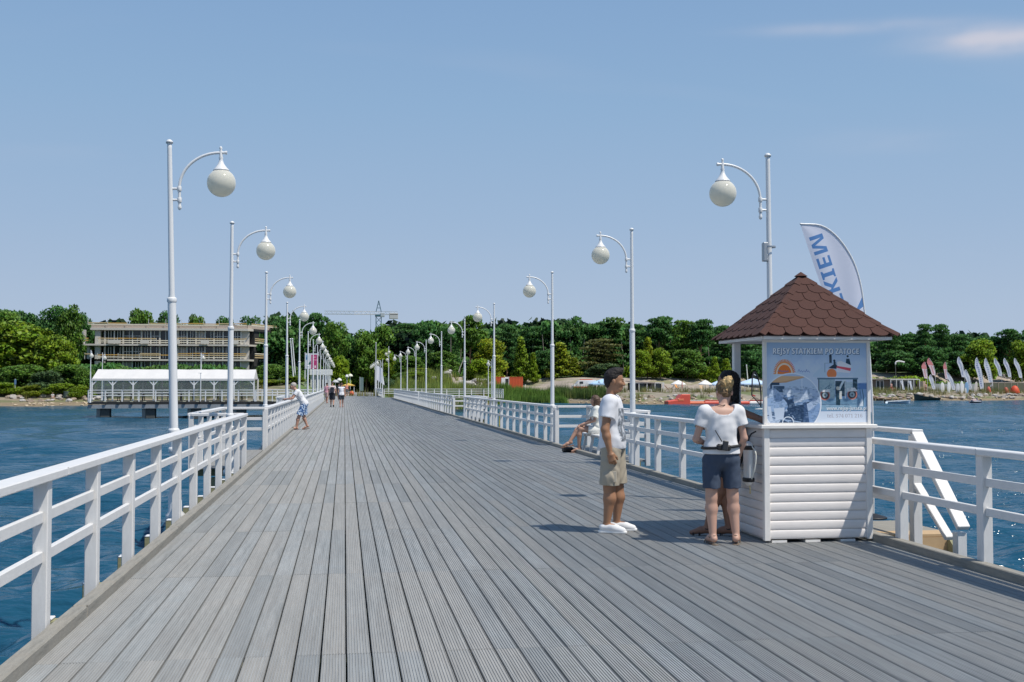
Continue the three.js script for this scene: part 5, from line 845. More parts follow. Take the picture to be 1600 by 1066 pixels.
  const weeds = []; for (let i = 0; i < 5200; i++) { const x = -75 + 270 * R(), t = 2.5 + 12 * R() + (x < -6 ? 3 * R() : 0), z = lerpList(SHORE, x) - t; if (Math.abs(x - 1.6) < 9 && t > 30) continue; if (noise3(x * .12, t * .2, 2) + .5 * noise3(x * .5, t * .6, 8) < (t < 5 ? .28 : .02) - (x > 90 ? .25 : 0)) continue; weeds.push([x, groundY(x, z), z, .45 + .6 * R()]); }
  field2('shore_weeds', 'grey green weeds scattered over the sandy shore strip', 'weeds', [.17, .185, .085], weeds, 1);
  const scrub = []; for (let i = 0; i < 2600; i++) { const x = 6.5 + 22 * R(), z = -166 - 32 * R(); if (noise3(x * .3, z * .3, 4) < (x > 18 ? .1 : -.35)) continue; scrub.push([x, groundY(x, z) - .05, z, .6 + .8 * R()]); } field2('scrub_grass', 'uneven yellow green scrub on the slope behind the right jetty', 'scrub', [.15, .20, .045], scrub, .9);
  const lawn = []; for (let i = 0; i < 1500; i++) { const x = 6.2 + 12 * R(), z = -145 - 20 * R(); lawn.push([x, groundY(x, z), z, .5 + .4 * R()]); } field2('lawn_grass', 'green grass on the land beside the pier opening', 'grass', [.07, .15, .025], lawn, .7);
}
{ // boulders and rubble of the shore line
  const R = mulberry(33), mats = [std(.50, .45, .40, .9, { map: texSpeck }), std(.60, .56, .52, .9, { map: texSpeck }), std(.42, .33, .25, .9, { map: texSpeck })];
  const rocks = [0, 1, 2].map(k => { const g = new THREE.IcosahedronGeometry(1, 2), p = g.attributes.position; for (let i = 0; i < p.count; i++) { const v = V(p.getX(i), p.getY(i), p.getZ(i)), d = 1 + .35 * noise3(v.x * 1.3 + k * 9, v.y * 1.3, v.z * 1.3) + .15 * noise3(v.x * 3 + k, v.y * 3, v.z * 3); p.setXYZ(i, v.x * d, v.y * d * .7, v.z * d); } g.computeVertexNormals(); return g; });
  const place = (x, t, s, label, group) => { const z = lerpList(SHORE, x) - t, o = thing('boulder', label, 'boulder', [x, groundY(x, z) + s * .2, z], R() * 6, group); part(o, 'stone', rocks[Math.floor(R() * 3)], mats[Math.floor(R() * 3)]).scale.set(s * (.9 + .7 * R()), s, s); };
  for (let i = 0; i < 34; i++) { const x = -49.932 + 13.5 * (i + R()) / 34; place(x, 3.5 + 5 * R(), .28 + .3 * R(), 'pale boulder in the rubble line along the left shore', 'boulders of the left shore'); }
  for (let i = 0; i < 26; i++) { const x = 40 + 28 * (i + R()) / 26; place(x, 1.2 + 4 * R(), .25 + .3 * R(), 'sand coloured boulder at the water edge behind the red float barrier', 'boulders of the middle shore'); }
  for (let i = 0; i < 46; i++) { const x = 100 + 38 * (i + R()) / 46; place(x, .8 + 4 * R(), .3 + .35 * R(), 'pale boulder at the water edge below the feather flags', 'boulders of the right shore'); }
  for (let i = 0; i < 18; i++) { const x = 15 + 11 * R(), z = -192 - 6 * R(), s = .3 + .5 * R(), o = thing('boulder', 'broken stone on the sandy bank left of the container', 'boulder', [x, groundY(x, z) + s * .2, z], R() * 6, 'stones of the sandy bank'); part(o, 'stone', rocks[i % 3], mats[1]).scale.set(s * 1.4, s, s); }
  const peb = []; for (let i = 0; i < 520; i++) { const x = -75 + 260 * R(); if (x > -8 && x < 30) continue; const z = lerpList(SHORE, x) - .2 - 2.2 * R(), s = .1 + .16 * R(), g = rocks[i % 3]; peb.push([x, groundY(x, z) + .03, z, s]); }
  const im = new THREE.InstancedMesh(rocks[0], std(.50, .40, .28, .9), peb.length), m = new THREE.Matrix4(); im.name = 'shore_stones'; im.userData = { label: 'small ochre stones strewn along the water edge', category: 'stones', kind: 'stuff' }; im.castShadow = im.receiveShadow = true; peb.forEach(([x, y, z, s], i) => { m.makeRotationY(R() * 6).scale(V(s * 1.5, s, s)).setPosition(x, y, z); im.setMatrixAt(i, m); }); scene.add(im);
}

// ---------- unfinished building behind the left shore ----------
{
  const BZ = -226, x0 = -46.957, x1 = -18.868, g0 = groundY((x0 + x1) / 2, BZ);
  const t = thing('unfinished_building', 'unfinished grey concrete building with timber guard planks and dark glazing above left shore', 'building', [x0, 0, BZ]);
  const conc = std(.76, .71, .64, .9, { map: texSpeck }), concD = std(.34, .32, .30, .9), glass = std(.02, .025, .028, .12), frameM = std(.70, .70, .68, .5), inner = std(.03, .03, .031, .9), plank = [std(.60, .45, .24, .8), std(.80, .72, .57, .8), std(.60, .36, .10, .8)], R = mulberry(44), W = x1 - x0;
  const Y = { roof: 12.076, f2: 9.35, f1: 6.441, top: 13.316 };
  // the right wing turns back from the corner
  const wing = [W, 0], wingEnd = [W + 10.8, -22];
  const slabShape = (ov, l) => { const s = new THREE.Shape(); [[-l, -ov], [W + ov * .6, -ov], [wingEnd[0] + ov, 22], [wingEnd[0] - 9, 25], [-l, 20]].forEach((p, i) => i ? s.lineTo(...p) : s.moveTo(...p)); return s; };
  const slab = (y, th, ov, l) => new THREE.ExtrudeGeometry(slabShape(ov, l), { depth: th, bevelEnabled: false }).rotateX(-Math.PI / 2).translate(0, y - th, 0);
  part(t, 'floor_slab', slab(Y.f1, .34, .45, -2.0), conc); part(t, 'floor_slab', slab(Y.f2, .34, .5, 3.6), conc);
  part(t, 'roof_slab', slab(Y.roof + .35, .42, .3, 1.2), std(.78, .73, .66, .9, { map: texSpeck }));
  part(t, 'parapet', join([boxAt(W + 1, .75, .3, W / 2 - .6, Y.roof + .72, -.3), bar([W, Y.roof + .72, -.4], [wingEnd[0], Y.roof + .72, wingEnd[1]], .3, .75)]), std(.62, .52, .44, .9, { map: texSpeck }));
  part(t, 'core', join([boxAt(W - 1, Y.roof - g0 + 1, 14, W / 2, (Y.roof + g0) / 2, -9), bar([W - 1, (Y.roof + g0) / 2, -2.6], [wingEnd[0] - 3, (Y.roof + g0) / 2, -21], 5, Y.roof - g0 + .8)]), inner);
  for (const [b, h] of [[Y.f2, Y.roof - Y.f2], [Y.f1, Y.f2 - Y.f1 - .4], [Y.f1 - 3.3, 2.9]]) {
    const n = 15; for (let i = 0; i <= n; i++) { const x = i / n * (W - 2.6) + 1.4; part(t, i % 2 ? 'mullion' : 'column', box(i % 2 ? .2 : .3, h - .1, .2), i % 2 ? frameM : conc, [x, b + h / 2, -.35 - (i % 2) * .12]);
      if (i < n) { const ww = (W - 2.6) / n - .3, pn = part(t, 'window', box(ww, h - .3, .05), R() < .14 ? concD : glass, [x + (W - 2.6) / n / 2, b + h / 2, -.6]); for (let k = 1; k < 3; k++) if (R() < .75) part(pn, 'frame', box(.09, h - .3, .09), frameM, [(k / 3 - .5) * ww, 0, .03]); if (R() < .35) part(pn, 'frame', box(ww, .08, .09), frameM, [0, .2, .03]); } }
    part(t, 'pier_wall', box(1.0, h, 1.2), conc, [.1, b + h / 2, -.75]); if (b > Y.f1 - 1) part(t, 'pier_wall', box(.5, h, 1.2), conc, [-2.6 + (b < Y.f2 ? .9 : 0), b + h / 2, -1.2]);
    for (let i = 0; i < 7; i++) { const k = (i + .5) / 7; part(t, 'column', box(.35, h - .1, .35), conc, [W + .2 + 9.8 * k, b + h / 2, -.8 - 20 * k]); if (i) { part(t, 'window', box(.05, h - .3, 2.4), R() < .3 ? concD : glass, [W - .5 + 9.8 * (k - .07), b + h / 2, -.8 - 20 * (k - .07)], [0, -.35, 0]); } }
    if (R() < 2) part(t, 'corner_wall', box(1.6, h, .3), conc, [W - .4, b + h / 2, -.75]);
  }
  // guard planks in front of each floor and along the roof edge
  const guard = (y, xa, xb, z, cols) => { for (let x = xa; x < xb; ) { const L = Math.min(xb - x, 2.6 + 2 * R()); cols.forEach(([dy, m]) => { if (R() < .88) part(t, 'guard_plank', box(L - .1, .17, .05), plank[R() < .2 ? 2 - m : m], [x + L / 2, y + dy + (R() - .5) * .1, z], [0, 0, (R() - .5) * .02]); }); part(t, 'guard_post', box(.08, 1.2, .08), frameM, [x, y + .55, z - .06]); x += L; } };
  guard(Y.f2, .2, W, .4, [[.3, 1], [.7, 1], [1.1, 0]]); guard(Y.f1, 0.2, W, .36, [[.35, 1], [.75, 0], [1.1, 2]]); guard(Y.f2, -3.4, -1.2, 1.5, [[.6, 0], [1.05, 0]]); guard(Y.f1, -1.9, -.4, 1.4, [[.9, 0]]);
  guard(Y.roof + 1.0, -1.6, W, .45, [[.0, 1], [.25, 0]]);
  for (let i = 0; i < 5; i++) part(t, 'stacked_panel', box(1.4 + R(), .7, .2), std(.62, .58, .52, .9), [W * (.12 + .2 * i), Y.f2 + .4, .9]);
  const wg = (y, cols, o) => { for (let i = 0; i < 6; i++) cols.forEach(([dy, m]) => part(t, 'guard_plank', bar([W + o + 10.8 * i / 6, y + dy, .9 - 22 * i / 6], [W + o + 10.8 * (i + .97) / 6, y + dy, .9 - 22 * (i + .97) / 6], .05, .17), plank[m])); };
  wg(Y.f2, [[.35, 1], [.75, 0], [1.1, 0]], 1.6); wg(Y.f1, [[.35, 0], [.75, 0], [1.1, 1]], 1.6); wg(Y.roof + 1.0, [[0, 1], [.25, 0]], .9);
  part(t, 'guard_plank', bar([W + 1, Y.f1 - 2.2, 0], [W + 4.5, Y.f1 - 2.3, -3], .06, .2), plank[2]);
}
// ---------- side jetty with the tent ----------
{
  const JZ = -110, JX0 = -23.54, JX1 = -2.1, dz = 8.2, L = JX1 - JX0;
  const s = structure('side_jetty', [JX0, .32, JZ]), R = mulberry(15);
  for (let i = 0; i < 56; i++) part(s, 'board', box(L, .03, .142), [M.kerb, M.joist, M.kerb][i % 3], [L / 2, -.3, -i * .147 - .08]);
  for (let i = 0; i < 18; i++) part(s, 'joist_end', box(.22, .2, dz + .5), M.dark, [L * (i + .3) / 18, -.43, -dz / 2 + .2]);
  for (let i = 0; i < 18; i++) part(s, 'joist_cap', box(.24, .05, .2), std(.6, .58, .42, .8), [L * (i + .3) / 18, -.31, .36]);
  part(s, 'edge_beam', box(L, .24, .2), M.dark, [L / 2, -.45, .0]);
  part(s, 'concrete_beam', box(L, .36, .6), std(.36, .385, .41, .9, { map: texSpeck }), [L / 2, -.78, .0]); part(s, 'concrete_beam', box(L, .4, .6), M.darkConcrete, [L / 2, -.78, -dz + .4]);
  for (const px of [-22.055, -17.969, -13.837, -9.658]) { part(s, 'pier_block', box(.85, 2.6, .9, .04), M.darkConcrete, [px - JX0, -2.2, -.4]); part(s, 'pier_face', box(.34, 2.4, .5, .02), M.concrete, [px - JX0 - .6, -2.2, -.3]);  }
  railing('white railing along the front of the tent jetty', [[JX0, JZ + .05], [-8.412, JZ + .05]], 'white railings along the pier', true, 'railing', M.paintFar, 1.52, .04);
  railing('white railing between the tent and the main pier, seen behind the leaning man', [[-8.293, JZ + .05], [-2.2, JZ + .05]], 'white railings along the pier', true, 'railing', M.paintFar, 1.52, .04);
  railing('white railing on the far side of the tent jetty', [[JX0 - .05, JZ - dz], [-2.2, JZ - dz]], 'white railings along the pier', true, 'railing', M.paintFar, 1.52, .04);
  // tent
  const TX0 = -23.312, TX1 = -8.531, tw = TX1 - TX0, yE = 2.128, yR = 3.05, td = 5.2;
  const t = thing('party_tent', 'long white gable tent with clear plastic sides on the left side jetty', 'tent', [TX0, .04, JZ - .35]), fab = std(.66, .645, .63, .8, { map: texPaint }), eH = yE - .04, rH = yR - .04;
  const nb = 8;
  const roofG = () => { const P = [], nU = 32; const pt = (i, k) => { const x = tw * i / nU, sag = .05 * Math.sin(i / nU * nb * Math.PI) ** 2; return [x, eH + (rH - eH) * k - sag * (1 - Math.abs(k - .5)), -td / 2 * k]; }; for (let i = 0; i < nU; i++) for (let j = 0; j < 4; j++) { const a = pt(i, j / 4), b = pt(i + 1, j / 4), c = pt(i + 1, (j + 1) / 4), d = pt(i, (j + 1) / 4); P.push(...a, ...b, ...c, ...a, ...c, ...d); } const g = new THREE.BufferGeometry(); g.setAttribute('position', new THREE.Float32BufferAttribute(P, 3)); g.setAttribute('uv', new THREE.Float32BufferAttribute(P.flatMap((v, i) => i % 3 === 0 ? [v * .3, P[i + 2] * .3] : []), 2)); g.computeVertexNormals(); return g; };
  const fabD = fab.clone(); fabD.side = THREE.DoubleSide;
  part(t, 'roof_slope', roofG(), fabD); part(t, 'roof_slope', roofG().scale(1, 1, -1).translate(0, 0, -td), fabD);
  for (const x of [0, tw]) { const g = new THREE.BufferGeometry(); g.setAttribute('position', new THREE.Float32BufferAttribute([x, eH, 0, x, rH, -td / 2, x, eH, -td], 3)); g.computeVertexNormals(); part(t, 'gable', g, fabD); }
  part(t, 'valance', box(tw + .1, .2, .03, .005), fab, [tw / 2, eH - .08, .03]); part(t, 'valance', box(tw + .1, .2, .03), fab, [tw / 2, eH - .08, -td - .03]);
  const clear = new THREE.MeshPhysicalMaterial({ color: new THREE.Color().setRGB(.80, .84, .82), transmission: .94, thickness: 0, roughness: .05, ior: 1.4 });
  for (let i = 0; i <= nb; i++) { const x = tw * i / nb; part(t, 'tent_post', box(.13, eH, .1, .006), M.paintFar, [x, eH / 2, -.05]); part(t, 'tent_post', box(.13, eH, .1), M.paintFar, [x, eH / 2, -td + .05]); for (const sgn of [-1, 1]) if (x + sgn > 0 && x + sgn < tw) part(t, 'brace', bar([x, eH - .62, -.05], [x + sgn * .42, eH - .16, -.05], .09, .09), M.paintFar); if (i < nb) { part(t, 'clear_side', box(tw / nb - .14, eH - .95, .012), clear, [x + tw / nb / 2, (eH + .95) / 2 - .1, -.02]); part(t, 'clear_side', box(tw / nb - .14, eH - .3, .012), clear, [x + tw / nb / 2, eH / 2, -td + .06]); } }
  for (let i = 0; i < 6; i++) { // tables and benches in the tent
    const x = TX0 + tw * (.1 + .155 * i), o = thing('picnic_table', `dark picnic table in the white tent, ${ordinals[i]} from its left gable`, 'table', [x, .04, JZ - 2.4], 0, 'picnic tables in the tent'), dk = std(.06, .05, .045, .8);
    part(o, 'table_top', box(1.5, .05, .75, .01), dk, [0, .74, 0]); for (const z of [-.6, .6]) part(o, 'seat', box(1.5, .045, .26, .01), dk, [0, .44, z]); for (const xx of [-.55, .55]) part(o, 'leg', join([bar([xx, 0, .62], [xx, .72, .15], .06, .08), bar([xx, 0, -.62], [xx, .72, -.15], .06, .08), bar([xx, .4, -.62], [xx, .4, .62], .06, .06)]), dk);
  }
  // lamps of the jetty
  const lp = (px, z, turn, label) => copyOf(lamp0, [px, 0, z], turn, label).rotation.set(0, turn, 0);
  lp(-23.297, -109.6, -1.25, 'white globe lamp at the left front corner of the tent jetty'); lp(-24.047, -118.4, 1.4, 'white globe lamp behind the left end of the tent'); lp(-14.389, -118.4, -1.15, 'left one of the two globe lamps behind the middle of the tent'); lp(-14.475, -118.6, 1.4, 'right one of the two globe lamps behind the middle of the tent');
  const pl = thing('slim_post', 'thin white post in front of the tent between second and first lamp', 'post', [-13.391, 0, -109.75]); part(pl, 'shaft', rod([0, 0, 0], [0, 2.672, 0], .045, .035), M.lampPaint); part(pl, 'head', box(.34, .05, .1, .01), M.lampPaint, [-.06, 2.672, 0]);
}
{ // small things on the left shore
  const sx = -49.42, gy = groundY(sx, -181), sg = thing('shore_sign', 'blue sign on a grey post among the left shore bushes', 'sign', [sx, gy, -181]); part(sg, 'post', rod([0, -.2, 0], [0, 2.444 - gy, 0], .07), std(.35, .38, .38, .6)); part(sg, 'sign_panel', box(.3, .75, .06, .01), std(.10, .19, .33, .5), [.04, 2.25 - gy - .3, .07]);
  const bx = -41.682, bg = groundY(bx, -180), bn = thing('litter_bin', 'dark green round bin on the bank left of the tent', 'bin', [bx, bg, -180]); part(bn, 'bin_body', lathe([[0, 0], [.42, 0], [.46, .1], [.46, .9], [.42, .95], [0, .95]], 18), std(.06, .09, .075, .7)); part(bn, 'rim', lathe([[.44, .9], [.48, .9], [.48, .98], [.44, .98]], 18), std(.09, .12, .1, .6));
  const px = -43.476; person('person', 'dark haired person sitting low on the left shore above the rubble', { pos: [px, groundY(px, -179) - .35, -179], turn: .3, skin: skinMat(.45, .26, .18), hair: HAIR.dark, cell: .04, eyes: false, J: { pelvis: [0, .5, 0], chest: [0, .84, .03], neck: [0, 1.02, .05], head: [0, 1.18, .08], shoulder: [[.17, .97, .05], [-.17, .97, .05]], elbow: [[.23, .75, .14], [-.23, .75, .14]], wrist: [[.12, .62, .3], [-.12, .62, .3]], hip: [[.09, .48, .02], [-.09, .48, .02]], knee: [[.12, .66, .38], [-.12, .66, .38]], ankle: [[.12, .36, .6], [-.12, .36, .6]], toe: [[.13, .3, .74], [-.13, .3, .74]] }, top: { name: 'shirt', mat: cloth(.5, .5, .48), hem: -.05, sleeve: .5 }, bottom: { name: 'shorts', mat: cloth(.4, .38, .34), leg: .7 } });
  const pole = (name, label, px, z, top, lean) => { const x = px, g = groundY(x, z), o = thing(name, label, 'flagpole', [x, g, z], 0, 'bare white flagpoles'); part(o, 'shaft', rod([0, -.3, 0], [lean, top - g, 0], .12, .08, 8), M.lampPaint); part(o, 'top_ball', new THREE.SphereGeometry(.14, 10, 8), M.lampPaint, [lean, top - g, 0]); };
  pole('flagpole', 'left one of two leaning bare flagpoles behind the left railing', -8.066, -186, 8.898, -.6); pole('flagpole', 'right one of two leaning bare flagpoles behind the left railing', -7.845, -188, 8.978, -.6);
}
// ---------- left of the pier end: bar building, billboard ----------
{
  const z = -196, x0 = -5.607, x1 = -2.378, W = x1 - x0, t = thing('white_pavilion', 'flat roofed white pavilion with slim columns behind the left lamps', 'pavilion', [x0, -.1, z]), H = 3.638 + .1;
  part(t, 'roof', box(W + .6, .95, 6, .05), M.paintFar, [W / 2, H, -2.6]); part(t, 'back_wall', box(W, H - .4, .2), std(.25, .25, .26, .7), [W / 2, H / 2 - .2, -5]); for (let i = 0; i < 6; i++) { part(t, 'column', box(.2, H - .4, .2), M.paintFar, [W * i / 5, H / 2 - .2, 0]); if (i < 5) { part(t, 'rail', box(W / 5 - .2, .1, .06), M.paintFar, [W * (i + .5) / 5, 1.0, 0]); part(t, 'window', box(W / 5 - .5, 1.2, .08), M.glassDark, [W * (i + .5) / 5, 1.7, -4.85]); part(t, 'lower_panel', box(W / 5 - .2, .6, .06), std(.5, .5, .52, .7), [W * (i + .5) / 5, .35, -.02]); } }
  const bz = -178, bx0 = -6.115, bx1 = -4.019, bw = bx1 - bx0, by = 6.422, bb = 3.946, b = thing('billboard', 'billboard with blue and magenta halves behind the left lamp row', 'billboard', [bx0, 0, bz]);
  const cv = document.createElement('canvas'); cv.width = 256; cv.height = 256; const c = cv.getContext('2d'); c.fillStyle = '#dfe0ea'; c.fillRect(0, 0, 256, 256); c.fillStyle = '#c23a78'; c.fillRect(122, 20, 134, 236); c.fillStyle = '#8fb4d8'; c.fillRect(16, 24, 60, 90); c.fillStyle = '#4f7aa8'; c.fillRect(22, 60, 34, 40); c.fillStyle = '#2f6a6a'; c.beginPath(); c.moveTo(40, 200); c.lineTo(110, 120); c.lineTo(118, 180); c.fill(); c.fillStyle = '#e79ab8'; c.fillRect(150, 50, 60, 22); c.fillRect(150, 100, 80, 16); c.fillStyle = '#f2e4ea'; c.fillRect(186, 200, 30, 40);
  const tx = new THREE.CanvasTexture(cv); tx.colorSpace = THREE.SRGBColorSpace; part(b, 'print_panel', box(bw, by - bb, .08), std(.3, .3, .3, .7), [bw / 2, (by + bb) / 2, -.06]); part(b, 'poster', new THREE.PlaneGeometry(bw - .1, by - bb - .1), std(.85, .85, .85, .7, { map: tx }), [bw / 2, (by + bb) / 2, .0]); for (const x of [.08, bw - .08]) part(b, 'post', box(.16, by + 1.3, .16), M.paintFar, [x, by / 2 - .55, -.16]);
}

// ---------- shore end of the pier: stall, parasols, flag, crane ----------
{
  const x = 0.593, t = thing('snack_stall', 'small white stall with yellow awning at the shore end of the pier', 'stall', [x, 0, -165]), w = 1.75;
  part(t, 'awning', (() => { const g = new THREE.ConeGeometry(1.28, .32, 4, 1).rotateY(Math.PI / 4); return g.translate(0, 1.62, 0); })(), std(.62, .40, .08, .8)); part(t, 'valance', box(w + .05, .12, w + .05), std(.62, .38, .08, .8), [0, 1.42, 0]);
  for (const sx of [-1, 1]) for (const sz of [-1, 1]) part(t, 'post', box(.07, 1.42, .07), M.paintFar, [sx * w * .45, .71, sz * w * .45]);
  part(t, 'counter', box(w * .9, .5, .5), std(.66, .50, .46, .7), [0, .25, .5]); part(t, 'counter_top', box(w, .06, .7), M.paintFar, [0, .53, .5]); part(t, 'side_panel', box(.05, .9, w * .85), std(.7, .55, .52, .7), [-w * .44, .5, 0]); part(t, 'side_panel', box(.05, .9, w * .85), std(.7, .55, .52, .7), [w * .44, .5, 0]);
  part(t, 'display_box', box(.4, .3, .3), M.dark, [.05, .75, .4]); part(t, 'price_card', box(.3, .3, .04), std(.62, .5, .3, .7), [-.4, .73, .6]);
  const bl = thing('beach_ball', 'large orange red ball on the ground beside the yellow stall', 'ball', [1.017, .33, -160]); part(bl, 'ball_skin', new THREE.SphereGeometry(.33, 24, 16), std(.72, .11, .045, .5)); part(bl, 'valve_patch', new THREE.SphereGeometry(.1, 12, 8), std(.75, .4, .1, .5), [.05, .27, .1]);
  const parasol = (label, px, z, h, w, col) => { const X = px, o = thing('parasol', label, 'parasol', [X, groundY(X, z) < -.05 ? 0 : groundY(X, z), z], 0, 'parasols at the pier end'); part(o, 'canopy', lathe([[0, h + .32], [w * .3, h + .2], [w * .5, h + .02], [w * .5, h - .12], [w * .48, h - .12], [w * .3, h + .12], [0, h + .24]], 8), std(...col, .8)); part(o, 'pole', rod([0, -.1, 0], [0, h + .3, 0], .04), M.paintFar); };
  parasol('pale grey parasol left of the yellow stall', -1.36, -176, 2.0, .95, [.5, .5, .5]); parasol('white parasol between grey one and yellow stall', -0.804, -182, 2.3, .8, [.74, .73, .7]); parasol('cream parasol above the yellow stall', 0.915, -184, 3.0, .8, [.72, .70, .58]); parasol('small white parasol behind the yellow awning', 0.411, -186, 2.9, .6, [.75, .74, .72]);
  const st = thing('advertising_column', 'slim grey green banner beside the dark path opening', 'banner', [2.751, 0, -184]); part(st, 'cloth', box(.55, 2.2, .08, .02), std(.14, .2, .2, .8), [0, 1.6, 0]); part(st, 'post', rod([-.3, 0, 0], [-.3, 2.8, 0], .03), M.paintFar);
  // tall flagpole with a hanging white flag
  const fx = 4.077, fp = thing('flagpole', 'tall white flagpole with drooping white flag right of the path opening', 'flagpole', [fx, 0, -150]); part(fp, 'shaft', rod([0, 0, 0], [0, 7.049, 0], .06, .045, 10), M.lampPaint); part(fp, 'top_ball', new THREE.SphereGeometry(.08, 10, 8), M.lampPaint, [0, 7.049, 0]);
  { const P = [], I = [], nu = 10, nv = 14, h0 = 4.102, h1 = 1.83; for (let j = 0; j <= nv; j++) for (let i = 0; i <= nu; i++) { const u = i / nu, v = j / nv; P.push(.05 + u * (.75 + .35 * v), h0 - v * (h0 - h1) * (.82 + .18 * u) - .35 * u, .08 * Math.sin(u * 9 + v * 2)); if (i && j) { const a = (j - 1) * (nu + 1) + i - 1; I.push(a, a + 1, a + nu + 2, a, a + nu + 2, a + nu + 1); } } const g = new THREE.BufferGeometry(); g.setAttribute('position', new THREE.Float32BufferAttribute(P, 3)); g.setIndex(I); g.computeVertexNormals(); part(fp, 'flag_cloth', g, std(.66, .67, .72, .9, { side: THREE.DoubleSide })); }
  // branched lamp right of the flag, and lamps on the right jetty
  const bl2 = thing('branched_lamp', 'slim pole with several small globes right of the drooping flag', 'street lamp', [6.057, groundY(6.057, -158), -158]), tp = 6.903 - groundY(6.057, -158); part(bl2, 'pole', rod([0, 0, 0], [0, tp, 0], .07, .04), M.lampPaint); for (const [dx, dy] of [[-.35, -1.1], [.05, -.85], [-.2, -1.9]]) { const gl = part(bl2, 'globe', new THREE.SphereGeometry(.2, 14, 10), M.globe, [dx, tp + dy, 0]); part(gl, 'holder', rod([0, -.18, 0], [-dx, -.4, 0], .03), M.lampPaint); }
  copyOf(lamp0, [17.552, -.2, -138.6], 1.35, 'white globe lamp at the outer end of the right side jetty').rotation.set(0, 1.35, 0);
  copyOf(lamp0, [17.3, -.2, -133.4], 2.2, 'white globe lamp just behind the fourth right lamp pole').rotation.set(0, 2.2, 0);
  const jetty = structure('right_jetty', [4.7, 0, -139.2]); for (let i = 0; i < 44; i++) part(jetty, 'board', box(14, .03, .142), M.kerb, [7, -.02, i * .147]); for (let i = 0; i < 6; i++) part(jetty, 'beam', box(.2, .3, 6.6), M.darkConcrete, [.6 + i * 2.5, -.2, 3.2]); for (let i = 0; i < 3; i++) part(jetty, 'pile', box(.4, 2.4, .4), M.darkConcrete, [1.5 + i * 5.5, -1.5, .4]);
}
{ // tower crane beyond the wood
  const z = -420, x = 12.351, top = 32.426, yj = 27.339, t = thing('tower_crane', 'tower crane with long jib beyond the wood at the pier end', 'crane', [x, 0, z]);
  const teal = std(.05, .13, .17, .6), pale = std(.42, .46, .50, .7), mastP = [], w = .95;
  for (const [a, b] of [[-1, -1], [1, -1], [1, 1], [-1, 1]]) mastP.push(bar([a * w, 0, b * w], [a * w, yj, b * w], .26, .26)); for (let y = 0; y < yj - 2; y += 2.2) { mastP.push(bar([-w, y, w], [w, y + 2.2, w], .16, .16), bar([w, y, w], [-w, y + 2.2, w], .16, .16), bar([-w, y, -w], [w, y + 2.2, -w], .16, .16), bar([-w, y, -w], [-w, y + 2.2, w], .16, .16), bar([w, y, w], [w, y + 2.2, -w], .16, .16)); } part(t, 'mast', join(mastP), teal);
  part(t, 'apex', join([bar([-w, yj + 1, 0], [0, top, 0], .26, .26), bar([w, yj + 1, 0], [0, top, 0], .26, .26), bar([-.6, yj + 2.4, 0], [.6, yj + 2.4, 0], .2, .2), bar([-.4, yj + 3.8, 0], [.4, yj + 3.8, 0], .2, .2)]), teal); part(t, 'cab', box(1.5, 1.5, 1.5, .1), pale, [1.4, yj - .2, .6]); part(t, 'slewing_ring', box(2.6, .7, 2.6, .1), teal, [0, yj - .4, 0]);
  const jl = -7.407 - x, jr = 19.861 - x, jib = (a, b, mat) => { const L = [bar([a, yj, .7], [b, yj, .7], .2, .2), bar([a, yj, -.7], [b, yj, -.7], .2, .2), bar([a, yj + 1.1, 0], [b, yj + 1.1, 0], .2, .2)]; for (let q = a; q < b - 1; q += 1.6) L.push(bar([q, yj, .7], [q + .8, yj + 1.1, 0], .12, .12), bar([q + .8, yj + 1.1, 0], [q + 1.6, yj, .7], .12, .12)); return join(L); };
  part(t, 'jib', jib(jl, -9, pale), pale); part(t, 'jib_root', jib(-9, 0, pale), std(.55, .55, .56, .7)); part(t, 'counter_jib', jib(0, jr - .5, pale), pale); part(t, 'counterweight', box(3.2, 2.2, 1.6, .1), std(.5, .5, .5, .9), [jr - 2, yj - .5, 0]); 
  part(t, 'hook_line', join([rod([-2.9, yj, 0], [-2.9, yj - 7, 0], .06), boxAt(.4, .8, .4, -2.9, yj - 6, 0)]), teal);
}

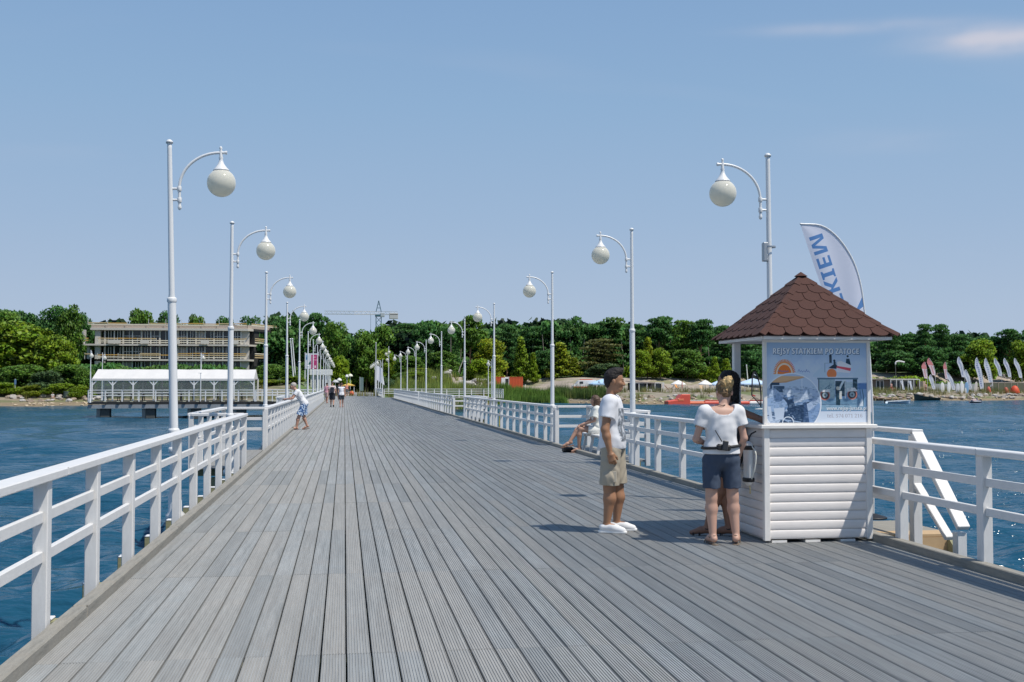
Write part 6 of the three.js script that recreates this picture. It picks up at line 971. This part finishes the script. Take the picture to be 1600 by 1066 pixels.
// ---------- right beach ----------
{
  const gAt = (px, z) => groundY(px, z);
  { // orange container
    const z = -213, x0 = 28.318, x1 = 33.598, W = x1 - x0, H = 2.67, y = 0.346, t = thing('site_container', 'orange red container cabin with white door frame behind the reeds', 'container', [x0, y, z]), o = std(.52, .085, .025, .6);
    part(t, 'body', box(W, H, 2.4, .04), o, [W / 2, H / 2, -1.2]); for (let i = 0; i < 18; i++) { const x = W * (i + .5) / 18; if (x / W < .5 && x / W > .18) continue; part(t, 'rib', box(.12, H - .25, .05, .02), o, [x, H / 2, .02]); } part(t, 'top_rail', box(W, .12, .06), o, [W / 2, H - .06, .02]); part(t, 'bottom_rail', box(W, .12, .06), o, [W / 2, .06, .02]);
    part(t, 'open_door', box(.75, H - .35, .06, .01), M.paintFar, [W * .285, H / 2, .1]); part(t, 'doorway', box(.72, H - .4, .04), M.dark, [W * .42, H / 2 - .05, .01]); part(t, 'door_frame', join([boxAt(.9, .35, .06, W * .42, H - .2, .05), boxAt(.1, H - .2, .06, W * .49, H / 2, .05)]), M.paintFar); part(t, 'skid', box(W, .9, 2.2), M.darkConcrete, [W / 2, -.45, -1.2]);
    const pw = thing('flag_stand', 'small white leaning post at the right end of the orange container', 'post', [x1 + .3, y - .3, z + .3]); part(pw, 'shaft', rod([0, 0, 0], [.15, 1.5, 0], .09), M.paintFar); part(pw, 'board', box(.2, .5, .06), std(.7, .66, .5, .8), [.12, 1.1, .08]);
    const pl = thing('leaning_pole', 'thin pale pole leaning on the sandy bank behind the fifth right lamp', 'pole', [19.874, groundY(19.874, -205), -205]); part(pl, 'shaft', rod([0, -.2, 0], [1.6, 6.328 - groundY(19.874, -205), 0], .07, .05), std(.6, .57, .45, .7)); part(pl, 'tip', rod([1.6, 6.328 - groundY(19.874, -205), 0], [1.75, 6.561 - groundY(19.874, -205) + .4, 0], .09, .06), std(.6, .6, .6, .7));
  }
  { // van with red flanks
    const z = -207, x0 = 42.176, y = groundY(x0 + 2, z) , t = thing('van', 'white van with orange red lower flanks parked on the beach beside the blue gazebo', 'van', [x0, y, z]), wh = std(.72, .71, .70, .35), rd = std(.60, .075, .035, .4), L = 4.3;
    const s = new THREE.Shape(); [[0, .38], [0, .95], [.55, 1.08], [1.05, 1.78], [1.35, 1.9], [L - .1, 1.92], [L, 1.8], [L, .38]].forEach((p, i) => i ? s.lineTo(...p) : s.moveTo(...p)); const g = new THREE.ExtrudeGeometry(s, { depth: 1.75, bevelEnabled: true, bevelSize: .05, bevelThickness: .06, bevelSegments: 2 }); part(t, 'body', g, wh, [0, 0, -1.75]);
    part(t, 'lower_flank', box(L + .06, .42, 1.92, .06), rd, [L / 2, .6, -.87]); part(t, 'windscreen', box(.7, .05, 1.5, .01), M.glassDark, [.82, 1.44, -.87], [0, 0, .95]); part(t, 'side_window', box(.7, .42, .04, .01), M.glassDark, [1.5, 1.5, .075]); part(t, 'headlight', box(.06, .16, .3, .02), M.globe, [-.06, .85, -.2]); part(t, 'headlight', box(.06, .16, .3, .02), M.globe, [-.06, .85, -1.5]);
    for (const x of [.85, 3.4]) for (const zz of [-.05, -1.7]) { const w = part(t, 'wheel', new THREE.CylinderGeometry(.36, .36, .24, 20).rotateX(Math.PI / 2), M.black, [x, .36, zz]); part(w, 'rim', new THREE.CylinderGeometry(.2, .2, .26, 14).rotateX(Math.PI / 2), M.steel); } part(t, 'roof_rack', join([boxAt(2.4, .05, .06, 2.6, 2.02, -.3), boxAt(2.4, .05, .06, 2.6, 2.02, -1.4), boxAt(2.2, .1, .7, 2.6, 2.08, -.9)]), rd);
  }
  const gazebo = (label, px0, px1, topy, eavey, z, col, x0, x1, y1, y0, base) => { const w = x1 - x0, cx = (x0 + x1) / 2, gy = groundY(cx, z), t = thing('gazebo', label, 'gazebo', [cx, gy, z], 0, 'pop-up gazebos on the beach'), m = std(...col, .8, { side: THREE.DoubleSide }), e = y0 - gy, p = y1 - gy; part(t, 'canopy', new THREE.ConeGeometry(w * .72, p - e, 4, 1).rotateY(Math.PI / 4).translate(0, (p + e) / 2, 0), m); part(t, 'valance', join([boxAt(w, .25, .04, 0, e - .1, w / 2), boxAt(w, .25, .04, 0, e - .1, -w / 2), boxAt(.04, .25, w - .04, w / 2, e - .1, 0), boxAt(.04, .25, w - .04, -w / 2, e - .1, 0)]), m); for (const a of [-1, 1]) for (const b of [-1, 1]) part(t, 'leg', rod([a * w * .48, -.2, b * w * .48], [a * w * .48, e, b * w * .48], .04), M.paintFar); };
  gazebo('light blue gazebo beside the white van', 0, 0, 0, 0, -206, [.40, .58, .78], 45.119, 49.987, 2.631, 1.679);
  gazebo('wide pale blue gazebo seen through the open side of the kiosk', 0, 0, 0, 0, -208, [.50, .64, .80], 74.795, 80.04, 2.784, 1.681);
  gazebo('small pale blue gazebo behind the dark haired woman', 0, 0, 0, 0, -210, [.5, .62, .78], 69.873, 72.945, 2.42, 1.558);
  const umb = (label, x, z, top, w, col) => { const gy = groundY(x, z), h = top - gy, o = thing('parasol', label, 'parasol', [x, gy, z], 0, 'white beach parasols'); part(o, 'canopy', lathe([[0, h], [w * .25, h - .32], [w * .5, h - .72], [w * .5, h - .9], [w * .48, h - .9], [w * .25, h - .45], [0, h - .15]], 8), std(...col, .8)); part(o, 'pole', rod([0, -.2, 0], [0, h - .1, 0], .045), M.paintFar); };
  umb('white parasol right of the beach pavilion', 62.357, -207, 2.404, 2.9, [.78, .76, .74]); umb('white parasol left of the woman at the kiosk', 67.617, -207, 2.407, 2.7, [.78, .76, .74]);
  { // beach pavilion with white frames
    const z = -206, x0 = 52.925, x1 = 59.082, W = x1 - x0, y = 0.126, H = 1.793, t = thing('beach_pavilion', 'low white framed beach bar with dark openings and brownish roof behind the second right lamp', 'beach bar', [x0, y, z]);
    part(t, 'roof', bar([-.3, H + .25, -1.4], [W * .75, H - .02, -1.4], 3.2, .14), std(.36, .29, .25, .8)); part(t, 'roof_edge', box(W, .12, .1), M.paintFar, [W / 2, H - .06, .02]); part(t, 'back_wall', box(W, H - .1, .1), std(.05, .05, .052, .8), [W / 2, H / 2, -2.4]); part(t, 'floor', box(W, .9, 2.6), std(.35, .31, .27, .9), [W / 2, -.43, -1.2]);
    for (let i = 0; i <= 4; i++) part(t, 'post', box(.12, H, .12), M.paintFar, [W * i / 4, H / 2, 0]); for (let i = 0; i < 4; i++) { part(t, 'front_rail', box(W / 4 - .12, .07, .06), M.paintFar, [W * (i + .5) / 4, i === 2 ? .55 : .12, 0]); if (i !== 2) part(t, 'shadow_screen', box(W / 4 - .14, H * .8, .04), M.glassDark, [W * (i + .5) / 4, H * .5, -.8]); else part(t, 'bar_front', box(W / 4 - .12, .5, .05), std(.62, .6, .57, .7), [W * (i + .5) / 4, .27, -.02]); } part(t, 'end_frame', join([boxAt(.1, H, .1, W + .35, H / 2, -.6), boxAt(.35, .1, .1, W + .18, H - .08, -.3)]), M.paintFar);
  }
  { // glazed timber beach bar right of the kiosk
    const z = -222, x0 = 108.36, x1 = 118.291, W = x1 - x0, y = 0.088, H = 2.532, t = thing('glazed_bar', 'long brown beach bar with white framed glass doors right of the kiosk', 'beach bar', [x0, y, z]), brown = std(.17, .135, .11, .8);
    part(t, 'wall', box(W, H, 3, .02), brown, [W / 2, H / 2, -1.6]); part(t, 'roof', box(W + .5, .16, 4), std(.48, .42, .36, .8), [W / 2, H + .08, -1.4]); part(t, 'footing', box(W, 1, 3), std(.35, .3, .26, .9), [W / 2, -.5, -1.6]);
    for (const [a, w] of [[.12, 1.6], [.46, 2.2], [.74, 1.9]]) { const p = part(t, 'glass_door', box(w, H - .35, .06), M.glassDark, [W * a + .7, H / 2 - .1, -.07]); for (let k = 0; k <= 2; k++) part(p, 'frame', box(.1, H - .35, .1), M.paintFar, [(k / 2 - .5) * w, 0, .04]); part(p, 'frame', box(w + .1, .1, .1), M.paintFar, [0, (H - .35) / 2, .045]); }
    for (let i = 0; i < 6; i++) part(t, 'pergola_post', box(.11, H, .11), M.paintFar, [W * (.36 + .128 * i), H / 2, 1.4]); part(t, 'pergola_beam', box(W * .66, .11, .1), M.paintFar, [W * .68, H - .04, 1.4]); part(t, 'crate_counter', box(1.3, .8, .8), std(.45, .22, .17, .8), [W * .38, .4, 1.6]); part(t, 'timber_end', box(1.3, H * .85, 1.2, .02), std(.55, .42, .30, .8), [W + 1.3, H * .43, -.2]);
  }
  // feather flags
  const flagMats = { pink: ['#e9d7dc', '#d98b8b'], white: ['#e4e6ee', '#9aa7c4'], blue: ['#e2e5ee', '#6f7fae'] }, fm = {};
  for (const [k, [bg, ink]] of Object.entries(flagMats)) { const cv = document.createElement('canvas'); cv.width = 64; cv.height = 256; const c = cv.getContext('2d'), R = mulberry(k.length * 5); c.fillStyle = bg; c.fillRect(0, 0, 64, 256); c.fillStyle = ink; if (k === 'pink') { c.fillRect(0, 0, 64, 110); c.fillStyle = '#c87078'; for (let i = 0; i < 8; i++) c.fillRect(22, 120 + i * 15, 20, 9); } else for (let i = 0; i < 14; i++) c.fillRect(18 + R() * 6, 16 + i * 16, 22 + R() * 8, 9); const t = new THREE.CanvasTexture(cv); t.colorSpace = THREE.SRGBColorSpace; fm[k] = new THREE.MeshPhysicalMaterial({ map: t, roughness: .9, side: THREE.DoubleSide, transmission: .25, thickness: 0 }); }
  const flag = (label, col, x, z, yTop, yBot, xb, wide) => {
    const gy = groundY(xb, z), t = thing('feather_flag', label, 'flag', [xb, gy, z], 0, 'feather flags on the right beach'), H = yTop - gy, hb = yBot - gy, lean = x - xb, P = [], U = [], I = [], n = 14, pole = [];
    for (let j = 0; j <= n; j++) { const s = j / n, y = hb + (H - hb) * s, px = lean * Math.pow(s, 2.2) * 1.0; pole.push([px, y, 0]); const wd = wide * Math.min(1, .62 + .7 * s) * Math.sqrt(Math.min(1, (1 - s) * 3.4 + .004)); for (let i = 0; i <= 3; i++) { P.push(px - wd * i / 3 * (lean < 0 ? 1 : -1) * 1, y + (i / 3) * .12, .05 * Math.sin(i + j * .8)); U.push(i / 3, s); if (i && j) { const a = (j - 1) * 4 + i - 1; I.push(a, a + 1, a + 5, a, a + 5, a + 4); } } }
    const g = new THREE.BufferGeometry(); g.setAttribute('position', new THREE.Float32BufferAttribute(P, 3)); g.setAttribute('uv', new THREE.Float32BufferAttribute(U, 2)); g.setIndex(I); g.computeVertexNormals(); part(t, 'flag_cloth', g, fm[col]); part(t, 'pole', tube([[0, -.2, 0], [0, hb * .5, 0], ...pole], .035, 24, 6), M.lampPaint);
  };
  flag('short pink tipped feather flag, leftmost of the row', 'pink', 119.82, -221, 6.22, 2.75, 120.27, 1.06);
  flag('tall pink feather flag standing over a lower lettered one', 'pink', 121.30, -222, 7.05, 3.43, 122.61, 1.20);
  flag('lettered lower flag under the tall pink one', 'white', 119.97, -219, 3.54, 0.50, 120.84, 0.95);
  flag('short pink tipped flag right of the tall pink one', 'pink', 124.96, -222, 6.25, 2.63, 125.33, 0.75);
  flag('low leaning white flag with round top among the boards', 'white', 123.10, -218, 4.06, 0.37, 124.74, 1.00);
  flag('tall pale feather flag above the pale boards', 'blue', 128.58, -223, 7.37, 3.04, 129.82, 1.10);
  flag('low white flag in front of the tall pale one', 'white', 127.22, -218, 4.60, 0.36, 128.43, 1.05);
  flag('tall lettered flag reaching from the trees down to the beach', 'blue', 130.28, -219, 7.14, 0.49, 131.67, 1.20);
  flag('tall white flag with pinkish lower end left of the plain three', 'white', 133.49, -221, 7.07, 1.01, 134.98, 1.20);
  flag('thin pale flag above the sand bank, left of the last three', 'blue', 138.66, -226, 7.20, 3.34, 140.16, 1.05);
  flag('thin pale flag above the sand bank, middle of the last three', 'blue', 140.90, -226, 7.20, 3.07, 142.31, 1.05);
  flag('thin pale flag above the sand bank nearest the picture edge', 'white', 143.29, -226, 7.21, 2.93, 144.85, 1.05);
  // boards standing upright on the beach
  const board = (label, x, z, h, w, col, lean) => { const gy = groundY(x, z), t = thing('surfboard', label, 'board', [x, gy, z], 0, 'boards standing on the right beach'); const g = new THREE.SphereGeometry(1, 16, 20); g.scale(w / 2, h / 2, .07); const m = part(t, 'hull', g, std(...col, .35), [0, h / 2 - .1, 0], [0, 0, lean]); part(m, 'fin', box(.04, .25, .18, .01), M.black, [0, -h * .4, -.12]); };
  [['white board under the short pink tipped flag', 121.37, 2.2, .9, [.78, .76, .74], .03], ['bright white board left of the leaning white flag', 122.78, 2.3, .8, [.80, .80, .79], -.02], ['grey white board right of the leaning white flag', 124.75, 2.1, .85, [.62, .63, .66], -.05], ['tall white board beneath the tall pale flag', 125.67, 2.6, .85, [.80, .79, .78], .02], ['blue board between white boards', 126.73, 2.4, .9, [.22, .38, .58], 0], ['thin bright board beside the blue one', 126.52, 1.6, .4, [.85, .84, .8], .02], ['beige board leaning right of the lettered flags', 128.71, 2.5, .8, [.62, .56, .5], -.16]].forEach(([l, x, h, w, c, a]) => { board(l, x, -217, h, w, c, a); });
  { // red jackets rack and reddish tent at the right edge
    const z = -218, tent = (label, x, w, h, col) => { const t = thing('beach_tent', label, 'tent', [x, groundY(x, z), z], 0, 'small red beach tents'); const g = new THREE.SphereGeometry(1, 18, 10, 0, 6.283, 0, Math.PI / 2); g.scale(w / 2, h, w / 2); part(t, 'shell', g, std(...col, .6, { side: THREE.DoubleSide })); part(t, 'opening', (() => { const q = new THREE.CircleGeometry(w * .22, 16, 0, Math.PI); return q.translate(0, 0, w * .44); })(), std(.25, .03, .015, .8)); };
    tent('bright orange red dome tent near the last feather flags', 138.044, 1.9, 1.6, [.66, .08, .025]); tent('faint red tent left of the bright one', 136.076, 1.1, 1.2, [.40, .09, .05]); tent('small red tent behind the white leaning flags', 132.191, .9, 1.2, [.55, .12, .08]);
    const f = thing('beach_fence', 'low brownish green net fence behind the boards and tents', 'fence', [131.806, groundY(131.806, -221), -221]), W = 11.65; part(f, 'net', box(W, 1.7, .05), std(.13, .135, .09, .9), [W / 2, .85, 0]); part(f, 'top_rail', box(W, .12, .1), std(.52, .44, .36, .8), [W / 2, 1.75, 0]); for (let i = 0; i <= 8; i++) part(f, 'post', box(.1, 1.8, .1), std(.4, .33, .25, .8), [W * i / 8, .9, .05]);
    const g2 = thing('beach_fence', 'pale grey fence behind the upright boards', 'fence', [122.033, groundY(122.033, -221), -221.5]), W2 = 9.484; part(g2, 'panel', box(W2, 1.5, .05), std(.36, .38, .38, .9), [W2 / 2, .75, 0]); for (let i = 0; i <= 6; i++) part(g2, 'post', box(.1, 1.7, .1), std(.5, .46, .4, .8), [W2 * i / 6, .8, .05]);
  }
  { // boats
    const hull = (L, B, H, k = .5) => { const P = [], I = [], n = 18, m = 8; for (let i = 0; i <= n; i++) { const s = i / n, b = B / 2 * Math.pow(Math.sin(Math.PI * Math.min(1, .25 + s * .75)), .7) * (s > .98 ? .05 : 1), sh = H * (.75 + k * s * s); for (let j = 0; j <= m; j++) { const a = j / m * Math.PI, y = sh - Math.sin(a) * sh * .98; P.push(-L / 2 + L * s + (j === 0 || j === m ? .04 * L * s : 0), y, -Math.cos(a) * b * (.6 + .4 * (1 - Math.sin(a)))); if (i && j) { const q = (i - 1) * (m + 1) + j - 1; I.push(q, q + 1, q + m + 2, q, q + m + 2, q + m + 1); } } } const g = new THREE.BufferGeometry(); g.setAttribute('position', new THREE.Float32BufferAttribute(P, 3)); g.setIndex(I); g.computeVertexNormals(); return g; };
    const a = thing('motor_boat', 'small white and blue motor boat with black outboard on the water right of the kiosk', 'boat', [90.527, WATER - .12, -175.907], 0); part(a, 'hull', hull(4.2, 1.6, .62), std(.46, .58, .70, .4, { side: THREE.DoubleSide })); part(a, 'gunwale', bar([-2.1, .5, .76], [1.7, .68, .62], .06, .1), M.paintFar); part(a, 'gunwale', bar([-2.1, .5, -.76], [1.7, .68, -.62], .06, .1), M.paintFar); part(a, 'seat', box(.3, .06, 1.3, .01), M.paintFar, [-.4, .42, 0]); part(a, 'outboard_motor', join([boxAt(.34, .42, .3, -2.3, .68, 0, .05), boxAt(.14, .7, .14, -2.35, .2, 0)]), M.black);
    const b = thing('rowing_boat', 'dark wooden boat drawn up at the water edge right of the motor boat', 'boat', [110.826, WATER + .05, -204], Math.PI); part(b, 'hull', hull(5.2, 1.7, .75, 1.1), std(.05, .06, .05, .7, { side: THREE.DoubleSide })); part(b, 'thwart', box(.3, .05, 1.3), std(.3, .2, .12, .8), [0, .5, 0]); part(b, 'thwart', box(.3, .05, 1.2), std(.3, .2, .12, .8), [-1.3, .5, 0]);
    const d = structure('shore_boardwalk', [101.302, WATER + .55, -207]); for (let i = 0; i < 14; i++) part(d, 'plank', box(.5, .07, 2.2, .01), std(.30, .15, .09, .8), [i * .53, 0, 0]); for (let i = 0; i < 5; i++) part(d, 'post', box(.16, 1, .16), M.joist, [i * 1.7, -.5, 1]);
    const j = thing('jet_ski', 'small dark and white water scooter moored off the right beach', 'water scooter', [106.669, WATER, -179.932], .2); part(j, 'hull', hull(2.6, .95, .4, .8), std(.06, .06, .09, .4, { side: THREE.DoubleSide })); part(j, 'seat', box(1.0, .3, .36, .1), std(.5, .36, .36, .6), [-.4, .5, 0]); part(j, 'handlebar', join([bar([.4, .4, 0], [.2, .85, 0], .1, .1), bar([.2, .85, -.35], [.2, .85, .35], .06, .06)]), std(.1, .12, .3, .6)); part(j, 'side_panel', box(1.6, .14, 1.0, .05), std(.62, .6, .62, .5), [0, .3, 0]);
    // inflatable barrier
    const ix = 50.224, iz = -173.001, ex = 70.045, ez = -172.931, L = Math.hypot(ex - ix, ez - iz), t = thing('inflatable_course', 'long red and white inflatable float with square red block afloat near the beach', 'inflatable', [ix, WATER, iz], -Math.atan2(ez - iz, ex - ix)), red = std(.72, .10, .06, .45), wht = std(.80, .74, .70, .45), org = std(.78, .19, .09, .45);
    part(t, 'slide', (() => { const s = new THREE.Shape(); [[0, 0], [3.4, 0], [3.4, 1.5], [2.2, 1.5], [1.6, .7], [0, .45]].forEach((p, i) => i ? s.lineTo(...p) : s.moveTo(...p)); return new THREE.ExtrudeGeometry(s, { depth: 2, bevelEnabled: true, bevelSize: .12, bevelThickness: .12, bevelSegments: 3 }).translate(0, 0, -1); })(), red); part(t, 'slide_step', box(1.1, .5, 1.6, .12), org, [2.0, .75, .35]);
    let x = 3.5, i = 0; while (x < L - 1) { const l = Math.min(L - x, 2.6), c = [org, red, red, red, wht][i % 5]; part(t, 'tube', new THREE.CapsuleGeometry(.42, l - .5, 6, 14).rotateZ(Math.PI / 2).translate(x + l / 2, .22, 0), c); part(t, 'deck_strip', box(l - .1, .1, .7, .03), i % 3 === 1 ? red : wht, [x + l / 2, .64, 0]); x += l - .12; i++; }
  }
  { // windsurf rig on the water
    const px = 52.635, pz = -138.409, dd = -pz, t = thing('windsurfer_rig', 'windsurf sail with dark edges standing on a small white board beyond the counter', 'windsurf board', [px, WATER, pz]);
    
    const k = 0.079, o = (dx, dy) => [dx * k, .35 + dy * k, 0];
    const pts = [o(-2, 3), o(-16, 18), o(-14, 52), o(-11, 56), o(-6, 52), o(0, 30), o(0, 3)], g = new THREE.BufferGeometry(), P = []; for (let i = 1; i < pts.length - 1; i++) P.push(...pts[0], ...pts[i], ...pts[i + 1]); g.setAttribute('position', new THREE.Float32BufferAttribute(P, 3)); g.computeVertexNormals(); part(t, 'sail', g, new THREE.MeshPhysicalMaterial({ color: new THREE.Color().setRGB(.92, .92, .92), transmission: .96, thickness: 0, roughness: .02, ior: 1.1, side: THREE.DoubleSide }));
    part(t, 'mast', tube([o(-1, -1), o(-.5, 16), o(-2, 34), o(-8, 52), o(-11, 57)], .085, 24, 6), M.black); part(t, 'sail_edge', join([tube([o(-2, 3), o(-16, 18)], .07, 4, 6), tube([o(-16, 18), o(-15.4, 34), o(-14, 52), o(-11, 56)], .085, 12, 6)]), std(.05, .035, .04, .7)); part(t, 'sail_foot', (() => { const f = new THREE.BufferGeometry(); f.setAttribute('position', new THREE.Float32BufferAttribute([...o(-13, 16), ...o(0, 2), ...o(0, 11), ...o(-13, 16), ...o(0, 11), ...o(-7, 14)], 3)); f.computeVertexNormals(); return f; })(), std(.03, .022, .03, .8, { side: THREE.DoubleSide })); part(t, 'sail_top', bar(o(-13, 53), o(-8, 50), .04, .1), std(.7, .7, .7, .6)); part(t, 'red_panel', bar(o(-15, 19), o(-10, 17), .03, .16), std(.5, .04, .04, .7)); part(t, 'boom', bar(o(-16, 26), o(0, 24), .06, .07), M.black);
    part(t, 'board_hull', (() => { const b = new THREE.SphereGeometry(1, 18, 10); b.scale(.9, .09, .3); return b; })(), std(.75, .72, .68, .4), [0, .04, 0]);
  }
  { // mast-like pole behind the blue gazebo, curved white lamp arm on the right
    const x = 78.054, p = thing('white_mast', 'slim white mast behind the wide pale blue gazebo', 'mast', [x, groundY(x, -212), -212]); part(p, 'shaft', rod([0, 0, 0], [-.4, 5.302 - groundY(x, -212), 0], .12, .09), std(.75, .74, .62, .7)); part(p, 'mast_cap', new THREE.SphereGeometry(.13, 8, 6), M.paintFar, [-.4, 5.302 - groundY(x, -212), 0]);
    const x2 = 125.52, y2 = 6.257, l = thing('arc_lamp', 'white lamp with curved arm against the dark trees right of the kiosk', 'street lamp', [x2, groundY(x2, -245), -245]), h = y2 - groundY(x2, -245); part(l, 'pole', rod([0, 0, 0], [0, h, 0], .09, .08), std(.09, .1, .09, .8)); part(l, 'arm', tube([[0, h - .1, 0], [.05, h + .35, 0], [.5, h + .62, 0], [1.4, h + .6, 0], [2.2, h + .42, 0]], .16, 20, 8), M.paintFar);
  }
  { // bathers and furniture as small splashes of colour
    const R = mulberry(71), chair = (label, x, z, col) => { const t = thing('deck_chair', label, 'deck chair', [x, groundY(x, z), z], R() * 6, 'deck chairs on the right beach'), m = std(...col, .8, { side: THREE.DoubleSide }); part(t, 'sling', join([bar([0, .35, -.4], [0, .4, .15], .55, .04), bar([0, .4, .15], [0, 1.0, .55], .55, .04)]), m); part(t, 'frame', join([bar([-.28, 0, .4], [-.28, .45, -.45], .05, .05), bar([.28, 0, .4], [.28, .45, -.45], .05, .05), bar([-.28, 0, -.35], [-.28, 1.05, .58], .05, .05), bar([.28, 0, -.35], [.28, 1.05, .58], .05, .05)]), M.freshWood); };
    [['pink deck chair right of the beach pavilion', 59.66, [.62, .4, .38]], ['white deck chair beneath the left white parasol', 60.52, [.75, .74, .72]], ['orange deck chair beneath the left white parasol', 61.51, [.66, .3, .1]], ['grey deck chair between the two white parasols', 63.73, [.45, .43, .4]], ['sand coloured deck chair beneath the right white parasol', 66.22, [.6, .42, .26]], ['white deck chair right of the right white parasol', 67.71, [.74, .74, .76]], ['pale deck chair behind the woman at the kiosk', 68.83, [.7, .66, .6]]].forEach(([l, x, c]) => chair(l, x, -205, c));
    const bather = (label, x, z, s, c) => person('person', label, { pos: [x, groundY(x, z), z], turn: R() * 6, skin: skinMat(.48, .28, .2), hair: HAIR.dark, cell: .045, eyes: false, J: walkJ(1, R() * 2 - 1), top: { name: 'shirt', mat: cloth(...c), hem: -.05, sleeve: .5 }, bottom: { name: 'shorts', mat: cloth(...s), leg: .7 } });
    bather('person in dark clothes beneath the light blue gazebo', 47.329, -204, [.05, .05, .07], [.06, .06, .07]); bather('person in grey beneath the light blue gazebo, beside the van', 46.365, -204, [.1, .1, .12], [.14, .14, .15]); bather('bather in pink near the orange deck chair', 61.887, -203, [.5, .2, .2], [.6, .4, .36]); bather('bather in red shorts before the glazed bar', 110.712, -218, [.5, .08, .06], [.55, .32, .28]); bather('person in salmon by the timber end of the glazed bar', 118.265, -218, [.3, .16, .12], [.6, .36, .28]);
    for (const [x, l] of [[111.39, 'drooping pale windsock left in front of the glazed bar'], [113.18, 'drooping pale windsock right in front of the glazed bar']]) { const z = -215, gy = groundY(x, z), t = thing('hanging_banner', l, 'banner', [x, gy, z]); part(t, 'banner_cloth', (() => { const g = new THREE.PlaneGeometry(.55, 1.9, 4, 10), p = g.attributes.position; for (let i = 0; i < p.count; i++) { const v = .5 - p.getY(i) / 1.9; p.setX(i, p.getX(i) * (1 - .4 * v) + v * .5); p.setZ(i, .1 * Math.sin(p.getX(i) * 9 + v * 3)); } g.computeVertexNormals(); return g.translate(0, 1.5, 0); })(), std(.70, .71, .76, .9, { side: THREE.DoubleSide })); part(t, 'pole', rod([-.3, -.1, 0], [-.3, 2.5, 0], .03), M.paintFar); }
  }
}

renderer.render(scene, camera);
